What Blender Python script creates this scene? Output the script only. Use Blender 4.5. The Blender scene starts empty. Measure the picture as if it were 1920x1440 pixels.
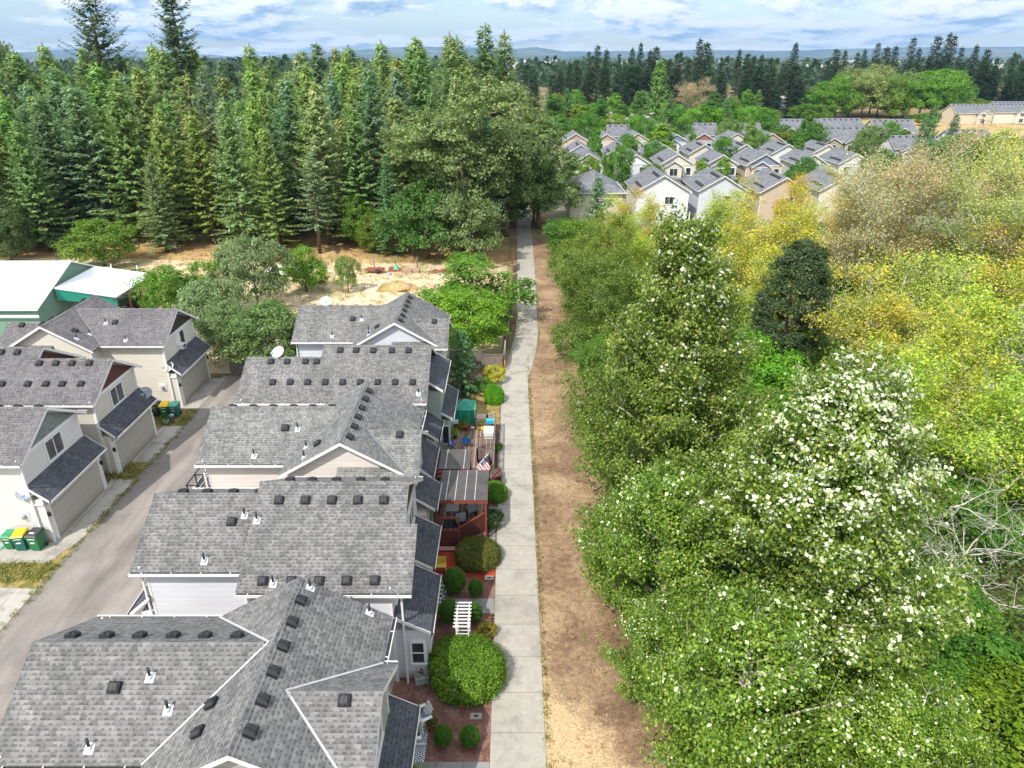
import bpy, math, random
import numpy as np
from mathutils import Vector, Matrix
R = math.radians
sc = bpy.context.scene
col = sc.collection
# ------------------------------------------------------------------ camera
CAMH = 25.0
cam_d = bpy.data.cameras.new("camera"); cam = bpy.data.objects.new("camera", cam_d); col.objects.link(cam)
cam.location = (0, 0, CAMH)
PITCH = math.atan(614 / 1333)
cam.rotation_euler = (math.pi / 2 - PITCH, 0, 0)
cam_d.sensor_width = 36; cam_d.lens = 36 * 1333 / 1920
cam_d.clip_end = 40000; cam_d.clip_start = 0.5
sc.camera = cam
# ------------------------------------------------------------------ sun and sky
SUN_EL = 50.0
SUN_DIR = Vector((-0.56, -0.83, 0)).normalized() * math.cos(R(SUN_EL)) + Vector((0, 0, math.sin(R(SUN_EL))))
sd = bpy.data.lights.new("sun", 'SUN'); sd.energy = 4.7; sd.angle = R(0.55); sd.color = (1.0, 0.955, 0.88)
sun = bpy.data.objects.new("sun", sd); col.objects.link(sun); sun.location = (-60, -40, 90)
sun.rotation_euler = (-SUN_DIR).to_track_quat('-Z', 'Y').to_euler()
world = bpy.data.worlds.new("World"); sc.world = world; world.use_nodes = True
def build_world():
    nt = world.node_tree; N = nt.nodes; L = nt.links; N.clear()
    out = N.new('ShaderNodeOutputWorld')
    sky = N.new('ShaderNodeTexSky'); sky.sky_type = 'NISHITA'; sky.sun_disc = False
    sky.sun_elevation = R(SUN_EL); sky.sun_rotation = math.atan2(SUN_DIR.x, SUN_DIR.y)
    sky.altitude = 80; sky.air_density = 1.0; sky.dust_density = 0.6; sky.ozone_density = 2.0
    b1 = N.new('ShaderNodeBackground'); b1.inputs[1].default_value = 0.14
    L.new(sky.outputs[0], b1.inputs[0])
    tc = N.new('ShaderNodeTexCoord'); sp = N.new('ShaderNodeSeparateXYZ'); L.new(tc.outputs['Generated'], sp.inputs[0])
    def M(op, a, b=None, c=None):
        n = N.new('ShaderNodeMath'); n.operation = op
        for i, v in enumerate((a, b, c)):
            if v is None: continue
            if isinstance(v, (int, float)): n.inputs[i].default_value = v
            else: L.new(v, n.inputs[i])
        return n.outputs[0]
    z = M('MAXIMUM', sp.outputs[2], 0.0)
    az = M('ARCTAN2', sp.outputs[0], sp.outputs[1])
    u = M('MULTIPLY', az, 13.0); v = M('MULTIPLY', M('LOGARITHM', M('ADD', z, 0.028), 2.718), 3.3)
    def lay(seed, sc_, det, ro, dv=0.0, uo=0.0):
        cx = N.new('ShaderNodeCombineXYZ'); L.new(M('ADD', u, uo) if uo else u, cx.inputs[0]); L.new(M('ADD', v, dv), cx.inputs[1]); cx.inputs[2].default_value = seed
        n = N.new('ShaderNodeTexNoise'); n.inputs['Scale'].default_value = sc_; n.inputs['Detail'].default_value = det; n.inputs['Roughness'].default_value = ro; n.inputs['Distortion'].default_value = 0.15
        L.new(cx.outputs[0], n.inputs[0]); return n.outputs[0]
    def rampw(src, stops):
        r = N.new('ShaderNodeValToRGB'); e = r.color_ramp.elements; e[0].position = stops[0][0]; e[0].color = stops[0][1] + (1,); e[1].position = stops[-1][0]; e[1].color = stops[-1][1] + (1,)
        for p_, c_ in stops[1:-1]: k = e.new(p_); k.color = c_ + (1,)
        L.new(src, r.inputs[0]); return r.outputs[0]
    d0 = lay(3.7, 0.62, 9, 0.60); d1 = lay(3.7, 0.62, 9, 0.60, 0.34, -0.12)
    cover = rampw(d0, [(0.41, (0, 0, 0)), (0.50, (1, 1, 1))])
    lit = M('ADD', M('MULTIPLY', M('SUBTRACT', d0, d1), 4.2), 0.56)           # tops catch the sun, bases stay blue grey
    cc = rampw(lit, [(0.12, (0.30, 0.43, 0.57)), (0.36, (0.52, 0.64, 0.75)), (0.52, (0.78, 0.83, 0.88)), (0.74, (0.96, 0.97, 0.98))])
    b2 = N.new('ShaderNodeBackground'); L.new(cc, b2.inputs[0]); L.new(M('MULTIPLY_ADD', M('MINIMUM', M('MULTIPLY', z, 2.6), 1.0), 0.75, 1.05), b2.inputs[1])   # clouds overhead are brighter than at the horizon
    rm = cover
    mx = N.new('ShaderNodeMixShader'); L.new(rm, mx.inputs[0]); L.new(b1.outputs[0], mx.inputs[1]); L.new(b2.outputs[0], mx.inputs[2])
    L.new(mx.outputs[0], out.inputs[0])
build_world()
sc.view_settings.view_transform = 'Standard'; sc.view_settings.look = 'None'
sc.view_settings.exposure = 0.22; sc.view_settings.gamma = 1.0
sc.cycles.use_denoising = True; sc.cycles.denoising_prefilter = 'NONE'; sc.cycles.denoising_input_passes = 'RGB_ALBEDO_NORMAL'
sc.cycles.max_bounces = 6; sc.cycles.diffuse_bounces = 3; sc.cycles.transmission_bounces = 4; sc.cycles.volume_bounces = 0
# ------------------------------------------------------------------ material helpers
def new_mat(name):
    m = bpy.data.materials.new(name); m.use_nodes = True
    nt = m.node_tree
    return m, nt, nt.nodes, nt.links, nt.nodes['Principled BSDF']
def rgb(c): return (c[0], c[1], c[2], 1)
def ramp(N, L, src, stops):
    r = N.new('ShaderNodeValToRGB'); e = r.color_ramp.elements
    e[0].position = stops[0][0]; e[0].color = rgb(stops[0][1]); e[1].position = stops[-1][0]; e[1].color = rgb(stops[-1][1])
    for p, c in stops[1:-1]:
        k = e.new(p); k.color = rgb(c)
    L.new(src, r.inputs[0]); return r.outputs[0]
def noise(N, L, vec, scale, detail=4, rough=0.55, dist=0.0, out=0):
    n = N.new('ShaderNodeTexNoise'); n.inputs['Scale'].default_value = scale; n.inputs['Detail'].default_value = detail
    n.inputs['Roughness'].default_value = rough; n.inputs['Distortion'].default_value = dist
    if vec is not None: L.new(vec, n.inputs[0])
    return n.outputs[out]
def mixc(N, L, fac, a, b, mode='MIX'):
    n = N.new('ShaderNodeMix'); n.data_type = 'RGBA'; n.blend_type = mode
    for inp, v in ((0, fac), (6, a), (7, b)):
        if isinstance(v, (int, float)): n.inputs[inp].default_value = v
        elif isinstance(v, tuple): n.inputs[inp].default_value = rgb(v)
        else: L.new(v, n.inputs[inp])
    return n.outputs[2]
def mathn(N, L, op, a, b=0.0, c=0.0):
    n = N.new('ShaderNodeMath'); n.operation = op
    for i, v in enumerate((a, b, c)):
        if isinstance(v, (int, float)): n.inputs[i].default_value = v
        else: L.new(v, n.inputs[i])
    return n.outputs[0]
def mapping(N, L, vec, scale=(1, 1, 1), loc=(0, 0, 0), rot=(0, 0, 0)):
    n = N.new('ShaderNodeMapping'); n.inputs['Scale'].default_value = scale; n.inputs['Location'].default_value = loc
    n.inputs['Rotation'].default_value = rot; L.new(vec, n.inputs[0]); return n.outputs[0]
def bump(N, L, h, b, strength=0.3, dist=0.02):
    n = N.new('ShaderNodeBump'); n.inputs['Strength'].default_value = strength; n.inputs['Distance'].default_value = dist
    L.new(h, n.inputs['Height']); L.new(n.outputs[0], b.inputs['Normal'])
def coords(N, kind='UV'):
    return N.new('ShaderNodeTexCoord').outputs[kind]
def geo_pos(N): return N.new('ShaderNodeNewGeometry').outputs['Position']

def m_plain(name, c, rough=0.55, var=0.12, nscale=3.0, metal=0.0, dirt=None):
    """painted / moulded surface with slight mottling"""
    m, nt, N, L, b = new_mat(name)
    p = geo_pos(N)
    f = noise(N, L, p, nscale, 5, 0.6)
    lo = tuple(x * (1 - var) for x in c); hi = tuple(min(1, x * (1 + var)) for x in c)
    cc = ramp(N, L, f, [(0.3, lo), (0.7, hi)])
    if dirt:
        f2 = noise(N, L, p, nscale * 0.35, 6, 0.65, 0.3)
        cc = mixc(N, L, ramp(N, L, f2, [(0.5, (0, 0, 0)), (0.75, (.7, .7, .7))]), cc, dirt)
    L.new(cc, b.inputs['Base Color']); b.inputs['Roughness'].default_value = rough; b.inputs['Metallic'].default_value = metal
    return m
def m_shingle(name, lo, hi, tab=0.24, row=0.15, moss=0.0):
    m, nt, N, L, b = new_mat(name)
    uv = coords(N, 'UV')
    def br(w, rh, off, ox):
        t = N.new('ShaderNodeTexBrick'); t.offset = off; t.offset_frequency = 2; t.squash = 1.0
        L.new(mapping(N, L, uv, loc=(ox, 0, 0)), t.inputs['Vector'])
        t.inputs['Scale'].default_value = 1.0; t.inputs['Brick Width'].default_value = w; t.inputs['Row Height'].default_value = rh
        t.inputs['Mortar Size'].default_value = 0.0; t.inputs['Bias'].default_value = 0.0
        t.inputs['Color1'].default_value = (0, 0, 0, 1); t.inputs['Color2'].default_value = (1, 1, 1, 1)
        return t.outputs[0]
    a = br(tab, row, 0.43, 0.0); c = br(tab * 0.71, row, 0.31, 0.37)
    gr = noise(N, L, uv, 55.0, 3, 0.75)
    v = mathn(N, L, 'ADD', mathn(N, L, 'MULTIPLY', a, 0.34), mathn(N, L, 'MULTIPLY', gr, 0.66))
    cc = ramp(N, L, v, [(0.2, lo), (0.5, tuple((x + y) / 2 for x, y in zip(lo, hi))), (0.8, hi)])
    sp = N.new('ShaderNodeSeparateXYZ'); L.new(uv, sp.inputs[0])
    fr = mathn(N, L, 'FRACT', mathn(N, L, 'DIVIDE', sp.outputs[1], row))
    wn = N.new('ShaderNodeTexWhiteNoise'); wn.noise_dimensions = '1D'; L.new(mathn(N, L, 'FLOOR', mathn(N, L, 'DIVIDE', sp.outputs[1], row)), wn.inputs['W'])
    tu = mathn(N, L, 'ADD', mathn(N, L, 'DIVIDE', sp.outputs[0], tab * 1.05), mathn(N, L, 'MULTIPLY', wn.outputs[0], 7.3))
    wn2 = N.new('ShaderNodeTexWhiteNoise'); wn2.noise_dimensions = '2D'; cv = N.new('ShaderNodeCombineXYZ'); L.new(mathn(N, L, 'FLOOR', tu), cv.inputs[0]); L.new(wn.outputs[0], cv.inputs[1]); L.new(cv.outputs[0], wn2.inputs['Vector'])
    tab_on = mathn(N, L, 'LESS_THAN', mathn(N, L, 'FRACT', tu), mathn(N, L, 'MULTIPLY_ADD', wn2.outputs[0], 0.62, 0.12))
    gap = mathn(N, L, 'MULTIPLY', mathn(N, L, 'LESS_THAN', fr, 0.5), tab_on)  # dark dashes paint the tab shadows into the shingle colour
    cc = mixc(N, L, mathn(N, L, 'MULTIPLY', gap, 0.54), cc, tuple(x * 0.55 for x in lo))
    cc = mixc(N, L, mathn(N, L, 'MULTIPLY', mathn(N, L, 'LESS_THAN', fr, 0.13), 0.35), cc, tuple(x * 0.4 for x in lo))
    w = noise(N, L, geo_pos(N), 0.45, 7, 0.65, 0.5)
    cc = mixc(N, L, 1.0, cc, ramp(N, L, w, [(0.3, (0.80, 0.80, 0.81)), (0.5, (1, 1, 1)), (0.7, (1.13, 1.12, 1.10))]), 'MULTIPLY')
    st = noise(N, L, mapping(N, L, uv, scale=(1.6, 0.10, 1)), 1.0, 6, 0.75)
    cc = mixc(N, L, 1.0, cc, ramp(N, L, st, [(0.33, (0.82, 0.82, 0.83)), (0.6, (1.05, 1.05, 1.04))]), 'MULTIPLY')
    if moss:
        f2 = noise(N, L, geo_pos(N), 0.8, 7, 0.7, 0.5); f3 = noise(N, L, uv, 9.0, 3, 0.6)
        k = mathn(N, L, 'MULTIPLY', ramp(N, L, f2, [(0.52, (0, 0, 0)), (0.68, (1, 1, 1))]), ramp(N, L, f3, [(0.42, (0, 0, 0)), (0.6, (moss, moss, moss))]))
        cc = mixc(N, L, k, cc, (0.33, 0.31, 0.22))
    L.new(cc, b.inputs['Base Color']); b.inputs['Roughness'].default_value = 0.9; b.inputs['Specular IOR Level'].default_value = 0.25
    bump(N, L, mathn(N, L, 'SUBTRACT', fr, mathn(N, L, 'MULTIPLY', gap, 0.6)), b, 0.35, 0.02)
    return m
def m_siding(name, c, step=0.26, vert=False, shake=False, var=0.05):
    m, nt, N, L, b = new_mat(name)
    uv = coords(N, 'UV'); sp = N.new('ShaderNodeSeparateXYZ'); L.new(uv, sp.inputs[0])
    ax = sp.outputs[0] if vert else sp.outputs[1]
    fr = mathn(N, L, 'FRACT', mathn(N, L, 'DIVIDE', ax, step))
    line = mathn(N, L, 'LESS_THAN', fr, 0.08)
    f = noise(N, L, mapping(N, L, uv, scale=(0.5, 3, 1)), 1.0, 5, 0.6)
    cc = ramp(N, L, f, [(0.3, tuple(x * (1 - var) for x in c)), (0.7, tuple(min(1, x * (1 + var)) for x in c))])
    cc = mixc(N, L, mathn(N, L, 'MULTIPLY', line, 0.45), cc, tuple(x * 0.5 for x in c))
    if shake:
        t = N.new('ShaderNodeTexBrick'); L.new(uv, t.inputs['Vector']); t.inputs['Scale'].default_value = 1
        t.inputs['Brick Width'].default_value = 0.16; t.inputs['Row Height'].default_value = step; t.inputs['Mortar Size'].default_value = 0.008
        t.inputs['Color1'].default_value = (.75, .75, .75, 1); t.inputs['Color2'].default_value = (1.1, 1.1, 1.1, 1); t.inputs['Mortar'].default_value = (.4, .4, .4, 1)
        cc = mixc(N, L, 1.0, cc, t.outputs[0], 'MULTIPLY')
    # darker, browner tone towards the base of the wall
    sz = N.new('ShaderNodeSeparateXYZ'); L.new(geo_pos(N), sz.inputs[0])
    base = ramp(N, L, mathn(N, L, 'ADD', sz.outputs[2], mathn(N, L, 'MULTIPLY', f, 0.5)), [(0.25, (.62, .58, .52)), (0.75, (1, 1, 1))])
    cc = mixc(N, L, 1.0, cc, base, 'MULTIPLY')
    L.new(cc, b.inputs['Base Color']); b.inputs['Roughness'].default_value = 0.62
    bump(N, L, fr, b, 0.35, 0.03)
    return m
def m_glass(name, tint=(0.02, 0.025, 0.03)):
    m, nt, N, L, b = new_mat(name)
    f = noise(N, L, geo_pos(N), 0.9, 2)
    L.new(ramp(N, L, f, [(0.35, tint), (0.7, tuple(x * 3.2 for x in tint))]), b.inputs['Base Color'])
    b.inputs['Roughness'].default_value = 0.06; b.inputs['Specular IOR Level'].default_value = 0.8
    return m
def m_leaf(name, cols, rough=0.55, trans=0.35, white_back=None):
    """leaf: hue varies leaf by leaf and branch by branch, multiplied by the object's own colour"""
    m, nt, N, L, b = new_mat(name)
    g = N.new('ShaderNodeNewGeometry'); oi = N.new('ShaderNodeObjectInfo')
    tcn = N.new('ShaderNodeTexCoord')
    cl = noise(N, L, tcn.outputs['Object'], 0.75, 4, 0.65)
    v = mathn(N, L, 'ADD', mathn(N, L, 'MULTIPLY', g.outputs['Random Per Island'], 0.6), mathn(N, L, 'MULTIPLY', mathn(N, L, 'SUBTRACT', cl, 0.3), 1.0))
    n = len(cols)
    c = ramp(N, L, v, [(0.08 + 0.84 * i / (n - 1), x) for i, x in enumerate(cols)])
    c = mixc(N, L, 1.0, c, oi.outputs['Color'], 'MULTIPLY')
    if white_back:
        c = mixc(N, L, g.outputs['Backfacing'], c, white_back)
    L.new(c, b.inputs['Base Color']); b.inputs['Roughness'].default_value = rough; b.inputs['Specular IOR Level'].default_value = 0.35
    t = N.new('ShaderNodeBsdfTranslucent'); L.new(mixc(N, L, 1.0, c, (1.1, 1.25, 0.55), 'MULTIPLY'), t.inputs[0])
    ms = N.new('ShaderNodeMixShader'); ms.inputs[0].default_value = trans
    L.new(b.outputs[0], ms.inputs[1]); L.new(t.outputs[0], ms.inputs[2]); L.new(ms.outputs[0], N['Material Output'].inputs[0])
    return m
# ------------------------------------------------------------------ mesh helpers
class MB:
    """collects faces; build() links them as ONE mesh object with metre UVs"""
    def __init__(s): s.v = []; s.f = []; s.m = []; s.sm = []
    def poly(s, pts, mi=0, smooth=False):
        n = len(s.v); s.v += [tuple(p) for p in pts]; s.f.append(list(range(n, n + len(pts)))); s.m.append(mi); s.sm.append(smooth)
    def mesh(s, vs, fs, mi=0, smooth=False):
        n = len(s.v); s.v += [tuple(p) for p in vs]
        for f in fs: s.f.append([n + i for i in f]); s.m.append(mi); s.sm.append(smooth)
    def hexa(s, p, mi=0):
        s.mesh(p, [(0, 3, 2, 1), (4, 5, 6, 7), (0, 1, 5, 4), (1, 2, 6, 5), (2, 3, 7, 6), (3, 0, 4, 7)], mi)
    def box(s, x0, x1, y0, y1, z0, z1, mi=0):
        x0, x1 = min(x0, x1), max(x0, x1); y0, y1 = min(y0, y1), max(y0, y1)
        s.hexa([(x0, y0, z0), (x1, y0, z0), (x1, y1, z0), (x0, y1, z0), (x0, y0, z1), (x1, y0, z1), (x1, y1, z1), (x0, y1, z1)], mi)
    def obox(s, c, half, mat, mi=0):
        c = Vector(c); P = []
        for dz in (-1, 1):
            for dx, dy in ((-1, -1), (1, -1), (1, 1), (-1, 1)):
                P.append(tuple(c + mat @ Vector((dx * half[0], dy * half[1], dz * half[2]))))
        s.hexa(P, mi)
    def slab(s, quad, t, mi=0):
        """quad: top polygon (ccw from above); thickness t downwards"""
        q = [Vector(p) for p in quad]; n = len(q)
        s.mesh([tuple(p) for p in q] + [(p.x, p.y, p.z - t) for p in q],
               [tuple(range(n)), tuple(range(2 * n - 1, n - 1, -1))] + [(i, n + i, n + (i + 1) % n, (i + 1) % n) for i in range(n)], mi)
    def tube(s, pts, rads, n=6, mi=0, cap=True, smooth=True):
        pts = [Vector(p) for p in pts]
        if isinstance(rads, (int, float)): rads = [rads] * len(pts)
        vs = []; fs = []
        for i, p in enumerate(pts):
            d = (pts[min(i + 1, len(pts) - 1)] - pts[max(i - 1, 0)])
            if d.length < 1e-6: d = Vector((0, 0, 1))
            d.normalize(); a = d.cross(Vector((0, 0, 1)) if abs(d.z) < 0.95 else Vector((1, 0, 0))).normalized(); b_ = d.cross(a)
            for k in range(n):
                t = 2 * math.pi * k / n
                vs.append(tuple(p + (a * math.cos(t) + b_ * math.sin(t)) * rads[i]))
        for i in range(len(pts) - 1):
            for k in range(n):
                fs.append((i * n + k, i * n + (k + 1) % n, (i + 1) * n + (k + 1) % n, (i + 1) * n + k))
        if cap: fs.append(tuple(range(n - 1, -1, -1))); fs.append(tuple((len(pts) - 1) * n + k for k in range(n)))
        s.mesh(vs, fs, mi, smooth)
    def lathe(s, c, prof, n=16, mi=0, smooth=True, cap=True):
        """prof: list of (r,z)"""
        vs = []; fs = []
        for r, z in prof:
            for k in range(n):
                t = 2 * math.pi * k / n; vs.append((c[0] + r * math.cos(t), c[1] + r * math.sin(t), c[2] + z))
        for i in range(len(prof) - 1):
            for k in range(n): fs.append((i * n + k, i * n + (k + 1) % n, (i + 1) * n + (k + 1) % n, (i + 1) * n + k))
        if cap: fs.append(tuple(range(n - 1, -1, -1))); fs.append(tuple((len(prof) - 1) * n + k for k in range(n)))
        s.mesh(vs, fs, mi, smooth)
    def data(s, name, mats):
        me = bpy.data.meshes.new(name); me.from_pydata(s.v, [], s.f)
        for m in (mats if isinstance(mats, (list, tuple)) else [mats]): me.materials.append(m)
        me.polygons.foreach_set('material_index', s.m); me.polygons.foreach_set('use_smooth', s.sm)
        uvl = me.uv_layers.new(name='UVMap'); uvs = np.zeros((len(me.loops), 2)); Z = Vector((0, 0, 1))
        for p in me.polygons:
            n = p.normal
            if abs(n.z) > 0.999: t = Vector((1, 0, 0)); bb = Vector((0, 1, 0))
            else: t = Z.cross(n).normalized(); bb = n.cross(t)
            for li in p.loop_indices:
                co = me.vertices[me.loops[li].vertex_index].co; uvs[li] = (co.dot(t), co.dot(bb))
        uvl.data.foreach_set('uv', uvs.ravel()); me.update(); return me
    def build(s, name, mats, parent=None, loc=(0, 0, 0), **kw):
        o = bpy.data.objects.new(name, s.data(name, mats)); col.objects.link(o); o.location = loc
        if parent is not None: o.parent = parent
        tag(o, **kw); return o
def tag(o, label=None, category=None, group=None, kind=None, color=None):
    if label: o['label'] = label
    if category: o['category'] = category
    if group: o['group'] = group
    if kind: o['kind'] = kind
    if color: o.color = (color[0], color[1], color[2], 1)
    return o
def empty(name, loc, label, category, group=None, rz=0.0):
    o = bpy.data.objects.new(name, None); col.objects.link(o); o.location = loc; o.rotation_euler = (0, 0, rz)
    o.empty_display_size = 0.3
    return tag(o, label, category, group)
def link_part(name, me, parent, loc=(0, 0, 0), rot=None, scale=None, color=None):
    o = bpy.data.objects.new(name, me); col.objects.link(o); o.parent = parent; o.location = loc
    if rot: o.rotation_euler = rot
    if scale: o.scale = scale
    if color: o.color = (color[0], color[1], color[2], 1)
    return o
def copy_tree(o, parent=None):
    c = o.copy(); col.objects.link(c); c.parent = parent
    for ch in [x for x in o.children]: copy_tree(ch, c)
    return c
# ------------------------------------------------------------------ materials
MT = {}
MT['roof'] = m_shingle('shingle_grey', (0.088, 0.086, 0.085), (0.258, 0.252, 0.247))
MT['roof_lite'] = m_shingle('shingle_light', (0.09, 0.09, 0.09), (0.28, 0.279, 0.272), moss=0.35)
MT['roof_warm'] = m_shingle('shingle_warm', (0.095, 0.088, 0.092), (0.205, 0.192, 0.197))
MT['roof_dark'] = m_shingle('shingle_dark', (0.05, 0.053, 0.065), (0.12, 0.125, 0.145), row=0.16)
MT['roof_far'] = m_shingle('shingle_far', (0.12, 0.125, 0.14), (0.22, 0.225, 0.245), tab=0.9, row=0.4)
MT['trim'] = m_plain('white_trim', (0.72, 0.71, 0.69), 0.5, 0.05)
MT['gutter'] = m_plain('gutter_white', (0.70, 0.69, 0.67), 0.4, 0.06)
MT['black'] = m_plain('black_metal', (0.025, 0.025, 0.028), 0.45, 0.2)
MT['vent'] = m_plain('vent_plastic', (0.018, 0.018, 0.021), 0.6, 0.35, 9)
MT['flash'] = m_plain('lead_flashing', (0.62, 0.63, 0.65), 0.35, 0.1, metal=0.3)
MT['glass'] = m_glass('window_glass')
MT['flash_light'] = m_plain('flashing_light', (0.40, 0.40, 0.41), 0.5, 0.1)
MT['flash_dull'] = m_plain('flashing_dull', (0.17, 0.175, 0.185), 0.5, 0.1)
MT['garage'] = m_siding('garage_door_paint', (0.42, 0.39, 0.345), step=0.5, var=0.03)
MT['dkred'] = m_siding('dark_red_shakes', (0.115, 0.03, 0.028), step=0.2, shake=True)
MT['dkbrown'] = m_siding('dark_brown_shakes', (0.055, 0.038, 0.034), step=0.2, shake=True)
MT['greyshake'] = m_siding('grey_green_shakes', (0.23, 0.25, 0.235), step=0.2, shake=True)
for k, c in dict(cream=(0.66, 0.62, 0.535), taupe=(0.57, 0.53, 0.46), pale=(0.64, 0.625, 0.59), white=(0.65, 0.65, 0.695), peach=(0.69, 0.625, 0.57),
                 sage=(0.34, 0.42, 0.375), lav=(0.62, 0.63, 0.685), greygreen=(0.33, 0.345, 0.32), greyalley=(0.42, 0.43, 0.43)).items():
    MT[k] = m_siding('siding_' + k, c)
# ------------------------------------------------------------------ ground materials
def m_ground():
    m, nt, N, L, b = new_mat('ground_dry')
    p = geo_pos(N)
    a = noise(N, L, p, 0.035, 6, 0.6, 0.3); c = noise(N, L, p, 0.9, 6, 0.65); d = noise(N, L, p, 0.004, 4, 0.5)
    g = ramp(N, L, a, [(0.36, (0.10, 0.105, 0.04)), (0.5, (0.25, 0.19, 0.10)), (0.66, (0.42, 0.31, 0.17))])
    far = ramp(N, L, d, [(0.35, (0.06, 0.085, 0.04)), (0.5, (0.20, 0.18, 0.09)), (0.62, (0.11, 0.13, 0.06))])
    sp = N.new('ShaderNodeSeparateXYZ'); L.new(p, sp.inputs[0])
    k = ramp(N, L, mathn(N, L, 'DIVIDE', sp.outputs[1], 1400.0), [(0.2, (0, 0, 0)), (0.6, (1, 1, 1))])
    g = mixc(N, L, k, g, far)
    g = mixc(N, L, 1.0, g, ramp(N, L, c, [(0.3, (.7, .68, .62)), (0.7, (1.2, 1.2, 1.2))]), 'MULTIPLY')
    L.new(g, b.inputs['Base Color']); b.inputs['Roughness'].default_value = 1.0; b.inputs['Specular IOR Level'].default_value = 0.1
    bump(N, L, c, b, 0.6, 0.1); return m
def m_soil(name, stops, s1=0.35, s2=6.0, fine=30.0, grass=None, gth=(0.55, 0.7), bs=0.5, s3=None):
    m, nt, N, L, b = new_mat(name)
    p = geo_pos(N)
    a = noise(N, L, p, s1, 7, 0.65, 0.35); c = noise(N, L, p, s2, 6, 0.7); d = noise(N, L, p, fine, 3, 0.7)
    v = mathn(N, L, 'ADD', mathn(N, L, 'MULTIPLY', a, 0.6), mathn(N, L, 'MULTIPLY', c, 0.4))
    cc = ramp(N, L, v, stops)
    if grass:
        g1 = noise(N, L, p, s3 or s1 * 1.7, 6, 0.6, 0.5)
        k = mathn(N, L, 'MULTIPLY', ramp(N, L, g1, [(gth[0], (0, 0, 0)), (gth[1], (1, 1, 1))]), ramp(N, L, d, [(0.3, (.3, .3, .3)), (0.6, (1, 1, 1))]))
        cc = mixc(N, L, k, cc, grass)
    cc = mixc(N, L, 1.0, cc, ramp(N, L, d, [(0.3, (.62, .6, .58)), (0.5, (1, 1, 1)), (0.72, (1.4, 1.38, 1.35))]), 'MULTIPLY')
    L.new(cc, b.inputs['Base Color']); b.inputs['Roughness'].default_value = 0.95; b.inputs['Specular IOR Level'].default_value = 0.15
    bump(N, L, mathn(N, L, 'ADD', c, d), b, bs, 0.05); return m
def m_concrete(name, c, bw, bh, stain=0.5, off=0.0, dy=0.0, agg=False, seam=0.012):
    m, nt, N, L, b = new_mat(name)
    p = geo_pos(N)
    a = noise(N, L, p, 0.7, 7, 0.65, 0.4); d = noise(N, L, p, 45.0, 3, 0.8); e = noise(N, L, p, 3.0, 5, 0.7)
    lo = tuple(x * (1 - 0.35 * stain) for x in c)
    cc = ramp(N, L, a, [(0.34, lo), (0.5, c), (0.7, tuple(x * 1.08 for x in c))])
    cc = mixc(N, L, 1.0, cc, ramp(N, L, e, [(0.3, (.86, .85, .84)), (0.65, (1.04, 1.04, 1.04))]), 'MULTIPLY')
    cc = mixc(N, L, 1.0, cc, ramp(N, L, d, [(0.3, (.72, .70, .67) if agg else (.88, .88, .87)), (0.5, (1, 1, 1)), (0.7, (1.18, 1.16, 1.14) if agg else (1.06, 1.06, 1.06))]), 'MULTIPLY')
    t = N.new('ShaderNodeTexBrick'); t.offset = off
    L.new(mapping(N, L, p, loc=(0.87, dy, 0)), t.inputs['Vector']); t.inputs['Scale'].default_value = 1
    t.inputs['Brick Width'].default_value = bw; t.inputs['Row Height'].default_value = bh; t.inputs['Mortar Size'].default_value = seam; t.inputs['Mortar Smooth'].default_value = 0.1
    t.inputs['Color1'].default_value = (1, 1, 1, 1); t.inputs['Color2'].default_value = (.93, .93, .92, 1); t.inputs['Mortar'].default_value = (.36, .33, .3, 1)
    cc = mixc(N, L, 1.0, cc, t.outputs[0], 'MULTIPLY')
    L.new(cc, b.inputs['Base Color']); b.inputs['Roughness'].default_value = 0.85; b.inputs['Specular IOR Level'].default_value = 0.3
    bump(N, L, d, b, 0.25, 0.01); return m
def m_asphalt():
    m, nt, N, L, b = new_mat('asphalt')
    p = geo_pos(N)
    a = noise(N, L, mapping(N, L, p, scale=(0.55, 0.12, 1)), 1.0, 6, 0.6, 0.6); d = noise(N, L, p, 26.0, 4, 0.8); e = noise(N, L, p, 0.5, 5, 0.6)
    cc = ramp(N, L, a, [(0.32, (0.135, 0.118, 0.106)), (0.5, (0.20, 0.178, 0.16)), (0.68, (0.27, 0.24, 0.212))])
    cc = mixc(N, L, 1.0, cc, ramp(N, L, e, [(0.3, (.85, .84, .83)), (0.7, (1.1, 1.1, 1.1))]), 'MULTIPLY')
    cc = mixc(N, L, 1.0, cc, ramp(N, L, d, [(0.3, (.72, .72, .72)), (0.5, (1, 1, 1)), (0.75, (1.5, 1.45, 1.4))]), 'MULTIPLY')
    L.new(cc, b.inputs['Base Color']); b.inputs['Roughness'].default_value = 0.9; bump(N, L, d, b, 0.4, 0.01); return m
G_ground = m_ground()
G_field = m_soil('field_straw', [(0.33, (0.36, 0.25, 0.14)), (0.46, (0.56, 0.43, 0.28)), (0.62, (0.68, 0.56, 0.40))], 0.10, 1.6, 7.0, (0.25, 0.27, 0.09), (0.56, 0.70))
G_forest = m_soil('forest_litter', [(0.35, (0.20, 0.105, 0.05)), (0.5, (0.42, 0.25, 0.12)), (0.64, (0.58, 0.42, 0.22))], 0.12, 1.2, 6.0, (0.17, 0.19, 0.06), (0.5, 0.66))
G_verge = m_soil('verge_dirt', [(0.34, (0.11, 0.066, 0.045)), (0.46, (0.225, 0.142, 0.088)), (0.56, (0.35, 0.24, 0.145)), (0.68, (0.48, 0.36, 0.22))], 0.30, 3.4, 13.0, (0.15, 0.18, 0.05), (0.60, 0.74), 0.8)
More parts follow.
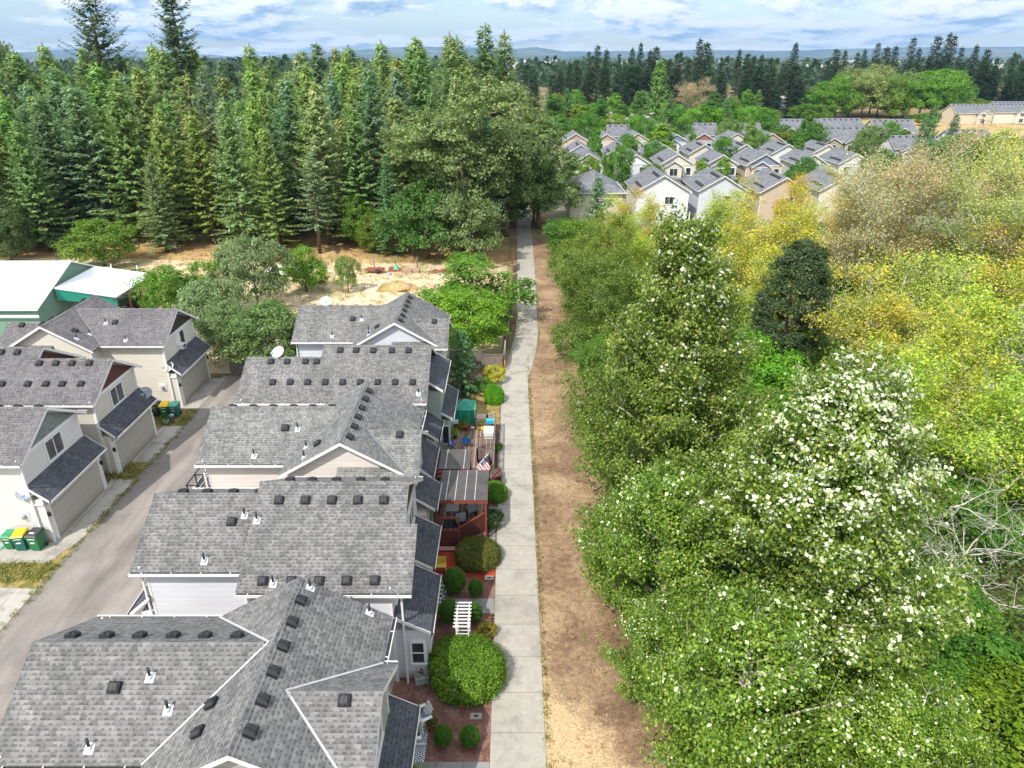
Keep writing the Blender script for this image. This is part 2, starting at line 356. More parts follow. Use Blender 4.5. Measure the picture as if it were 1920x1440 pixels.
def verge_blend():
    nt = G_verge.node_tree; N = nt.nodes; L = nt.links; b = N['Principled BSDF']; src = b.inputs['Base Color'].links[0].from_socket
    p = geo_pos(N); sp = N.new('ShaderNodeSeparateXYZ'); L.new(p, sp.inputs[0]); n1 = noise(N, L, p, .55, 6, .65, .4); n2 = noise(N, L, p, 7, 5, .75); n3 = noise(N, L, p, 22, 3, .8)
    f = mathn(N, L, 'SUBTRACT', mathn(N, L, 'SUBTRACT', 24.2, sp.outputs[1]), mathn(N, L, 'MULTIPLY', mathn(N, L, 'SUBTRACT', sp.outputs[0], 1.3), 1.5))
    f = mathn(N, L, 'ADD', f, mathn(N, L, 'ADD', mathn(N, L, 'MULTIPLY', mathn(N, L, 'SUBTRACT', n1, .5), 9.0), mathn(N, L, 'MULTIPLY', mathn(N, L, 'SUBTRACT', n2, .5), 5.0)))
    k = ramp(N, L, mathn(N, L, 'ADD', mathn(N, L, 'MULTIPLY', f, .22), .4), [(.3, (0, 0, 0)), (.75, (1, 1, 1))])
    straw = ramp(N, L, mathn(N, L, 'ADD', mathn(N, L, 'MULTIPLY', n2, .5), mathn(N, L, 'MULTIPLY', n3, .5)), [(.34, (.22, .13, .065)), (.48, (.50, .34, .18)), (.62, (.70, .54, .33))])
    L.new(mixc(N, L, k, src, straw), b.inputs['Base Color'])
verge_blend()
G_straw = m_soil('verge_straw', [(0.3, (0.36, 0.235, 0.12)), (0.5, (0.62, 0.44, 0.24)), (0.66, (0.74, 0.57, 0.34))], 0.5, 4.0, 16.0)
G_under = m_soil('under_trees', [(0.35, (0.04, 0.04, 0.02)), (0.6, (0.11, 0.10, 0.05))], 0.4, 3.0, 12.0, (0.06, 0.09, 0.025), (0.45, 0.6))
G_bark = m_soil('bark_chips', [(0.35, (0.085, 0.042, 0.035)), (0.5, (0.19, 0.095, 0.075)), (0.66, (0.34, 0.21, 0.17))], 1.3, 9.0, 22.0)
G_red = m_soil('red_mulch', [(0.35, (0.15, 0.022, 0.014)), (0.5, (0.31, 0.045, 0.026)), (0.66, (0.44, 0.09, 0.05))], 1.3, 10.0, 24.0)
G_grass = m_soil('dry_lawn', [(0.34, (0.10, 0.11, 0.03)), (0.48, (0.30, 0.22, 0.085)), (0.66, (0.48, 0.33, 0.16))], 0.9, 5.0, 16.0, (0.09, 0.12, 0.025), (0.5, 0.62))
G_gravel = m_soil('farm_gravel', [(0.35, (0.30, 0.25, 0.21)), (0.6, (0.46, 0.39, 0.33))], 0.3, 3.0, 14.0)
G_path = m_concrete('path_concrete', (0.385, 0.357, 0.315), 30.0, 2.03, 0.7, dy=0.0, agg=True)
G_apron = m_concrete('driveway_concrete', (0.40, 0.375, 0.335), 1.9, 2.6, 0.95)
G_walk = m_concrete('walk_concrete', (0.26, 0.255, 0.245), 1.05, 1.2, 0.5)
G_asph = m_asphalt()
G_road = m_plain('road_far', (0.20, 0.19, 0.18), 0.9, 0.15, 0.3)
def sheet(name, pts, z, mat, kind='structure', **kw):
    b = MB(); b.poly([(x, y, z) for x, y in pts]); return b.build(name, mat, kind=kind, **kw)
def ribbon(name, left, right, z0, z1, mat):
    """raised strip with real edges"""
    b = MB()
    for i in range(len(left) - 1):
        (a, c), (d, e), (f_, g), (h, k) = left[i], right[i], right[i + 1], left[i + 1]
        b.slab([(a, c, z1), (d, e, z1), (f_, g, z1), (h, k, z1)], z1 - z0)
    return b.build(name, mat, kind='structure')
# ground: one sheet to the horizon
def build_ground():
    b = MB(); b.poly([(-14000, -300, 0), (14000, -300, 0), (14000, 16000, 0), (-14000, 16000, 0)]); b.build('ground', G_ground, kind='structure')
    sheet('field', [(-95, 55), (-45, 55), (-38.5, 56.5), (-14, 56.5), (-0.9, 57.2), (-0.6, 92), (-95, 97)], 0.004, G_field)
    sheet('forest_floor', [(-160, 96.9), (-95, 97), (-0.6, 92), (0.35, 200), (-160, 205)], 0.005, G_forest)
    sheet('farmyard_ground', [(-72, 60), (-31, 60), (-29, 73), (-36, 78.5), (-72, 78.5)], 0.009, G_gravel)
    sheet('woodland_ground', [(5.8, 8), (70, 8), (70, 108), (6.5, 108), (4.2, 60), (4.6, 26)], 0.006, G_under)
    sheet('verge', [(1.3, 8), (7.2, 8), (6.2, 26), (6.0, 60), (8.0, 108), (2.8, 108), (2.8, 66), (1.3, 54)], 0.010, G_verge)
    # alley between the garages
    sheet('alley', [(-24.9, 5), (-15.9, 5), (-16.4, 31), (-16.6, 55.9), (-24.9, 55.9), (-24.9, 31)], 0.012, G_asph)
    for i, (a, b_) in enumerate([(33.2, 39.4), (41.5, 46.7), (49.5, 55.4)]):
        m = MB(); m.slab([(-26.0, a, .05), (-24.5, a, .03), (-24.45, b_, .03), (-26.0, b_, .05)], .05)
        m.build('driveway', G_apron, kind='structure')
    m = MB(); m.slab([(-36.0, 31.0, .05), (-26.0, 31.0, .05), (-25.2, 31.0, .045), (-24.5, 33.2, .03), (-26.0, 33.2, .05), (-26.0, 32.8, .05), (-36, 32.8, .05)], .05); m.build('side_walk', G_apron, kind='structure')
    m = MB(); m.slab([(-36.0, 21.0, .05), (-24.5, 21.0, .03), (-24.5, 28.9, .03), (-36, 29.6, .05)], .05); m.build('driveway', G_apron, kind='structure')
    sheet('grass_strip', [(-36.0, 29.6), (-24.6, 28.9), (-24.55, 33.1), (-25.2, 31.0), (-36, 31.0)], 0.016, G_grass)
    sheet('grass_strip', [(-26.6, 39.2), (-24.5, 39.4), (-24.5, 41.5), (-26.6, 41.5)], 0.016, G_grass)
    sheet('grass_strip', [(-28.0, 46.7), (-24.5, 46.7), (-24.5, 49.5), (-28.0, 49.5)], 0.016, G_grass)
    for y0, y1 in ((20.5, 22.9), (31.5, 40.5), (48.0, 56)):
        pass
    # concrete path with its kink
    Lp = [(-.87, 6), (-.87, 54.9), (-.62, 57.5), (-.2, 61), (.35, 66), (.52, 74), (.66, 91), (.75, 112), (.9, 160)]
    Rp = [(1.34, 6), (1.34, 54.9), (1.72, 57.5), (2.2, 61), (2.58, 66), (2.68, 74), (2.95, 91), (3.05, 112), (3.2, 160)]
    ribbon('footpath', Lp, Rp, 0.0, 0.05, G_path)
    # garden beds between the houses and the path
    sheet('bark_bed', [(-5.2, 8), (-.87, 8), (-.87, 27.0), (-5.2, 27.0)], 0.013, G_bark)
    sheet('mulch_bed', [(-5.2, 27.0), (-.87, 27.0), (-.87, 33.2), (-5.2, 33.2)], 0.011, G_bark)
    sheet('red_mulch', [(-4.6, 29.3), (-3.2, 29.3), (-2.6, 30.0), (-1.7, 29.6), (-.9, 29.55), (-.9, 30.5), (-1.6, 30.9), (-2.6, 31.6), (-3.0, 32.6), (-4.6, 32.6)], 0.016, G_red)
    sheet('garden_soil', [(-5.9, 33.2), (-.87, 33.2), (-.87, 57.3), (-5.9, 57.3)], 0.008, G_bark)
    sheet('lawn_patch', [(-3.0, 47.0), (-.95, 47.0), (-.95, 53.5), (-3.4, 53.5)], 0.015, G_grass)
    for pts in ([(-4.2, 18.0), (-.87, 18.0), (-.87, 19.0), (-4.2, 19.0)], [(-3.75, 27.15), (-.87, 27.15), (-.87, 28.2), (-3.75, 28.2)],
                [(-2.5, 36.9), (-.87, 36.9), (-.87, 38.6), (-2.5, 38.6)], [(-1.75, 35.0), (-.87, 35.0), (-.87, 36.3), (-1.75, 36.3)], [(-3.0, 53.6), (-.87, 53.6), (-.87, 54.6), (-3.0, 54.6)]):
        m = MB(); m.slab([(x, y, .035) for x, y in pts], .035); m.build('garden_walk', G_walk, kind='structure')
    # strip between houses
    sheet('side_yard', [(-16.4, 8), (-5.2, 8), (-5.2, 57.3), (-16.6, 57.3)], 0.007, G_gravel)
    # estate ground and fields
    sheet('estate_ground', [(6, 110), (125, 110), (150, 232), (6, 262)], 0.008, m_soil('estate_lawn', [(0.35, (0.13, 0.13, 0.06)), (0.6, (0.26, 0.23, 0.15))], 0.05, 1.0, 4.0, (0.08, 0.13, 0.03), (0.5, 0.6)))
    sheet('estate_street', [(6, 132.5), (90, 132.5), (90, 139.5), (6, 139.5)], 0.02, G_road)
    sheet('estate_street', [(6, 178), (110, 178), (110, 186), (6, 186)], 0.02, G_road)
    sheet('dry_meadow', [(88, 205), (112, 200), (165, 225), (205, 300), (190, 335), (95, 320), (92, 262), (75, 250)], 0.025, m_soil('meadow_straw', [(0.3, (0.30, 0.22, 0.10)), (0.5, (0.45, 0.29, 0.15)), (0.65, (0.58, 0.40, 0.22))], 0.02, 0.4, 2.0, (0.22, 0.25, 0.07), (0.5, 0.62)))
build_ground()

# ------------------------------------------------------------------ houses
SL = 0.583
def vent_mesh():
    b = MB(); b.box(-.2, .2, -.2, .2, 0, .02)
    b.hexa([(-.17, -.17, .02), (.17, -.17, .02), (.17, .17, .02), (-.17, .17, .02), (-.19, -.19, .12), (.19, -.19, .12), (.19, .19, .12), (-.19, .19, .12)])
    b.hexa([(-.19, -.19, .12), (.19, -.19, .12), (.19, .19, .12), (-.19, .19, .12), (-.11, -.11, .18), (.11, -.11, .18), (.11, .11, .18), (-.11, .11, .18)])
    b.box(-.015, .015, -.19, .19, .12, .19); return b.data('roof_vent', MT['vent'])
def pipe_mesh():
    b = MB(); b.box(-.14, .14, -.17, .17, 0, .015, 1)
    b.lathe((0, 0, 0), [(.10, .01), (.06, .12)], 10, 1); return b
VENT = vent_mesh()
def slope_rot(nx, ny):
    """rotation matrix whose z is the roof normal for slope gradient (nx,ny)"""
    n = Vector((-nx, -ny, 1)).normalized()
    u = Vector((ny, -nx, 0)); u = u.normalized() if u.length > 1e-6 else Vector((1, 0, 0))
    v = n.cross(u); return Matrix((u, v, n)).transposed()
class House:
    def __init__(s, ox, oy, sx, label, wall, roof, group, oz=0.0, name='townhouse', category='house'):
        s.o = empty(name, (ox, oy, oz), label, category, group); s.sx = sx
        s.roof = MB(); s.wall = MB(); s.trim = MB(); s.gut = MB(); s.wm = wall; s.rm = roof; s.near = (name == 'townhouse'); s.extra = []; s.fm = MT['flash_dull']
    def X(s, x): return s.sx * x
    def mm(s, a, b): a, b = s.X(a), s.X(b); return (min(a, b), max(a, b))
    def gable(s, x0, x1, y0, y1, ze, axis, sl=SL, rakes=(1, 1), gut=(1, 1), walls=True, ov=.38, cap=True, t=.13, zb=0.0, hang=True):
        """gable roof on the footprint (overhangs included) with the walls under it"""
        rk = rakes if s.sx > 0 or axis == 'y' else rakes[::-1]; gt = gut if s.sx > 0 or axis == 'x' else gut[::-1]
        x0, x1 = s.mm(x0, x1)
        Tm = s.trim; Rf = s.roof
        if axis == 'x': u0, u1, v0, v1 = x0, x1, y0, y1; P = lambda u, v, z: (u, v, z)
        else: u0, u1, v0, v1 = y0, y1, x0, x1; P = lambda u, v, z: (v, u, z)
        vm = (v0 + v1) / 2; hr = (v1 - v0) / 2; zr = ze + sl * hr
        fl = (lambda q: q) if axis == 'x' else (lambda q: q[::-1])
        Rf.slab(fl([P(u0, v0, ze), P(u1, v0, ze), P(u1, vm, zr), P(u0, vm, zr)]), t)
        Rf.slab(fl([P(u0, vm, zr), P(u1, vm, zr), P(u1, v1, ze), P(u0, v1, ze)]), t)
        if cap:
            w = .17
            for sg in (-1, 1):
                q = [P(u0, vm + sg * w, zr - sl * w + .02), P(u1, vm + sg * w, zr - sl * w + .02), P(u1, vm, zr + .02), P(u0, vm, zr + .02)]
                if (sg > 0) != (axis == 'y'): q = q[::-1]
                Rf.poly(q, 1)
        for e, on in ((u0, rk[0]), (u1, rk[1])):
            if not on: continue
            a, b = (e - .006, e + .03) if e == u0 else (e - .03, e + .006)
            Tm = s.piece('rake_board')
            for va, vb in ((v0 - .02, vm), (v1 + .02, vm)):
                za = ze - sl * .02
                Tm.hexa([P(a, va, za - .2), P(b, va, za - .2), P(b, vb, zr - .2), P(a, vb, zr - .2), P(a, va, za - .015), P(b, va, za - .015), P(b, vb, zr - .015), P(a, vb, zr - .015)])
        for v, on, sg in ((v0, gt[0], -1), (v1, gt[1], 1)):
            if not on: continue
            def bx(va, vb, za, zb_, ua, ub, mi):
                p = P(ua, va, za); q = P(ub, vb, zb_); s.gut.box(p[0], q[0], p[1], q[1], za, zb_, mi)
            bx(v + sg * .003, v + sg * .11, ze - .14, ze - .06, u0, u1, 1)  # solid black strip stands in for the shaded inside of the open gutter
            bx(v + sg * .11, v + sg * .135, ze - .14, ze - .005, u0 - .004, u1 + .004, 0)
            if hang:
                k = u0 + .5
                while k < u1: bx(v + sg * .004, v + sg * .11, ze - .03, ze - .012, k, k + .04, 0); k += 1.25
        if walls:
            a, b, c, d = u0 + ov, u1 - ov, v0 + ov, v1 - ov
            zw = ze + sl * ov - t - .02; zp = zr - t - .02; W = s.wall
            fr = [P(a, c, zb), P(a, d, zb), P(a, d, zw), P(a, vm, zp), P(a, c, zw)]; bk = [P(b, c, zb), P(b, d, zb), P(b, d, zw), P(b, vm, zp), P(b, c, zw)]
            if axis == 'x': fr, bk = fr[::-1], bk
            else: bk = bk[::-1]
            W.poly(fr); W.poly(bk)
            q = [P(a, c, zb), P(b, c, zb), P(b, c, zw), P(a, c, zw)]; W.poly(q if axis == 'x' else q[::-1])
            q = [P(a, d, zb), P(b, d, zb), P(b, d, zw), P(a, d, zw)]; W.poly(q[::-1] if axis == 'x' else q)
            for uu in (a, b):                                          # white corner boards
                for vv in (c, d):
                    su = -1 if uu == a else 1; sv = -1 if vv == c else 1
                    p = P(uu - su * .10, vv - sv * .10, zb); q = P(uu + su * .018, vv + sv * .018, zw - .03)
                    s.piece('corner_board').box(p[0], q[0], p[1], q[1], zb, zw - .03)
        return zr
    def piece(s, name):
        if not s.near: return s.trim
        m = MB(); s.extra.append((name, m)); return m
    def valley(s, p0, p1, w=.04, mat_i=1, sl=SL):
        a = Vector((s.X(p0[0]), p0[1], p0[2])); b = Vector((s.X(p1[0]), p1[1], p1[2])); d = (b - a); h = Vector((-d.y, d.x, 0)).normalized()
        up = Vector((0, 0, w * sl / 1.414 + .02)); c = Vector((0, 0, .02))
        s.flash = getattr(s, 'flash', None) or MB()
        s.flash.poly([a + c, b + c, b + h * w + up, a + h * w + up]); s.flash.poly([a - h * w + up, b - h * w + up, b + c, a + c])
    def lean(s, x0, x1, y0, y1, zt, zl, side='x1', t=.1, mi=0, mat=None):
        """lean-to roof slab; low edge at x1 (or y0)"""
        X0, X1 = s.X(x0), s.X(x1)
        if side == 'x1': q = [(X0, y0, zt), (X1, y0, zl), (X1, y1, zl), (X0, y1, zt)]
        if (s.sx < 0): q = q[::-1]
        if (X1 < X0) and s.sx > 0: q = q[::-1]
        s.pent = getattr(s, 'pent', None) or []; pm = MB(); pm.slab(q, t); s.pent.append(pm)
        a, b = (X1, X1 + .1 * (1 if X1 > X0 else -1)); s.gut.box(a + (.003 if b > a else -.003), b, y0 - .02, y1 + .02, zl - .13, zl - .04, 1)  # same black strip painted for the shaded gutter inside
        s.gut.box(b, b + (.025 if b > a else -.025), y0 - .03, y1 + .03, zl - .13, zl + .0, 0)
        for yy, e in ((y0, -1), (y1, 1)):
            tr = s.piece('porch_trim')
            ya, yb = (yy - .03, yy) if e < 0 else (yy, yy + .03)
            tr.hexa([(X0, ya, zt - .16), (X1, ya, zl - .16), (X1, yb, zl - .16), (X0, yb, zt - .16), (X0, ya, zt + .01), (X1, ya, zl + .01), (X1, yb, zl + .01), (X0, yb, zt + .01)])
    def window(s, face, u, v, z, w, h, mull=1, fmat='trim', ac=False, rail=False, curtain=None):
        """face: 'x+','x-' (world-side after mirroring via local x u) or 'y-': centre u,v"""
        f = MB(); g = MB(); fw = .09
        if face[0] == 'x':
            sg = s.sx * (1 if face[1] == '+' else -1); X = s.X(u)
            bx = lambda m, a0, a1, z0, z1, d0, d1, mi=0: m.box(X + sg * d0, X + sg * d1, v + a0, v + a1, z + z0, z + z1, mi)
        else:
            sg = -1; X = s.X(u)
            bx = lambda m, a0, a1, z0, z1, d0, d1, mi=0: m.box(X + a0, X + a1, v - d0, v - d1, z + z0, z + z1, mi)
        W, Hh = w / 2, h / 2
        bx(f, -W - fw, W + fw, Hh, Hh + fw, .0, .06); bx(f, -W - fw - .03, W + fw + .03, -Hh - fw, -Hh, .0, .09)
        bx(f, -W - fw, -W, -Hh, Hh, .0, .06); bx(f, W, W + fw, -Hh, Hh, .0, .06)
        for k in range(mull):
            c = -W + w * (k + 1) / (mull + 1); bx(f, c - .025, c + .025, -Hh, Hh, .012, .045)
        if rail: bx(f, -W, W, -.02, .02, .012, .05)
        bx(g, -W, W, -Hh, Hh, .004, .012)
        if curtain: bx(g, -W + .04, -.03, -Hh + .04, Hh - .04, .0125, .015, 1)
        o = f.build('window', MT[fmat], s.o)
        g.build('pane', [MT['glass'], MT['trim']], o)
        if ac:
            a = MB(); bx(a, -W + .06, -W + .58, -Hh - .05, -Hh + .36, .05, .45); bx(a, -W + .12, -W + .52, -Hh + .02, -Hh + .28, .45, .455, 1)
            a.build('air_conditioner', [MT['trim'], MT['black']], s.o)
        return o
    def vents(s, pts, plane):
        """pts local xy; plane z=a+bx*x+by*y"""
        a, bx, by = plane
        M_ = slope_rot(bx * s.sx, by).to_euler()
        for x, y in pts: link_part('roof_vent', VENT, s.o, (s.X(x), y, a + bx * x + by * y + .004), M_)
    def pipes(s, pts, plane):
        a, bx, by = plane
        for x, y in pts:
            b = pipe_mesh(); m = slope_rot(bx * s.sx, by)
            b.v = [tuple(m @ Vector(p)) for p in b.v]
            b.tube([(0, 0, 0), (0, 0, .42)], .05, 8, 0)
            b.build('vent_pipe', [MT['black'], MT['flash']], s.o, (s.X(x), y, a + bx * x + by * y + .004))
    def finish(s):
        s.roof.build('roof', [s.rm, MT['roof']], s.o)
        s.wall.build('wall', s.wm, s.o)
        for nm, m in s.extra: m.build(nm, MT['trim'], s.o)
        if s.trim.v: s.trim.build('trim', MT['trim'], s.o)
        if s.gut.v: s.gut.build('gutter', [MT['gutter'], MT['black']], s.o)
        if getattr(s, 'flash', None): s.flash.build('valley_flashing', s.fm, s.o)
        for pm in getattr(s, 'pent', []): pm.build('porch_roof', MT['roof_dark'], s.o, label='dark shingled lower roof')
    def gable_end(s, x, y0, y1, ze, mat, face='x', ov=.38, sl=SL, sgn=-1):
        """coloured gable triangle, belly band and siding face on the wing's alley end"""
        sg = s.sx * sgn; X = s.X(x); ym = (y0 + y1) / 2
        a, b = y0 + ov + .12, y1 - ov - .12; zb = ze + .02; zt = ze + sl * (ym - y0) - .36
        g = MB(); q = [(X + sg * .02, a, zb + .12), (X + sg * .02, b, zb + .12), (X + sg * .02, ym, zt)]
        g.poly(q if sg > 0 else q[::-1]); g.build('gable', mat, s.o)
        s.piece('belt_board').box(X, X + sg * .05, y0 + .12, y1 - .12, zb - .08, zb + .11)
    def garage(s, xw, xo, y0, y1, zt=3.75, zl=2.85, dw=4.9, dh=2.25, lamps=True):
        """lower storey projecting to the alley: xw upper wall, xo outer wall (local), pent roof over it"""
        X0, X1 = s.X(xw), s.X(xo); s.wall.box(min(X0, X1), max(X0, X1), y0, y1, 0, 2.82)
        s.lean(xw, xo - .45, y0 - .1, y1 + .1, zt, zl)
        sg = -s.sx; ym = (y0 + y1) / 2
        d = MB(); d.box(X1 + sg * .005, X1 + sg * .03, ym - dw / 2, ym + dw / 2, 0.02, dh)
        o = d.build('garage_door', MT['garage'], s.o)
        f = MB(); f.box(X1, X1 + sg * .07, ym - dw / 2 - .16, ym - dw / 2, 0.02, dh + .16); f.box(X1, X1 + sg * .07, ym + dw / 2, ym + dw / 2 + .16, 0.02, dh + .16)
        f.box(X1, X1 + sg * .07, ym - dw / 2, ym + dw / 2, dh, dh + .16); f.build('door_frame', MT['trim'], o)
        for yy in (y0, y1):
            e = .1 if yy == y0 else -.1; s.piece('corner_board').box(X1 - sg * .1, X1 + sg * .018, yy + e, yy - e * .18, 0, 2.66)
        if lamps:
            for yy in (ym - dw / 2 - .3, ym + dw / 2 + .3):
                l = MB(); l.box(X1, X1 + sg * .05, yy - .05, yy + .05, 1.75, 2.0); l.lathe((X1 + sg * .13, yy, 1.72), [(.03, 0), (.07, .03), (.05, .2), (.085, .21), (.02, .30)], 8)
                l.build('wall_lamp', MT['black'], s.o)
def downspout(H, x, y, z0=0, z1=5.1):
    H.gut.box(H.X(x) - .04, H.X(x) + .04, y - .04, y + .04, z0, z1)
PLA = dict(wf=(5.3 - SL * 1.17, 0, SL), wb=(5.3 + SL * 7.5, 0, -SL), cl=(5.3 + SL * 7.23, SL, 0), cr=(5.3 - SL * .48, -SL, 0))
def modelA(ox, oy, sx, label, wall, roof, group, gmat, small=(-.15, 4.75), detail=None):
    H = House(ox, oy, sx, label, wall, roof, group)
    if detail == 'R0': H.fm = MT['flash_light']
    H.gable(-12, -4.2, 1.17, 7.5, 5.3, 'x', rakes=(1, 0), gut=(1, 1))
    H.gable(-7.23, -.48, 0, 7.5, 5.304, 'y', gut=(0, 1))
    sm = small[0]; H.gable(-4.2, 0, small[0], small[1], 5.3, 'x', rakes=(0, 1), gut=(1, 1)); zs = 5.3 + SL * (small[1] - small[0]) / 2; yms = sum(small) / 2
    # valleys
    H.valley((-7.23, 1.17, 5.3), (-7.23 + 3.165, 4.335, 5.3 + SL * 3.165)); H.valley((-7.23, 7.5, 5.3), (-7.23 + 3.165, 4.335, 5.3 + SL * 3.165), .05)
    hw = (small[1] - small[0]) / 2
    H.valley((-.48, small[1], 5.3), (-.48 - hw, yms, zs), .05); H.valley((-.48, small[0], 5.3), (-.48 - hw, yms, zs))
    H.gable_end(-11.62, 1.17, 7.5, 5.3, gmat)
    H.window('x-', -11.62, 4.5, 4.55, 1.45, 1.15, ac=(detail == 'L3'), curtain=(detail == 'L3'))
    H.garage(-11.62, -12.25, 1.5, 7.15)
    H.trim.box(H.X(-12.25), H.X(-11.7), 1.42, 1.5, 2.5, 2.6)
    planes = dict(PLA); planes['sf'] = (5.3 - SL * small[0], 0, SL)
    H.vents([(-3.56, 6.4), (-3.56, 5.3), (-3.55, 4.2), (-3.55, 3.1), (-3.54, 2.0), (-3.54, .88)], planes['cr'])
    H.vents([(-1.15, yms - .25)], planes['sf']); H.vents([(-7.6 if detail != 'R0' else -8.76, 3.1)], planes['wf'])
    H.vents([(-11.08, 4.95), (-9.9, 4.95), (-8.76, 4.95), (-7.6, 4.95), (-6.5, 4.95), (-5.4, 4.95)], planes['wb'])
    H.vents([(-5.4, 1.45)] + ([(-5.39, 2.5)] if detail == 'R0' else []), planes['cl'])
    if detail == 'R0': H.pipes([(-7.71, 3.37), (-6.85, 2.52), (-8.98, 1.57)], planes['wf']); H.pipes([(-3.41, 7.18), (-1.31, 7.2)], planes['cr'])
    else: H.pipes([(-6.9, 3.05), (-8.95, 1.6)], planes['wf']); H.pipes([(-6.2, 1.9), (-5.95, .6)], planes['cl'])
    # windows on the garden side
    H.window('x+', -.38, yms, 4.5, 1.5, 1.2); H.window('x+', -.86, 6.3, 4.4, .9, 1.1, 0, rail=True)
    downspout(H, -11.72, 1.42); downspout(H, -.78, small[0] + .3)
    return H
def modelB(ox, oy, sx, label, wall, roof, group, gmat, wy0, my1, mz=None, rmat=None):
    H = House(ox, oy, sx, label, wall, roof, group)
    xe = -.55 if wy0 else 0
    zr = H.gable(-7.15, xe, 0, my1, 5.3, 'x', rakes=(1, 1))
    if xe: H.roof.slab([(-.56, 0, 5.297), (0, 0, 5.297), (0, 2.6, 5.297 + SL * 2.6), (-.56, 2.6, 5.297 + SL * 2.6)], .13); H.gut.box(-.56, .0, -.135, -.11, 5.16, 5.29)
    wy1 = wy0 + 6.33
    if wy0 == 0: wy1 = my1 - 1.7
    H.gable(-12.05, -7.14, wy0, wy1, 5.296, 'x', rakes=(1, 0))
    ym = my1 / 2
    H.gable_end(-11.67, wy0, wy1, 5.3, gmat); H.gable_end(xe - .38, 0, my1, 5.3, rmat or gmat, sgn=1)
    # upper gable of the taller part above the wing
    g = MB(); sg = -H.sx; X = H.X(-6.77) + sg * .02
    q = [(X, .5, 5.45), (X, my1 - .5, 5.45), (X, ym, zr - .3)]; g.poly(q if sg > 0 else q[::-1]); g.build('gable', gmat, H.o)
    H.window('x-', -11.67, (wy0 + wy1) / 2 + .1, 4.5, 1.45, 1.15)
    H.garage(-11.67, -12.25, wy0 + .35, wy1 - .35)
    for (y, w) in ((1.6, .9), (my1 - 2.2, 1.4)): H.window('x+', xe - .38, y, 4.4, w, 1.15, 1 if w > 1 else 0)
    downspout(H, -11.77, wy0 + .3); downspout(H, -.5, .3)
    return H
GR = 'townhouses between the alley and the footpath'; GL = 'townhouses on the far side of the alley'
R0 = modelA(-4.1, 13.7, 1, 'nearest grey roofed townhouse at the bottom left with crossing shingle gables', MT['greygreen'], MT['roof'], GR, MT['greyshake'], small=(.1, 5.2), detail='R0')
R0.lean(-.55, .55, -2.5, 5.5, 3.45, 2.85); R0.wall.box(-.9, .15, -2.5, 5.2, 0, 2.7)
R0.lean(-.2, 1.15, -2.6, -1.2, 3.2, 2.7)
R0.window('x+', .15, 2.6, 1.4, 1.2, 1.3, 1)
R0.finish()
R1 = modelB(-4.05, 22.56, 1, 'white townhouse with long shingle roof and dark red gable, second from the bottom', MT['white'], MT['roof'], GR, MT['dkred'], 1.29, 8.7)
R1.vents([(-6.13, 3.54), (-4.98, 3.54), (-3.82, 3.54), (-2.69, 3.54), (-1.55, 3.54), (-6.11, .42), (-4.95, .42), (-3.82, .42), (-2.7, .43), (-1.55, .44)], (5.3, 0, SL))
R1.vents([(-8.24, 3.24)], (5.3 - SL * 1.29, 0, SL)); R1.pipes([(-7.75, 3.51), (-9.0, 1.7)], (5.3 - SL * 1.29, 0, SL)); R1.pipes([(-6.91, 2.73), (-5.67, .33)], (5.3, 0, SL))
R1.vents([(-11, 4.95), (-9.9, 4.95), (-8.7, 4.95), (-7.5, 4.95)], (5.3 + SL * 7.62, 0, -SL)); R1.vents([(-6, 4.85), (-5, 4.85), (-3.9, 4.85), (-2.8, 4.85), (-1.7, 4.85)], (5.3 + SL * 8.7, 0, -SL))
R1.wall.box(-.4, .35, .6, 3.6, 0, 2.75); R1.lean(-.97, .62, .35, 4.0, 3.75, 2.9); R1.lean(-.97, .3, 4.4, 7.7, 3.7, 3.0); R1.wall.box(-1, -.4, .6, 3.6, 0, 2.75)
R1.window('y-', -.02, .6, 1.5, .5, 1.15, 0, rail=True); R1.window('x+', .35, 2.1, 1.5, 1.5, 1.2, 1); R1.window('x+', -.93, 6.3, 1.3, 1.5, 1.9, 1)
R1.finish()
R2 = modelA(-4.87, 31.4, 1, 'peach townhouse with crossing gables in the middle of the near row', MT['peach'], MT['roof_lite'], GR, MT['dkbrown'])
R2.wall.box(-.4, .25, .2, 3.2, 0, 2.7); R2.lean(-.42, .75, .5, 3.1, 3.7, 2.9); R2.lean(-.42, .25, 3.7, 7.2, 3.5, 2.9); R2.window('y-', -.1, .2, 1.5, .4, 1.3, 0)
R2.window('x+', .25, 1.7, 1.4, 1.5, 1.3, 1); R2.finish()
R3 = modelB(-5.35, 39.97, 1, 'sage green townhouse with rows of black roof vents, fourth in the near row', MT['sage'], MT['roof'], GR, MT['greyshake'], 0, 7.9)
P3 = (5.3, 0, SL)
R3.vents([(-5.98, 3.56), (-4.94, 3.56), (-3.8, 3.54), (-2.58, 3.53), (-1.48, 3.53), (-10.37, 2.75), (-9.32, 2.75), (-8.13, 2.75), (-7.4, 2.75)] + [(-9.94 + 1.117 * k, 1.33) for k in range(9)], P3)
R3.pipes([(-.56, .57)], P3)
R3.wall.box(-.4, .62, 2.3, 7.0, 0, 5.0); R3.lean(-.3, .85, 2.1, 7.2, 5.9, 5.15); R3.wall.box(.5, 1.05, 2.6, 6.6, 0, 2.7); R3.lean(.62, 1.35, 2.4, 6.9, 3.4, 2.95)
R3.wall.box(-.4, .3, -.1, 2.3, 0, 2.7); R3.lean(-.42, .7, -.5, 2.2, 3.7, 2.9); R3.window('y-', .85, 2.6, 1.6, .4, 1.3, 0); R3.window('x+', .3, 1.0, 1.4, 1.1, 1.3, 1); R3.finish()
R4 = modelA(-4.8, 49.3, 1, 'grey lavender townhouse with crossing gables at the far end of the near row', MT['lav'], MT['roof'], GR, MT['greyshake']); R4.finish()
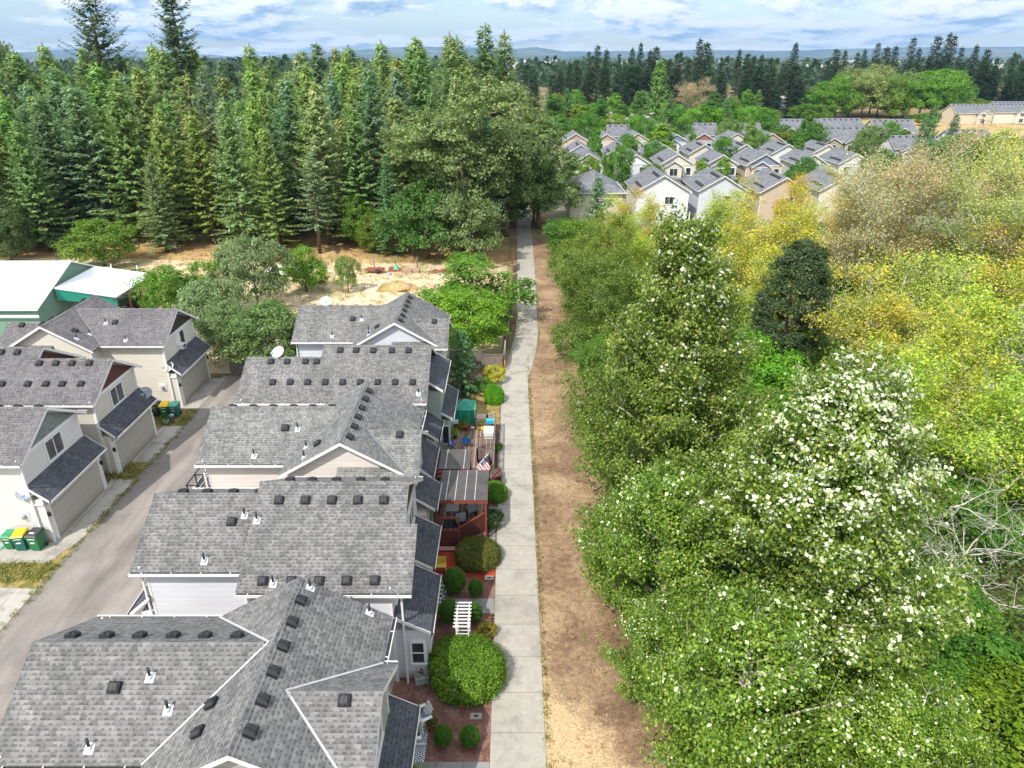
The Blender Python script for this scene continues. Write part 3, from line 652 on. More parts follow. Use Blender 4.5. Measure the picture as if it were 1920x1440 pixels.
L1 = modelA(-38.1, 31.35, -1, 'pale townhouse at the left edge with grey shingled gable above its garage', MT['pale'], MT['roof_warm'], GL, MT['greyshake']); L1.finish()
L2 = modelB(-38.1, 39.7, -1, 'beige townhouse with dark red gable and dish, between two others across the alley', MT['taupe'], MT['roof_warm'], GL, MT['dkred'], 0, 7.9)
L2.vents([(-4.6, 3.52), (-5.66, 3.52), (-7.45, 2.75), (-8.52, 2.75), (-9.56, 2.75), (-10.68, 2.75), (-5.69, 1.33), (-7.34, 1.33), (-8.48, 1.33), (-9.53, 1.33), (-10.71, 1.34)], P3); L2.finish()
L3 = modelA(-38.1, 48.5, -1, 'cream townhouse with dark gable and window air conditioner, farthest across the alley', MT['cream'], MT['roof_warm'], GL, MT['dkbrown'], detail='L3'); L3.finish()
# ------------------------------------------------------------------ foliage generators
def fast_mesh(name, V, F4, mats, mi=None, smooth=False):
    me = bpy.data.meshes.new(name); nv = len(V); nf = len(F4)
    me.vertices.add(nv); me.vertices.foreach_set('co', np.ascontiguousarray(V, dtype=np.float32).ravel())
    me.loops.add(nf * 4); me.loops.foreach_set('vertex_index', np.ascontiguousarray(F4, dtype=np.int32).ravel())
    me.polygons.add(nf); me.polygons.foreach_set('loop_start', np.arange(0, nf * 4, 4, dtype=np.int32))
    me.polygons.foreach_set('loop_total', np.full(nf, 4, dtype=np.int32))
    for m in (mats if isinstance(mats, (list, tuple)) else [mats]): me.materials.append(m)
    if mi is not None: me.polygons.foreach_set('material_index', np.ascontiguousarray(mi, dtype=np.int32))
    me.update(calc_edges=True); return me
def unit(a): return a / (np.linalg.norm(a, axis=1, keepdims=True) + 1e-9)
def leaf_quads(C, Nn, A, s, asp, fold=0.12):
    A = unit(A - Nn * np.sum(A * Nn, axis=1, keepdims=True)); B = np.cross(Nn, A)
    h = (s * .5)[:, None]; w = (s * .5 * asp)[:, None]
    v = np.empty((len(C), 4, 3)); v[:, 0] = C - A * h; v[:, 1] = C + B * w + Nn * h * fold; v[:, 2] = C + A * h; v[:, 3] = C - B * w + Nn * h * fold
    return v.reshape(-1, 3), np.arange(len(C) * 4).reshape(-1, 4)
def sample_crown(rng, lobes, n, lo=.62):
    """points near the surface of a union of ellipsoids, with outward directions"""
    L_ = np.array(lobes, dtype=float); vol = (L_[:, 3] * L_[:, 4] * L_[:, 5]) ** (2 / 3); pr = vol / vol.sum()
    P = []; D = []
    while len(P) < n:
        k = rng.choice(len(L_), p=pr); d = rng.normal(size=3); d /= np.linalg.norm(d)
        if d[2] < -0.55: continue
        r = lo + (1.04 - lo) * rng.random() ** .6
        p = L_[k, :3] + d * L_[k, 3:] * r
        q = (p - L_[:, :3]) / L_[:, 3:]; q = np.linalg.norm(q, axis=1); q[k] = 9
        if q.min() < .68: continue
        P.append(p); D.append(d / L_[k, 3:] * L_[k, 3:].mean())
    return np.array(P), unit(np.array(D))
def broad_crown(name, seed, lobes, nclump, kleaf, leaf, cr, mats, white=None, asp=.6, flat=.6, droop=0.0, lo=.6, upbias=.45):
    rng = np.random.default_rng(seed); P, D = sample_crown(rng, lobes, nclump, lo)
    crs = cr * (.55 + .9 * rng.random(nclump))
    n = nclump * kleaf
    c = np.repeat(P, kleaf, 0); d = np.repeat(D, kleaf, 0); rr = np.repeat(crs, kleaf)
    g = unit(rng.normal(size=(n, 3))) * (rng.random(n) ** .45)[:, None]
    g[:, 2] *= flat
    pos = c + g * rr[:, None]; pos[:, 2] -= droop * (np.linalg.norm(g[:, :2], axis=1) ** 2) * rr
    nn = unit(g * .55 + d * .5 + np.array([0, 0, upbias]) + rng.normal(size=(n, 3)) * .42)
    A = rng.normal(size=(n, 3)) + d * .4; A[:, 2] -= .3
    s = leaf * (.6 + .8 * rng.random(n))
    mi = None
    if white:
        zz = pos[:, 2]; zt = (zz - zz.min()) / (zz.max() - zz.min()); out = np.sum(g * d, axis=1)
        cl = np.repeat(rng.random(nclump), kleaf)
        prob = white * np.clip(zt * 1.25 - .12, .03, 1) ** 1.5 * (.12 + 3.0 * (cl > .72)) * np.clip(out + .55, .1, 1.4)
        mi = (rng.random(n) < prob).astype(int); s = s * (1 + .25 * mi)
    V, F = leaf_quads(pos, nn, A, s, asp)
    return fast_mesh(name, V, F, mats, mi), P
def wood(name, base_r, h, targets, mat, rng=None, lean=(0, 0), n=7, twig=.03, extra=None, start=.25):
    """tapered trunk with limbs that run out to crown points"""
    rng = rng or np.random.default_rng(1); b = MB()
    tp = [(lean[0] * t + math.sin(t * 5 + 1) * .02 * h * t, lean[1] * t + math.cos(t * 4) * .015 * h * t, h * t) for t in (0, .08, .25, .45, .65, .85, 1)]
    b.tube(tp, [base_r * k for k in (1.5, 1.05, .9, .7, .5, .28, .08)], n)
    for t in targets:
        z0 = max(h * start, min(t[2] * .62, h * .85)); k = z0 / h
        p0 = Vector((lean[0] * k, lean[1] * k, z0)); p1 = Vector(t); mid = p0.lerp(p1, .5) + Vector((rng.normal() * .2, rng.normal() * .2, -.06 * (p1 - p0).length + rng.normal() * .15))
        r = base_r * max(.16, .5 * (1 - k)); b.tube([p0, mid, p1], [r, r * .55, twig], 5, cap=False)
    return b.data(name, mat)
def conifer(name, seed, H, Rr, mats, base=.12, whorl=.55, dens=1.0, leaf=.5, droop=.25, taper=.85, asp=.34, irregular=.25, dead=0.0):
    """whorls of branches carrying flat sprays of needles"""
    rng = np.random.default_rng(seed); C = []; Nn = []; A = []; S = []; b = MB()
    b.tube([(0, 0, 0), (0, 0, H * .3), (.05, 0, H * .7), (0, 0, H)], [H * .013 + .06, H * .010 + .04, H * .006 + .02, .015], 7)
    z = H * base
    while z < H * .985:
        t = (z / H - base) / (1 - base); nb = int(rng.integers(5, 8)); a0 = rng.random() * 6.28
        for k in range(nb):
            if rng.random() < .10: continue
            L_ = Rr * (1 - t) ** taper * (1 - irregular + 2 * irregular * rng.random()) + .12
            if t < .12: L_ *= .62 + 3 * t
            a = a0 + k * 6.283 / nb + rng.normal() * .22; dirx, diry = math.cos(a), math.sin(a)
            up = .55 * t - droop * (1 - t) + rng.normal() * .06
            zz = z + rng.normal() * whorl * .25
            end = (dirx * L_, diry * L_, zz + L_ * up + .12 * L_)
            if L_ > .7 and z < H * .8: b.tube([(0, 0, zz), (dirx * L_ * .55, diry * L_ * .55, zz + L_ * up * .5 - .03 * L_), end], [.045 * L_ / Rr + .02, .02, .008], 3, cap=False)
            if rng.random() < dead: continue
            m = max(3, int(L_ / (leaf * .30) * dens))
            for j in range(m):
                q = (j + rng.random()) / m; q = .18 + .84 * q
                bx, by, bz = dirx * L_ * q, diry * L_ * q, zz + L_ * up * q + .12 * L_ * q * q - .05 * L_ * math.sin(q * 3.14)
                for sd in (-1, 1):
                    w = leaf * (1.25 - .75 * q) * (.6 + .7 * rng.random()); ang = a + sd * (.95 - .45 * q + rng.normal() * .22)
                    ax = np.array([math.cos(ang), math.sin(ang), -.22 + rng.normal() * .22])
                    C.append((bx + ax[0] * w * .45, by + ax[1] * w * .45, bz + ax[2] * w * .45 + rng.normal() * .05)); A.append(ax); S.append(w * 1.25)
                    Nn.append((dirx * .35 + rng.normal() * .35, diry * .35 + rng.normal() * .35, 1.0))
        z += whorl * (1 - .45 * t)
    for j in range(14):
        C.append((rng.normal() * .06, rng.normal() * .06, H * (.96 + .05 * j / 14))); A.append((rng.normal() * .5, rng.normal() * .5, 1)); S.append(leaf * .7); Nn.append((rng.normal(), rng.normal(), .2))
    V, F = leaf_quads(np.array(C), unit(np.array(Nn, dtype=float)), np.array(A, dtype=float), np.array(S), asp, .05)
    return fast_mesh(name, V, F, mats[0]), b.data(name + '_wood', mats[1])
def twig_tree(name, seed, H, spread, mat, levels=3, nb=(7, 7, 6), thick=.11, gnarl=.35, up=.5, r1=.42):
    """bare branching wood; returns mesh and tip points"""
    rng = np.random.default_rng(seed); V = []; F = []; tips = []
    def seg(p0, p1, ra, rb):
        d = p1 - p0; L_ = np.linalg.norm(d) + 1e-9; d = d / L_
        a = np.cross(d, [0, 0, 1.0]) if abs(d[2]) < .95 else np.cross(d, [1.0, 0, 0]); a /= np.linalg.norm(a); c = np.cross(d, a); n = len(V)
        for k in range(3):
            u = a * math.cos(k * 2.0944) + c * math.sin(k * 2.0944); V.append(p0 + u * ra)
        for k in range(3):
            u = a * math.cos(k * 2.0944) + c * math.sin(k * 2.0944); V.append(p1 + u * rb)
        for k in range(3): F.append((n + k, n + (k + 1) % 3, n + 3 + (k + 1) % 3, n + 3 + k))
    def branch(p, d, L_, r, lev):
        ns = 5 if lev < 2 else 4; pts = [p]; dd = d.copy()
        for i in range(ns):
            dd = dd + rng.normal(size=3) * gnarl * (.5 if lev == 0 else 1) * .5; dd[2] += up * .10; dd /= np.linalg.norm(dd)
            q = pts[-1] + dd * L_ / ns; seg(pts[-1], q, r * (1 - i / ns * .7), r * (1 - (i + 1) / ns * .7)); pts.append(q)
        if lev >= levels: tips.append(pts[-1]); tips.append(pts[-2]); return
        for k in range(nb[min(lev, len(nb) - 1)]):
            i = 1 + int(rng.random() * (ns)); i = min(i, ns); base = pts[i]
            a = rng.random() * 6.283; side = np.array([math.cos(a), math.sin(a), 0]); nd = dd * (.55 if lev else .5) + side * (.75 if lev else spread) + np.array([0, 0, up * (.6 if lev == 0 else .2)])
            nd /= np.linalg.norm(nd); branch(base, nd, L_ * (r1 if lev else r1 * 1.15) * (.7 + .6 * rng.random()), max(r * .45, .009), lev + 1)
    branch(np.array([0, 0, 0.0]), np.array([0, 0, 1.0]), H * .62, thick, 0)
    return fast_mesh(name, np.array(V), np.array(F), mat), np.array(tips)
def tip_leaves(name, seed, tips, k, leaf, spread, mat, frac=1.0, asp=.6):
    rng = np.random.default_rng(seed); t = tips[rng.random(len(tips)) < frac]; c = np.repeat(t, k, 0); n = len(c)
    pos = c + rng.normal(size=(n, 3)) * spread; V, F = leaf_quads(pos, unit(rng.normal(size=(n, 3)) * .6 + [0, 0, .8]), rng.normal(size=(n, 3)), leaf * (.6 + .8 * rng.random(n)), asp)
    return fast_mesh(name, V, F, mat)
# ------------------------------------------------------------------ foliage materials
F_needle = m_leaf('needles', [(0.065, 0.115, 0.045), (0.15, 0.225, 0.095), (0.26, 0.34, 0.155), (0.46, 0.53, 0.32)], .6, .40)
F_leaf = m_leaf('leaves', [(0.045, 0.085, 0.016), (0.10, 0.17, 0.032), (0.16, 0.245, 0.05), (0.25, 0.31, 0.085)], .5, .42)
F_oak = m_leaf('oak_leaves', [(0.05, 0.08, 0.028), (0.14, 0.19, 0.065), (0.25, 0.30, 0.115), (0.38, 0.42, 0.20)], .5, .35)
F_yel = m_leaf('autumn_leaves', [(0.13, 0.19, 0.026), (0.36, 0.40, 0.055), (0.68, 0.61, 0.085), (0.82, 0.52, 0.07)], .5, .38)
F_pale = m_leaf('pale_leaves', [(0.20, 0.23, 0.08), (0.38, 0.38, 0.19), (0.54, 0.50, 0.29), (0.56, 0.40, 0.22)], .6, .3)
F_pop = m_leaf('poplar_leaves', [(0.035, 0.07, 0.010), (0.10, 0.17, 0.018), (0.20, 0.28, 0.032), (0.46, 0.46, 0.14)], .5, .34)
F_white = m_leaf('poplar_leaf_backs', [(0.50, 0.52, 0.38), (0.68, 0.70, 0.58), (0.76, 0.77, 0.70)], .6, .25)
W_bark = m_plain('bark', (0.13, 0.095, 0.07), 0.9, 0.4, 6)
W_pale = m_plain('bark_pale', (0.50, 0.47, 0.40), 0.9, 0.3, 5)
W_grey = m_plain('bark_lichen', (0.42, 0.39, 0.31), 0.9, 0.4, 4)
# ------------------------------------------------------------------ tree kinds
KIND = {}
KIND['fir1'] = conifer('fir', 1, 22, 4.3, (F_needle, W_bark), .13, leaf=.62, taper=.72, irregular=.38, dens=1.15)
KIND['fir2'] = conifer('fir', 2, 22, 4.7, (F_needle, W_bark), .08, leaf=.66, droop=.32, taper=.8, irregular=.35, dens=1.1)
KIND['fir3'] = conifer('fir', 3, 22, 3.8, (F_needle, W_bark), .18, leaf=.6, irregular=.42, taper=.7, dens=1.15)
KIND['fir4'] = conifer('fir', 4, 22, 4.9, (F_needle, W_bark), .08, leaf=.62, taper=.85, irregular=.35, dens=1.15)
KIND['fir5'] = conifer('fir', 51, 22, 3.4, (F_needle, W_bark), .22, leaf=.55, taper=.6, irregular=.5, dens=.8, whorl=.75, dead=.12)
KIND['fir6'] = conifer('fir', 52, 22, 5.4, (F_needle, W_bark), .05, leaf=.7, taper=.95, irregular=.3, dens=1.2, droop=.15)
KIND['oldfir'] = conifer('old_fir', 5, 36, 8.5, (F_needle, W_bark), .2, whorl=.95, leaf=.95, irregular=.45, droop=.1, taper=.7, asp=.3)
KIND['oldfir2'] = conifer('old_fir', 6, 36, 5.6, (F_needle, W_bark), .2, whorl=.9, leaf=.9, irregular=.5, droop=.3, taper=.6)
KIND['far1'] = conifer('far_fir', 7, 30, 6.2, (F_needle, W_bark), .08, whorl=1.0, leaf=1.25, dens=.8, irregular=.35)
KIND['far2'] = conifer('far_fir', 8, 30, 4.8, (F_needle, W_bark), .10, whorl=1.1, leaf=1.2, dens=.8, irregular=.45, taper=.7)
KIND['far3'] = conifer('far_fir', 9, 30, 7.2, (F_needle, W_bark), .04, whorl=1.1, leaf=1.4, dens=.75, irregular=.4, taper=.6)
KIND['spruce'] = conifer('spruce', 10, 6, 2.3, (F_needle, W_bark), .03, whorl=.28, leaf=.30, dens=1.1, droop=.3, taper=.9, irregular=.15)
def add_kind(key, seed, lobes, nclump, kleaf, leaf, cr, mat, tr=.16, bark=None, trunk_h=None, nt=14, **kw):
    me, P = broad_crown(key, seed, lobes, nclump, kleaf, leaf, cr, mat, **kw)
    rng = np.random.default_rng(seed); top = max(l[2] + l[5] for l in lobes)
    idx = rng.choice(len(P), min(nt, len(P)), replace=False)
    KIND[key] = (me, wood(key + '_wood', tr, trunk_h or top * .85, [tuple(P[i]) for i in idx], bark or W_bark, rng))
def lobes_round(rng, R_, zc, rz, n, jr=.45, sub=.55):
    L_ = [(0, 0, zc, R_ * .72, R_ * .72, rz * .8)]
    for i in range(n):
        a = i * 6.283 / n + rng.normal() * .3; r = R_ * (1 - sub * .9) * (.8 + .5 * rng.random()); z = zc + rz * jr * rng.normal()
        s = R_ * sub * (.75 + .5 * rng.random()); L_.append((math.cos(a) * r * 1.1, math.sin(a) * r * 1.1, z, s, s, s * .85))
    return L_
rg = np.random.default_rng(42)
add_kind('oak1', 11, lobes_round(rg, 8.2, 12.5, 8.5, 9, .5, .48), 430, 90, .40, 1.35, F_oak, .42, nt=26, lo=.55, flat=.5)
add_kind('oak2', 12, lobes_round(rg, 6.2, 12.5, 8.0, 8, .5, .5), 300, 90, .38, 1.25, F_oak, .36, nt=22, lo=.55, flat=.5)
add_kind('tree1', 13, lobes_round(rg, 3.4, 4.0, 3.6, 6, .35, .55)+[(0,0,2.4,2.6,2.6,1.9)], 210, 80, .22, .75, F_leaf, .14)
add_kind('tree2', 14, lobes_round(rg, 3.2, 4.0, 3.7, 6, .5, .5)+[(0,0,2.4,2.2,2.2,1.8)], 180, 80, .24, .7, F_leaf, .14, flat=.8)
add_kind('tree3', 15, lobes_round(rg, 3.3, 4.1, 3.7, 7, .45, .5)+[(0,0,2.3,2.6,2.6,1.8)], 240, 70, .20, .6, F_oak, .13, flat=.9)
add_kind('colm', 18, [(0, 0, 4.2, 1.35, 1.35, 3.8), (.3, .2, 3.0, 1.5, 1.4, 2.2), (-.2, .1, 6.2, .8, .8, 1.9)], 110, 80, .22, .5, F_leaf, .09)
add_kind('bushr', 19, [(0, 0, .9, 1.5, 1.5, 1.1), (.6, .3, .9, 1.1, 1.1, .9), (-.6, -.3, 1.0, 1.0, 1.1, .9)], 120, 110, .10, .34, F_leaf, .05, trunk_h=1.2, nt=8, lo=.7)
rg2 = 0
def hedge(key, seed, lobes, ncl, kl, leaf, cr, mat):
    me, P = broad_crown(key, seed, lobes, ncl, kl, leaf, cr, mat, lo=.88, flat=1.0, upbias=.2); KIND[key] = (me, wood(key + '_wood', .03, .6, [tuple(P[i]) for i in range(6)], W_bark))
me_, P_ = broad_crown('mound', 24, [(0, 0, .62, 1.45, 1.45, 1.1), (.1, 0, .6, 1.25, 1.2, .98), (-.4, .3, .7, 1.05, 1.0, .95)], 900, 60, .085, .22, F_leaf, lo=.9, flat=.8, upbias=.3); KIND['mound'] = (me_, wood('mound_wood', .05, 1.0, [tuple(P_[i]) for i in range(8)], W_bark))
hedge('ball', 20, [(0, 0, .5, .5, .5, .5), (0, 0, .5, .42, .42, .44)], 400, 60, .045, .085, F_leaf)
hedge('ball_tall', 21, [(0, 0, .62, .46, .46, .64), (.03, 0, .6, .39, .38, .56)], 460, 60, .045, .085, F_leaf)
# dark column, willow, poplars
add_kind('darkcol', 22, [(0, 0, 6.5, 2.3, 2.3, 6.0), (.7, 0, 9, 1.5, 1.6, 3.6), (-.6, .3, 5, 1.9, 2, 3.4)], 300, 120, .17, .62, F_oak, .2, lo=.8)
add_kind('willow', 23, lobes_round(rg, 4.3, 5.6, 4.6, 8, .5, .5), 480, 90, .21, .6, F_leaf, .15, W_grey, asp=.34, lo=.6, flat=.9, upbias=.3)
def poplar(key, seed, H, rmax, nlimb, leaf, white, per=30, lean=(0, 0)):
    """trunk with steep limbs; leaves hang in plumes along every limb and side shoot, pale backs showing towards the tips"""
    rng = np.random.default_rng(seed); wd = MB(); C = []; T = []; Q = []; S = []
    tp = lambda t: np.array([lean[0] * t * t + .15 * math.sin(t * 6 + seed), lean[1] * t * t + .12 * math.cos(t * 5), H * t])
    wd.tube([tuple(tp(t)) for t in np.linspace(0, .97, 9)], [.19 * (1 - t) ** .8 + .015 for t in np.linspace(0, .97, 9)], 7)
    env = lambda z: rmax * (np.clip(z / H / .22, .35, 1) ** .6) * np.clip(1 - z / H, 0, 1) ** .72 * 1.18
    for i in range(nlimb):
        z0 = H * (.05 + .85 * (i + rng.random()) / nlimb); a = i * 2.4 + rng.normal() * .3; steep = .55 + .75 * z0 / H + rng.normal() * .12
        L_ = max(.8, env(z0) * (.8 + .45 * rng.random()) * 1.12); p = tp(z0 / H); pts = [p]; d = np.array([math.cos(a), math.sin(a), steep * .6]); d /= np.linalg.norm(d)
        ns = max(3, int(L_ / .7))
        for k in range(ns): d = d + np.array([rng.normal() * .10, rng.normal() * .10, .10 * steep]); d /= np.linalg.norm(d); p = p + d * L_ / ns; pts.append(p)
        wd.tube([tuple(q) for q in pts], [max(.012, .075 * (L_ / rmax) * (1 - k / ns) + .012) for k in range(ns + 1)], 4, cap=False)
        segs = [(pts, L_)]
        for k in range(1, ns + 1):                                     # side shoots
            for sd in range(2 if k < ns else 3):
                b_ = pts[k] if k < ns else pts[k - 1]; aa = a + rng.choice([-1, 1]) * rng.uniform(.4, 1.3); e = np.array([math.cos(aa), math.sin(aa), rng.uniform(.2, 1.1)]); e /= np.linalg.norm(e); l2 = rng.uniform(.7, 1.5) * (.6 + .4 * L_ / rmax)
                q = [b_, b_ + e * l2 * .5, b_ + e * l2 + np.array([0, 0, .25 * l2])]; segs.append((q, l2))
                if rng.random() < .5: wd.tube([tuple(x) for x in q], [.016, .011, .006], 3, cap=False)
        for q, l2 in segs:
            q = np.array(q); n = int(per * l2 * (1.4 if len(q) > 3 else 1.9)); t = (.12 + .88 * rng.random(n) ** .8) * (len(q) - 1); k = np.minimum(t.astype(int), len(q) - 2); f = (t - k)[:, None]; pos = q[k] * (1 - f) + q[k + 1] * f
            tt = t / (len(q) - 1); w = .34 * (1 - .55 * tt); pos = pos + rng.normal(size=(n, 3)) * w[:, None] * np.array([1, 1, .8]); C.append(pos); T.append(tt); Q.append(np.full(n, rng.random())); S.append(np.tile(unit((q[-1] - q[0])[None]), (n, 1)))
    C = np.concatenate(C); T = np.concatenate(T); Q = np.concatenate(Q); S = np.concatenate(S); n = len(C); C[:, 2] = np.abs(C[:, 2])
    out = C - np.array([0, 0, 0]); out[:, 2] = 0; out = unit(out)
    nn = unit(out * .45 + S * .25 + [0, 0, .35] + rng.normal(size=(n, 3)) * .55); A = rng.normal(size=(n, 3)) + S * .6 + [0, 0, -.3]
    hz = C[:, 2] / H; pr = white * np.clip(hz * 1.6 - .12, .05, 1.3) ** 2.0 * np.clip(T - .35, .02, 1) * 2.6 * (.25 + 2.2 * (Q > .60)) * np.clip(.9 + .25 * out[:, 0] - .35 * out[:, 1], .3, 1.4)
    mi = (rng.random(n) < pr).astype(int); s = leaf * (.55 + .85 * rng.random(n)) * (1 + .3 * mi * hz)
    V, F = leaf_quads(C, nn, A, s, .74); me = fast_mesh(key, V, F, [F_pop, F_white], mi); KIND[key] = (me, wd.data(key + '_wood', W_pale)); print(key, n)
poplar('poplar1', 31, 19.0, 5.0, 160, .15, .04, 27)
poplar('poplar2', 32, 15.5, 5.4, 160, .135, .17, 27, (1.6, .4))
poplar('poplar3', 33, 8.5, 3.7, 62, .12, .03, 38)
for i, (sd, H_, sp_, lf) in enumerate([(41, 16, 1.0, F_pale), (42, 15, 1.2, F_pale), (43, 15.5, 1.1, F_pale)]):
    tw, tips = twig_tree('bare', sd, H_, sp_, W_grey, 3, (12, 9, 8), .16, .4, .5, .40)
    KIND['bare%d' % (i + 1)] = (tip_leaves('pale_crown', sd, tips, 9, .18, .36, lf, .85), tw)
tw, tips = twig_tree('bare', 47, 9.5, 1.5, W_pale, 3, (11, 7, 5), .10, .6, .25, .48)
KIND['bare4'] = (tip_leaves('sparse_crown', 47, tips, 4, .13, .25, F_leaf, .35), tw)
tw, tips = twig_tree('bare', 48, 10, 1.3, W_grey, 3, (11, 8, 6), .10, .5, .35, .44)
KIND['bare5'] = (tip_leaves('sparse_crown', 48, tips, 12, .18, .35, F_yel, .9), tw)
for key, sd, kk in (('yel1', 16, 19), ('yel2', 17, 15)):
    tw, tips = twig_tree('autumn', sd, 11.0, 1.35, W_grey, 3, (12, 8, 7), .13, .5, .36, .44)
    KIND[key] = (tip_leaves('autumn_crown', sd, tips, kk, .19, .34, F_yel, .8), tw)
def plant(kind, x, y, s, color=(1, 1, 1), name='tree', label='', cat='tree', group=None, rz=None, sz=None, z=0.0, rnd=random.Random(5)):
    if rz is None: rz = rnd.random() * 6.28
    o = empty(name, (x, y, z), label, cat, group, rz); o.scale = (s, s, sz if sz else s)
    cr, wd = KIND[kind]
    link_part('crown', cr, o, color=color); link_part('trunk', wd, o)
    return o
# ------------------------------------------------------------------ planting
rnd = random.Random(7)
def jit(c, a=.12): return tuple(max(.05, v * (1 + rnd.uniform(-a, a))) for v in c)
# plantation of firs behind the field
HUES = [('yellow green', (1.25, 1.12, .75)), ('bluish green', (.85, .98, 1.25)), ('mid green', (.95, 1.05, .85)), ('fresh green', (1.15, 1.25, .75)), ('grey green', (1.35, 1.22, 1.4)), ('dark green', (.66, .78, .78))]
GF = 'firs of the plantation behind the dry field'
def side_word(x, y):
    px = 960 + x * 1333 / (y * .9085 + 6)
    return 'at its far left' if px < 190 else 'left of its middle' if px < 400 else 'in its middle' if px < 600 else 'right of its middle' if px < 800 else 'at its right end beside the oaks'
row = 0; y = 99.0
while y < 178:
    x = -118 + rnd.random() * 3 if y > 108 else -97
    while x < -7:
        xx = x + rnd.uniform(-1.2, 1.2); yy = y + rnd.uniform(-1.6, 1.6)
        px = 960 + xx * 1333 / (yy * .9085 + 6)
        ok = px > -60 and not (px > 770 and yy < 108)
        if y < 103 and rnd.random() < .32: ok = False
        if ok:
            hn, hc = HUES[rnd.choices(range(6), [3, 2, 4, 2, 1.6, 1.2])[0]]
            h = rnd.uniform(12.5, 21.5) if y < 104 else rnd.uniform(16.5, 24.0) if y < 140 else rnd.uniform(19, 27.5)
            if px > 640 and y > 120: h += 1.5
            rw = 'front row' if y < 103 else 'second row' if y < 109 else 'third row' if y < 115 else 'back rows'
            tl = 'tall' if h > 20.5 else 'shorter'
            hc = tuple(v * 1.12 for v in hc)
            plant(rnd.choice(['fir1', 'fir2', 'fir3', 'fir4', 'fir1', 'fir4', 'fir5', 'fir6']), xx, yy, h / 22 * rnd.uniform(1.0, 1.38), jit(hc), 'fir_tree', f'{tl} {hn} fir, {rw} of the plantation, {side_word(xx, yy)}', 'fir tree', GF, sz=h / 22, rnd=rnd).rotation_euler[:2] = (rnd.gauss(0, .025), rnd.gauss(0, .025))
        x += 5.4 if y < 130 else 6.6
    y += 5.6 if y < 120 else 7.5; row += 1
for x, y, k, s, c, lb in [(-80, 152, 'oldfir', 1.06, (.42, .5, .45), 'huge old dark fir rising above the plantation at the far left'), (-67, 156, 'oldfir2', .88, (.45, .52, .46), 'old dark fir between the two tallest on the left skyline'),
                          (-63.5, 150, 'oldfir2', 1.08, (.40, .5, .44), 'very tall narrow old fir cut off by the top of the photo'), (-4.0, 118, 'fir3', 1.33, (.75, .85, .6), 'pointed dark fir on the skyline above the oaks, left of its pair'), (-1.2, 122, 'fir1', 1.3, (1.1, 1.1, .9), 'pale pointed fir on the skyline above the oaks, right of its pair'),
                          (-9.5, 120, 'fir2', 1.2, (.95, 1.0, .8), 'broad green fir just left of the skyline pair above the oaks'), (-52, 168, 'fir1', 1.15, (.8, .9, .8), 'slender fir on the skyline right of the tallest old fir')]:
    plant(k, x, y, s, c, 'old_fir' if 'old' in k else 'fir_tree', lb, 'fir tree', 'firs on the left skyline', rz=1.0)
plant('oak1', -6.6, 99, 1.04, (1.0, 1.08, .95), 'oak_tree', 'huge spreading oak with olive green crown standing left of the footpath', 'oak tree', 'oaks around the footpath', rz=.6, sz=.88)
plant('oak2', 4.2, 114, .92, (.82, .98, .78), 'oak_tree', 'oak whose crown hangs over the footpath from its right side', 'oak tree', 'oaks around the footpath', rz=2.0)
plant('oak2', -.9, 108, .92, (.85, 1.0, .8), 'oak_tree', 'oak filling the gap behind the huge one, above the path end', 'oak tree', 'oaks around the footpath', rz=4.4)
plant('tree1', -11.5, 95.0, 1.5, (.75, 1.0, 1.0), 'broadleaf_tree', 'bluish green tree with leaves to the ground at the front left of the oak', 'tree', rz=1)
plant('tree3', -5.5, 93.2, 1.35, (.9, 1.0, .9), 'broadleaf_tree', 'low dense tree under the huge oak beside the fence end', 'tree', rz=2)
plant('fir2', -16.5, 97, .62, (.75, 1.05, .95), 'fir_tree', 'small green fir at the right end of the front row', 'fir tree', rz=3)
plant('fir4', -5.2, 93.5, .5, (.8, 1.0, 1.5), 'fir_tree', 'silver blue young fir poking out of the huge oak', 'fir tree', rz=3, z=6.5) if False else None
plant('fir3', -3.8, 99.5, .86, (1.1, 1.35, 1.9), 'blue_spruce', 'silver blue conifer top showing in front of the huge oak crown', 'spruce', rz=1.2)
plant('oak1', -116, 140, 1.22, (.9, .95, .75), 'oak_tree', 'big dark broadleaf crown on the left edge behind the plantation', 'oak tree', 'oaks on the left edge', rz=1.1)
plant('oak1', -104, 152, 1.1, (.85, .95, .75), 'oak_tree', 'second dark broadleaf crown just right of the one at the left edge', 'oak tree', 'oaks on the left edge', rz=3.1)
plant('tree1', -1.0, 113.5, 1.35, (.7, 1.0, .6), 'broadleaf_tree', 'dark leafy tree closing the view at the end of the path, left one', 'tree', 'trees closing the path end', rz=.3)
plant('tree3', 3.6, 117.5, 1.5, (.7, .95, .6), 'broadleaf_tree', 'dark leafy tree closing the view at the end of the path, right one', 'tree', 'trees closing the path end', rz=1.3)
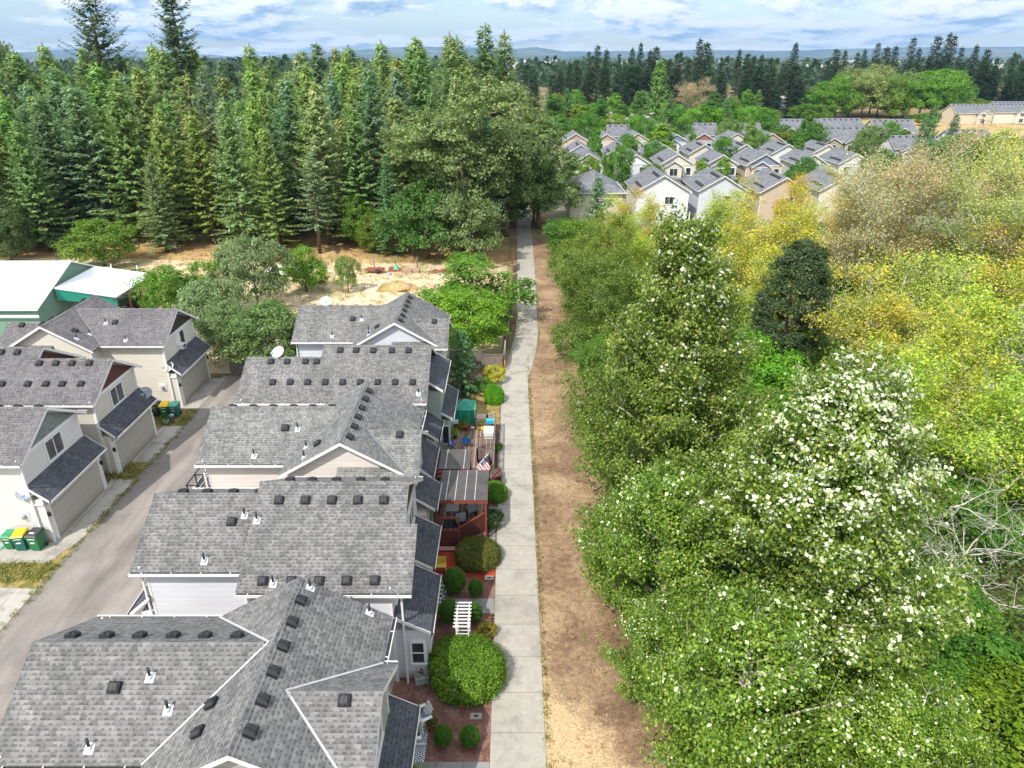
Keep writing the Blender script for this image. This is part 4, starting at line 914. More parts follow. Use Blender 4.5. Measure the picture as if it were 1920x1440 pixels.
# field and farm trees
for k, x, y, s, sz, c, nm, lb in [
    ('tree3', -19.1, 79.9, .42, .62, (1.25, 1.3, .9), 'young_tree', 'small pointed young tree alone in the dry field'),
    ('tree2', -24.0, 80.0, .70, .80, (1.35, 1.6, .7), 'fruit_tree', 'bright green irregular tree in the field left of the young one'),
    ('tree3', -27.5, 73.5, 1.12, 1.12, (1.05, 1.15, 1.3), 'fruit_tree', 'large grey green rounded tree in the field left of the bright one'),
    ('tree2', -32.2, 71.5, .72, .86, (1.3, 1.45, .75), 'fruit_tree', 'yellow green tree between the grey green one and the farmyard'),
    ('tree1', -35.0, 69.5, .80, .88, (1.2, 1.45, .65), 'fruit_tree', 'fresh green tree on the edge of the farmyard right of the tractor'),
    ('bushr', -25.3, 69.8, 1.0, 1.1, (.95, 1.05, 1.1), 'shrub', 'straggly grey shrub in the field in front of the grey green tree'),
    ('tree3', -28.4, 63.2, .95, .92, (1.05, 1.2, 1.35), 'pine_tree', 'pale green pine crown behind the dark driveway fence'),
    ('tree3', -24.4, 58.6, .85, .80, (.85, 1.0, .95), 'pine_tree', 'dark green pine crown at the head of the alley'),
    ('tree3', -20.6, 57.3, 1.10, .84, (.72, .95, .68), 'pine_tree', 'broad deep green pine leaning over the roof end of the sage house'),
    ('tree1', -17.6, 58.2, .60, .66, (.7, .9, .65), 'pine_tree', 'smaller deep green pine touching the far grey house'),
    ('tree1', -4.2, 61.8, 1.05, .80, (1.45, 1.7, .5), 'garden_tree', 'vivid lime green tree right beside the far grey house'),
    ('tree2', -3.6, 69.5, 1.45, .95, (1.05, 1.35, .65), 'garden_tree', 'spreading green tree behind the lime one next to the path'),
    ('tree1', -53.6, 91.5, 1.22, .86, (1.15, 1.25, .7), 'round_bush', 'big round yellow green bush behind the barn'),
    ('tree3', -69.5, 96.0, 1.45, 1.15, (.5, .62, .5), 'oak_tree', 'dark leafy tree on a leaning trunk behind the barn at left'),
    ('tree3', -66.0, 92.0, 1.0, 1.0, (.48, .6, .48), 'oak_tree', 'dark low tree at the left edge above the barn roof'),
    ('bushr', -44.5, 80.5, 1.3, 1.3, (1.0, 1.1, .6), 'shrub', 'weedy shrub at the far eave of the white lean to'),
    ('bushr', -42.2, 60.5, .9, 1.3, (1.2, 1.35, 1.1), 'shrub', 'pale leafy shrub under the open front of the barn'),
    ('tree1', -42.0, 54.5, .65, .55, (1.0, 1.3, 1.0), 'shrub', 'grey green shrub by the barn wall at the left edge'),
    ('tree2', -19.5, 98.2, .55, .8, (1.2, 1.1, .5), 'maple_tree', 'thin maple with yellow leaves at the plantation edge'),
    ('tree1', -21.8, 101.0, .75, 1.1, (1.0, 1.2, .6), 'maple_tree', 'green broadleaf tree among the firs right of the yellow maple'),
    ]:
    plant(k, x, y, s, c, nm, lb, 'shrub' if 'shrub' in nm or 'bush' in nm else 'tree', sz=sz, rz=rnd.random() * 6)
# white poplars along the path verge
plant('poplar1', 8.4, 33.5, 1.0, (1.0, 1.0, .95), 'poplar_tree', 'tallest white poplar with pointed top, nearer the path', 'poplar tree', 'white poplars', rz=.4)
plant('poplar2', 11.6, 22.8, 1.0, (1.0, 1.05, .9), 'poplar_tree', 'nearest large poplar covered in white leaf backs', 'poplar tree', 'white poplars', rz=.2)
plant('poplar3', 8.0, 18.2, 1.0, (1.0, 1.15, .85), 'poplar_tree', 'bushy poplar sprout filling the bottom right foreground by the verge', 'poplar tree', 'white poplars', rz=1.0)
plant('poplar3', 6.9, 25.6, 1.05, (1.0, 1.15, .85), 'poplar_tree', 'low leafy poplar sprout beside the bare dirt verge', 'poplar tree', 'white poplars', rz=2.6)
plant('poplar3', 13.2, 16.4, .78, (1.05, 1.2, .85), 'poplar_tree', 'low poplar sprout at the bottom edge of the photo', 'poplar tree', 'white poplars', rz=4.0)
plant('poplar3', 6.2, 21.8, .62, (1.0, 1.15, .85), 'poplar_tree', 'small leafy sprout where the bare dirt meets the straw', 'poplar tree', 'white poplars', rz=3.3)
plant('poplar3', 5.4, 29.6, .58, (.95, 1.1, .85), 'poplar_tree', 'small leafy sprout leaning over the verge below the tallest poplar', 'poplar tree', 'white poplars', rz=5.1)
plant('poplar3', 6.6, 40.0, .75, (.95, 1.1, .85), 'poplar_tree', 'leafy sprout on the path side of the tallest poplar', 'poplar tree', 'white poplars', rz=.7)
YG = (.78, 1.0, .9); YY = (1.0, 1.0, 1.0); OR = (1.15, .85, .8)
SPOT = [  # kind, x, y, scale, height scale, colour, look, where
    ('willow', 7.6, 62.5, .95, .92, (1.15, 1.1, .8), 'willow_bush', 'fine leaved olive green willow mound beside the path kink'),
    ('willow', 9.0, 72.5, .95, 1.02, (1.5, 1.3, .95), 'willow_bush', 'yellower willow mound behind the first one'),
    ('willow', 7.4, 52.0, .62, .55, (1.0, 1.2, .7), 'willow_bush', 'low willow mound where the verge narrows'),
    ('tree1', 7.2, 96.5, .85, .75, (.8, 1.1, .65), 'broadleaf_tree', 'green tree on the right of the shaded path end'),
    ('tree2', 9.5, 92.0, .8, .9, (1.2, 1.35, .6), 'broadleaf_tree', 'light green tree behind the willows'),
    ('spruce', 12.2, 103.0, 1.5, 1.6, (.75, 1.05, .9), 'conifer_tree', 'dark bushy conifer before the hipped roof'),
    ('yel1', 13.5, 91.0, .62, .95, OR, 'maple_tree', 'orange yellow maple below the big white house'),
    ('yel2', 16.8, 88.0, .7, .9, YY, 'maple_tree', 'yellow maple right of the orange one below the white house'),
    ('yel1', 13.2, 80.0, .85, .95, YG, 'maple_tree', 'lime green maple behind the willows and poplar'),
    ('yel2', 24.0, 84.0, 1.0, 1.02, YG, 'maple_tree', 'pale yellow maple right of the tallest poplar top'),
    ('yel1', 32.0, 86.0, 1.0, 1.0, YY, 'maple_tree', 'golden maple under the dark roofed house'),
    ('yel2', 38.5, 82.0, .95, 1.0, OR, 'maple_tree', 'orange tinted maple left of the bare trees'),
    ('yel1', 21.0, 72.0, 1.1, 1.05, (1, .98, 1), 'maple_tree', 'gold and green maple right behind the poplar top'),
    ('yel2', 29.0, 72.0, 1.15, 1.1, YY, 'maple_tree', 'broad yellow maple above the dark columnar tree'),
    ('yel1', 26.0, 61.5, .9, .85, (.9, 1.05, 1), 'maple_tree', 'yellow green maple behind the dark columnar tree'),
    ('bare1', 36.5, 72.0, 1.12, 1.08, (1, 1, 1), 'bare_tree', 'half bare grey tree at the left end of the pale thicket'),
    ('bare2', 44.0, 78.0, 1.23, 1.20, (1.1, .9, .85), 'bare_tree', 'half bare tree with pinkish tips below the lone spruce'),
    ('bare3', 51.5, 76.0, 1.23, 1.20, (.85, 1.05, .6), 'bare_tree', 'half bare grey tree in the middle of the pale thicket'),
    ('bare1', 58.0, 80.0, 1.29, 1.20, (1.25, 1.25, .5), 'bare_tree', 'pale yellow half bare tree right of the thicket middle'),
    ('bare2', 42.5, 66.0, 1.12, 1.08, (.8, 1.0, .55), 'bare_tree', 'half bare tree in the front of the pale thicket'),
    ('bare3', 50.5, 66.5, 1.18, 1.14, (1.15, .95, .8), 'bare_tree', 'tan half bare tree in the front right of the thicket'),
    ('bare1', 57.0, 68.0, 1.18, 1.14, (1.2, 1.0, .75), 'bare_tree', 'tan half bare tree near the right edge'),
    ('yel2', 65.5, 84.0, 1.25, 1.3, (1.05, 1.0, 1.6), 'maple_tree', 'bright pale yellow tree at the right edge above the thicket'),
    ('yel1', 63.0, 74.0, 1.2, 1.2, (.95, 1.05, 1.4), 'maple_tree', 'pale lime tree at the right edge beside the thicket'),
    ('darkcol', 21.6, 52.5, 1.05, 1.0, (.30, .40, .34), 'evergreen_tree', 'very dark columnar evergreen among the yellow trees'),
    ('tree1', 17.2, 47.5, 1.0, 1.05, (1.15, 1.7, .45), 'broadleaf_tree', 'vivid green tree tucked left of the dark columnar one'),
    ('tree2', 20.0, 44.0, .95, .85, (1.1, 1.6, .45), 'broadleaf_tree', 'vivid green tree at the foot of the dark columnar one'),
    ('bare5', 27.5, 49.0, 1.1, 1.05, (1.0, .95, 1), 'maple_tree', 'sparse golden tree right of the dark columnar one'),
    ('yel2', 28.0, 42.5, .95, 1.0, (.9, 1.0, 1), 'maple_tree', 'golden green tree behind the white topped poplar'),
    ('yel1', 35.0, 58.0, 1.05, 1.0, (.85, 1.0, 1.1), 'maple_tree', 'yellow green tree in front of the pale thicket'),
    ('bare5', 33.5, 50.0, 1.2, 1.1, (.85, 1.1, 1), 'maple_tree', 'twiggy lime tree in the middle of the right side'),
    ('yel2', 41.5, 55.0, 1.1, 1.05, YG, 'maple_tree', 'lime maple towards the right edge'),
    ('bare5', 46.0, 60.0, 1.2, 1.15, (1.05, .9, .9), 'maple_tree', 'sparse orange tinged tree before the thicket'),
    ('yel1', 48.5, 50.0, 1.2, 1.0, YG, 'maple_tree', 'lime tree at the right edge of the middle distance'),
    ('bare5', 39.5, 44.0, 1.1, 1.1, (.8, 1.1, 1), 'maple_tree', 'twiggy green tree at the right edge'),
    ('yel1', 33.0, 39.0, 1.05, 1.05, (.62, 1.0, .8), 'maple_tree', 'green yellow tree right of the white topped poplar'),
    ('bare5', 28.0, 34.5, 1.05, .95, (.75, 1.05, .9), 'maple_tree', 'twiggy tree close behind the nearest poplar'),
    ('yel2', 23.5, 38.5, .9, .9, (.8, 1.1, .8), 'maple_tree', 'lime tree between the two tall poplars'),
    ('tree1', 15.0, 40.0, 1.0, .85, (.85, 1.15, .5), 'broadleaf_tree', 'green tree between the poplars'),
    ('yel2', 34.0, 31.5, 1.0, .85, (.6, .95, .8), 'maple_tree', 'green tree at the right edge below the middle'),
    ('bare4', 22.6, 26.5, 1.05, 1.0, (.9, 1.1, .7), 'bare_tree', 'pale bare branched tree near the right edge, lowest of the bare ones'),
    ('bare4', 27.0, 29.5, 1.1, 1.05, (.9, 1.1, .7), 'bare_tree', 'pale bare branched tree above the lowest one at the right edge'),
    ('bare4', 19.6, 30.0, .95, .85, (.9, 1.1, .7), 'bare_tree', 'thin bare branches just right of the white topped poplar'),
    ('bare4', 30.5, 37.5, 1.25, 1.15, (.9, 1.1, .7), 'bare_tree', 'pale bare boughs right of the white topped poplar, behind two others'),
    ('bare4', 37.0, 48.5, 1.4, 1.25, (1.0, 1.1, .6), 'bare_tree', 'grey bare boughs in the lime foliage towards the right edge'),
    ('bare4', 31.0, 55.5, 1.3, 1.25, (1.0, 1.0, .6), 'bare_tree', 'grey bare boughs right of the dark columnar evergreen'),
    ('bare4', 43.5, 49.5, 1.4, 1.3, (1.0, 1.0, .6), 'bare_tree', 'grey bare boughs at the right edge of the lime foliage'),
    ('bare4', 24.5, 57.0, 1.1, 1.15, (1.0, 1.0, .6), 'bare_tree', 'thin grey boughs behind the dark columnar evergreen'),
    ('tree1', 18.6, 24.0, .85, .6, (.7, 1.1, .45), 'broadleaf_tree', 'deep green bush right of the nearest poplar'),
    ('tree2', 23.5, 31.5, .9, .68, (.75, 1.1, .5), 'broadleaf_tree', 'green bush behind the lowest bare tree'),
    ('tree1', 19.0, 18.4, .85, .58, (1.35, 1.35, .35), 'broadleaf_tree', 'yellow green bush in the bottom right corner'),
    ('tree2', 23.2, 21.2, .85, .55, (.7, 1.15, .8), 'broadleaf_tree', 'cool green bush at the right edge of the bottom corner'),
    ('tree1', 16.2, 20.5, .6, .55, (.75, 1.1, .4), 'broadleaf_tree', 'green bush under the nearest poplar in the bottom corner'),
    ('bare2', 47.5, 71.5, 1.1, 1.1, (.95, 1.1, .6), 'bare_tree', 'half bare tree in the densest part of the pale thicket'),
    ('bare3', 39.5, 75.5, 1.1, 1.05, (1.1, .95, .8), 'bare_tree', 'half bare tree behind the left end of the pale thicket'),
    ('bare1', 63.5, 70.0, 1.1, 1.1, (1.1, 1.2, .5), 'bare_tree', 'pale half bare tree cut by the right edge'),
    ('yel1', 31.0, 104.0, .75, .85, (1, 1, 1), 'maple_tree', 'small golden maple against the wall of the third estate house'),
    ('yel2', 40.5, 103.0, .85, .95, OR, 'maple_tree', 'orange maple against the tan estate house'),
    ('yel1', 49.0, 101.0, .95, 1.0, (1.0, .95, 1.2), 'maple_tree', 'golden maple left of the pale thicket below the cream estate house'),
    ('bare1', 46.0, 93.0, 1.0, 1.0, (1, .95, .9), 'bare_tree', 'tan half bare tree behind the thicket, nearest the estate'),
    ('tree1', 8.0, 44.0, .62, .55, (.95, 1.1, .5), 'shrub', 'low green shrub at the foot of the tallest poplar'),
    ('tree2', 6.6, 47.5, .38, .40, (1.5, 1.2, .5), 'shrub', 'orange flecked shrub on the verge edge'),
]
for k, x, y, s, sz, c, nm, lb in SPOT:
    plant(k, x, y, s, c, nm, lb, 'tree' if 'tree' in nm else 'shrub', 'woodland east of the footpath', sz=sz, rz=rnd.random() * 6)
# undergrowth below the woodland: uncountable, one object
def undergrowth():
    rng = np.random.default_rng(77); P = []
    while len(P) < 2600:
        x = rng.uniform(3.8, 66); y = rng.uniform(13, 106)
        if x < (4.3 if 28 < y < 62 else 5.4) + max(0, (26 - y)) * .10 or x > y * .78 + 7: continue
        P.append((x, y, rng.uniform(.3, 3.2)))
    P = np.array(P); k = 70; c = np.repeat(P, k, 0); n = len(c); g = unit(rng.normal(size=(n, 3))) * (rng.random(n) ** .4)[:, None]
    pos = c + g * np.array([1.3, 1.3, .9]); pos[:, 2] = np.abs(pos[:, 2])
    V, F = leaf_quads(pos, unit(g * .5 + rng.normal(size=(n, 3)) * .4 + [0, 0, .7]), rng.normal(size=(n, 3)), .22 * (.6 + .9 * rng.random(n)), .6)
    o = bpy.data.objects.new('undergrowth', fast_mesh('undergrowth', V, F, F_leaf)); col.objects.link(o); tag(o, kind='stuff', color=(.95, 1.1, .6))
    o['label'] = 'mixed green undergrowth below the trees east of the path'; o['category'] = 'undergrowth'
undergrowth()
def weeds():
    """tufts along the path edge, the verge and the field"""
    rng = np.random.default_rng(5); C = []
    for i in range(620):
        y = rng.uniform(12, 60); C.append((1.40 + abs(rng.normal()) * .07, y, .05, .08) if rng.random() < .72 else (rng.uniform(1.5, 5.2), y, .07, .09))
    for i in range(260): C.append((-24.45 + rng.normal() * .1, rng.uniform(22, 49), .05, .1))
    for i in range(700): C.append((rng.uniform(-36, -24.5), rng.uniform(29.5, 31.0), .08, .12))
    for i in range(300): C.append((rng.uniform(-27, -24.5), rng.choice([rng.uniform(39.3, 41.4), rng.uniform(46.8, 49.4)]), .08, .12))
    for i in range(2600): C.append((rng.uniform(-62, -2), rng.uniform(57.5, 97), .10, .22))
    C = np.array(C); k = 14; c = np.repeat(C, k, 0); n = len(c)
    pos = c[:, :3] + rng.normal(size=(n, 3)) * c[:, 3:4] * np.array([1, 1, .35]); pos[:, 2] = np.abs(pos[:, 2]) * .8 + .02
    A = rng.normal(size=(n, 3)) * .6 + [0, 0, 1.0]
    V, F = leaf_quads(pos, unit(rng.normal(size=(n, 3)) + [0, -.3, .6]), A, c[:, 3] * (.8 + rng.random(n)), .18)
    mi = (rng.random(n) < np.where(c[:, 1] > 57, .72, .35)).astype(int)
    o = bpy.data.objects.new('weeds', fast_mesh('weeds', V, F, [F_leaf, F_pale], mi)); col.objects.link(o)
    tag(o, 'small weeds and dry grass tufts along the path, alley and field', 'weeds', kind='stuff', color=(1.0, .9, .6))
weeds()
# ------------------------------------------------------------------ the housing estate beyond the trees
def hipbox(H, x0, x1, y0, y1, ze, mi=0, ov=.4, sl=SL):
    hw = min(x1 - x0, y1 - y0) / 2; zr = ze + sl * hw
    if (x1 - x0) > (y1 - y0): r0, r1 = (x0 + hw, (y0 + y1) / 2, zr), (x1 - hw, (y0 + y1) / 2, zr)
    else: r0, r1 = ((x0 + x1) / 2, y0 + hw, zr), ((x0 + x1) / 2, y1 - hw, zr)
    a, b, c, d = (x0, y0, ze), (x1, y0, ze), (x1, y1, ze), (x0, y1, ze)
    if (x1 - x0) > (y1 - y0): F_ = [[a, b, r1, r0], [b, c, r1], [c, d, r0, r1], [d, a, r0]]
    else: F_ = [[a, b, r0], [b, c, r1, r0], [c, d, r1], [d, a, r0, r1]]
    for f in F_: H.roof.poly(f)
    H.roof.poly([d, c, b, a]); H.gut.box(x0 - .1, x1 + .1, y0 - .1, y0, ze - .15, ze); H.gut.box(x0 - .1, x0, y0, y1, ze - .15, ze); H.gut.box(x1, x1 + .1, y0, y1, ze - .15, ze)
    H.wall.box(x0 + ov, x1 - ov, y0 + ov, y1 - ov, 0, ze - .02)
FC = {k: m_siding('far_' + k, c, step=.3) for k, c in dict(white=(.68, .68, .70), cream=(.66, .60, .50), beige=(.56, .48, .38), blue=(.40, .45, .52), sage=(.52, .56, .50), tan=(.54, .43, .33), peach=(.62, .46, .33), olive=(.36, .34, .25), lav=(.58, .60, .67)).items()}
G_or = m_plain('gable_orange', (.46, .33, .23), .6); G_bl = m_plain('gable_blue', (.20, .25, .33), .6); G_rd = m_plain('gable_red', (.34, .13, .10), .6); G_wh = m_plain('gable_white', (.68, .68, .67), .6)
GM = dict(orange=G_or, blue=G_bl, red=G_rd, white=G_wh, tan=FC['beige'], olive=FC['olive'], cream=FC['cream'])
GE = 'houses of the estate beyond the trees'
def vents_far(H, x, y0, y1, n, z0, sgn):
    for k in range(n):
        y = y0 + (y1 - y0) * (k + .5) / n; xx = x
        link_part('roof_vent', VENT, H.o, (xx, y, z0), slope_rot(SL * sgn, 0).to_euler(), (1.2, 1.2, 1.1))
def back_house(x0, x1, y0, y1, wall, label, ze=5.3, nv=8, gm='white'):
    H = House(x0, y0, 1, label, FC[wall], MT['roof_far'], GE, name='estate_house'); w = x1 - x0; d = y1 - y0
    H.gable(0, w, 0, d, ze, 'y', hang=False, cap=False, gut=(1, 1))
    if nv: vents_far(H, w * .12, 1, d * .55, nv, ze + SL * w * .12, 1); vents_far(H, w * .42, 1, d * .55, nv, ze + SL * w * .42, 1)
    H.window('y-', w * .62, .38, 3.9, 1.3, 1.1); H.finish(); return H
def front_house(x0, x1, y0, y1, wall, gm, label, ze=5.3, nw=2, second=True, nv=6, trim2=None):
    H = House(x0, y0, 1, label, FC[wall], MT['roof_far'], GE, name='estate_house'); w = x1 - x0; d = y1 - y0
    H.gable(0, w, 0, d, ze, 'y', hang=False, cap=False)
    g = MB(); q = [(.7, .36, ze + .02), (w - .7, .36, ze + .02), (w / 2, .36, ze + SL * w / 2 - .5)]; g.poly(q); g.build('gable', GM[gm], H.o)
    H.trim.box(.4, w - .4, .30, .37, ze - .12, ze + .03)
    if second:
        a, b = w * .12, w * .66; H.gable(a, b, -1.0, 2.0, ze - .25, 'y', hang=False, cap=False, gut=(0, 0))
        g = MB(); g.poly([(a + .7, -.64, ze - .2), (b - .7, -.64, ze - .2), ((a + b) / 2, -.64, ze - .25 + SL * (b - a) / 2 - .45)]); g.build('gable', GM[gm], H.o)
        H.trim.box(a + .4, b - .4, -.70, -.63, ze - .32, ze - .2)
        H.window('y-', (a + b) / 2, -.62, 3.9, 1.5 if nw < 3 else 1.9, 1.4); H.window('y-', w * .83, .38, 3.9, .9, 1.4, 0)
    else:
        for k in range(nw): H.window('y-', w * (k + .6) / (nw + .2), .38, 3.9, 1.1, 1.5, 0, rail=True)
    H.lean(w * .05, w * .95, 0, .01, 0, 0) if False else None
    H.roof.slab([(w * .05, -1.6, 2.6), (w * .95, -1.6, 2.6), (w * .95, .38, 3.1), (w * .05, .38, 3.1)], .15); H.wall.box(w * .1, w * .55, -1.1, .4, 0, 2.5)
    gd = MB(); gd.box(w * .14, w * .51, -1.13, -1.105, 0.02, 2.1); gd.build('garage_door', MT['trim'], H.o)
    H.window('y-', w * .75, .38, 1.4, 1.2, 1.3)
    if nv: vents_far(H, w * .12, 1, d * .6, nv, ze + SL * w * .12, 1)
    H.finish(); return H
def estate():
    H = House(9.0, 116.0, 1, 'hip roofed grey house nearest the oaks, left of the big white one', FC['cream'], MT['roof_far'], GE, name='estate_house'); hipbox(H, 0, 9.2, 0, 11.5, 5.2); H.window('y-', 6.5, .4, 3.6, 1.3, 1.1); H.finish()
    back_house(19.7, 28.8, 116.2, 127.4, 'white', 'big plain white house wall seen below the estate, beside the hip roofed one', nv=6)
    back_house(30.0, 38.2, 117.2, 128.0, 'lav', 'dark grey roof with vent dots right of the big white house', nv=9)
    back_house(39.4, 47.6, 115.6, 126.6, 'tan', 'dark grey roof above the golden maples, right of two others in the nearest line', nv=5)
    back_house(49.5, 57.5, 117.2, 128.0, 'cream', 'roof half lost behind the maples at the right of the nearest line', nv=5)
    for a in [(12.5, 18.9, 151, 162, 'cream', 'tan', 'cream house with stepped gables beside the tall street tree', 2, True),
              (21.6, 28.2, 148.6, 159, 'lav', 'white', 'blue grey house with white gable and two upstairs windows', 2, False),
              (29.6, 36.8, 148, 159, 'cream', 'cream', 'cream house with brown trimmed stepped gables left of two columnar trees', 2, True),
              (38.9, 45.6, 148, 158, 'sage', 'orange', 'pale sage house with peach gable behind the columnar trees', 1, True),
              (46.4, 54.2, 146.6, 158, 'tan', 'blue', 'tan house with blue panelled gables facing the street', 3, True),
              (57.2, 63.8, 148, 159, 'sage', 'cream', 'pale grey house with cream gable right of the round street tree', 2, False),
              (66.0, 73.0, 149, 160, 'white', 'white', 'white fronted house just left of the pale thicket', 2, False)]:
        front_house(a[0], a[1], a[2], a[3], a[4], a[5], a[6], nw=a[7], second=a[8])
    for i, (x0, x1, y0, w, lb) in enumerate([(11.8, 18.8, 165, 'lav', 'grey roofed house behind the cream stepped gable house'), (20.8, 28.0, 164, 'cream', 'grey roofed house behind the blue grey one'), (29.6, 37.2, 163.6, 'white', 'house with bright white side gable in the third line of the estate'),
                                       (39.2, 46.4, 165, 'cream', 'house with cream side gable behind the peach gabled one'), (48.0, 55.5, 164.4, 'sage', 'house with pale green side gable behind the blue gabled one'), (57.6, 65.0, 165, 'white', 'house with white side gable behind the cream gabled one'), (67.2, 74.0, 166, 'cream', 'roof at the right end of the third line')]):
        back_house(x0, x1, y0, y0 + 10.5, w, lb, nv=7)
    for a in [(13.2, 19.6, 192, 202, 'peach', 'orange', 'small peach gabled house at the far left of the estate', 1, False), (21.0, 27.4, 191, 202, 'cream', 'orange', 'cream house with orange gable behind the narrow columnar tree', 2, False),
              (28.4, 35.6, 190, 201, 'cream', 'tan', 'cream house with dark vented gable in the fourth line', 1, True), (38.2, 45.0, 189, 200, 'white', 'blue', 'white house with blue grey gables in the fourth line', 1, True),
              (46.0, 52.6, 192, 202, 'blue', 'red', 'grey house with small red gable', 2, False), (54.0, 61.0, 191, 201, 'sage', 'cream', 'grey green house beside the pale columnar tree', 1, False), (62.0, 69.5, 189, 200, 'peach', 'orange', 'peach house with orange trim left of the estate green', 1, True)]:
        front_house(a[0], a[1], a[2], a[3], a[4], a[5], a[6], nw=a[7], second=a[8], nv=5)
    def wide(x0, x1, y0, y1, wall, lb, ze=5.3, gx=None, gm='orange', roof='roof_far'):
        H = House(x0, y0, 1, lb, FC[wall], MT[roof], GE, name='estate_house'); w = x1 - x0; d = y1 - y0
        H.gable(0, w, 0, d, ze, 'x', hang=False, cap=False)
        for k in range(int(w / 1.6)): link_part('roof_vent', VENT, H.o, (1 + 1.6 * k, d * .43, ze + SL * d * .43), slope_rot(0, SL).to_euler(), (1.2, 1.2, 1.1))
        for g0, g1 in (gx or []):
            H.gable(g0, g1, -1.6, d / 2, ze - .3, 'y', hang=False, cap=False, gut=(0, 0))
            m = MB(); m.poly([(g0 + .7, -1.24, ze - .25), (g1 - .7, -1.24, ze - .25), ((g0 + g1) / 2, -1.24, ze - .3 + SL * (g1 - g0) / 2 - .45)]); m.build('gable', GM[gm], H.o)
            H.window('y-', (g0 + g1) / 2, -1.22, 3.8, 1.5, 1.4, fmat='trim'); H.window('y-', (g0 + g1) / 2, -1.22, 1.4, 1.6, 1.4)
        if not gx: H.window('y-', w * .3, .38, 3.8, 1.2, 1.2); H.window('y-', w * .7, .38, 3.8, 1.2, 1.2)
        H.finish()
    wide(26, 34, 204, 213, 'lav', 'long grey roof with a row of vents at the back of the estate, left one')
    wide(37, 44, 206, 215, 'cream', 'long grey roof at the back of the estate, second from the left')
    wide(48, 57, 206, 216, 'cream', 'long grey roof at the back of the estate beside the lime trees')
    wide(60, 69, 205, 215, 'tan', 'wide vented roof at the back of the estate near the sheds')
    wide(76, 90, 216, 227, 'cream', 'cream double house with red windows and orange gables', gx=[(1, 6.5), (8, 12.5)])
    wide(91, 103, 218, 229, 'peach', 'yellow cream house beside the double house with red windows', gx=[(3, 7.5)])
    wide(104, 116, 214, 225, 'cream', 'house with red gable at the edge of the dry meadow', gx=[(4, 10)], gm='red')
    wide(79, 97, 191, 202, 'olive', 'olive and beige house with long roof beside the dry meadow', gx=[(.5, 5), (5.6, 9)], gm='olive')
    wide(90, 101, 175, 184, 'white', 'white house with steep small gables half behind the thicket', gx=[(1, 4.6), (5, 8)], gm='white')
    wide(112, 123, 190, 199, 'white', 'white gabled house right of the lone spruce', gx=[(4, 9)], gm='white')
    for i, (x, y) in enumerate([(178, 304), (196, 308), (212, 300), (228, 306), (206, 322), (226, 326), (244, 318)]):
        wide(x, x + 15, y, y + 11, ['beige', 'cream', 'tan', 'lav', 'beige', 'cream', 'tan'][i], ['pale side walled house at the left end of the far right terrace', 'second cream house of the far right terrace', 'tan gabled house in front of the far right terrace', 'grey house at the right edge before the dark firs', 'roof behind the second terrace house at far right', 'white roofed gable behind the far right terrace', 'farthest roof of the far right terrace'][i], gx=[(8, 13)], gm='cream', ze=4.4)
    r2 = random.Random(3); n = 0
    words = ['nearest the oaks', 'left of the tall firs', 'by the yellow tree', 'under the round firs', 'behind the lime tree', 'at its right end']
    for j, y in enumerate((236, 256, 278, 302)):
        for k in range(5):
            x = 24 + k * 12.5 + r2.uniform(-2, 2) + j * 3
            H = House(x, y + r2.uniform(-2, 2), 1, f"taupe roof, older suburb row {['one', 'two', 'three', 'four'][j]} back, {words[k]}", FC['beige'], m_roof_taupe, 'roofs of the older suburb behind the estate', name='suburban_house')
            H.gable(0, 11, 0, 9, 3.4, 'x' if (j + k) % 2 else 'y', hang=False, cap=False, gut=(0, 0)); H.window('y-', 4, .38, 1.9, 1.6, 1.1); H.finish(); n += 1
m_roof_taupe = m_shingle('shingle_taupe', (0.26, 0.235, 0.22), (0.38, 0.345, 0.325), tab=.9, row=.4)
estate()
def shed(x, y, w, d, h, wall, roofc, lb, ax='x'):
    H = House(x, y, 1, lb, wall, roofc, None, name='shed', category='shed'); H.gable(0, w, 0, d, h, ax, hang=False, cap=False, sl=.3, gut=(0, 0))
    dd = MB(); dd.box(w * .3, w * .6, .34, .375, 0.02, h * .75); dd.build('door', MT['garage'], H.o); H.finish()
shed(117, 378, 15, 9, 4.2, FC['beige'], MT['trim'], 'long low shed with pale metal roof before the dark firs')
shed(133, 376, 12, 8, 6.0, FC['blue'], MT['trim'], 'tall blue grey barn with white roof right of the low shed')
def trailer():
    o = empty('caravan', (97, 335, 0), 'white caravan parked under the dark firs near the sheds', 'caravan')
    b = MB(); b.hexa([(0, 0, .8), (9, 0, .6), (9, 3, .6), (0, 3, .8), (0.2, 0, 3.6), (9, 0, 3.8), (9, 3, 3.8), (0.2, 3, 3.6)]); b.build('body', MT['trim'], o)
    for x in (1.4, 4.0, 6.6): w = MB(); w.box(x, x + 1.2, -.03, 0, 1.9, 2.7); w.build('window', MT['glass'], o)
    for x in (4, 5.2): w = MB(); w.tube([(x, -.1, .45), (x, .2, .45)], .42, 12); w.build('wheel', MT['black'], o)
trailer()
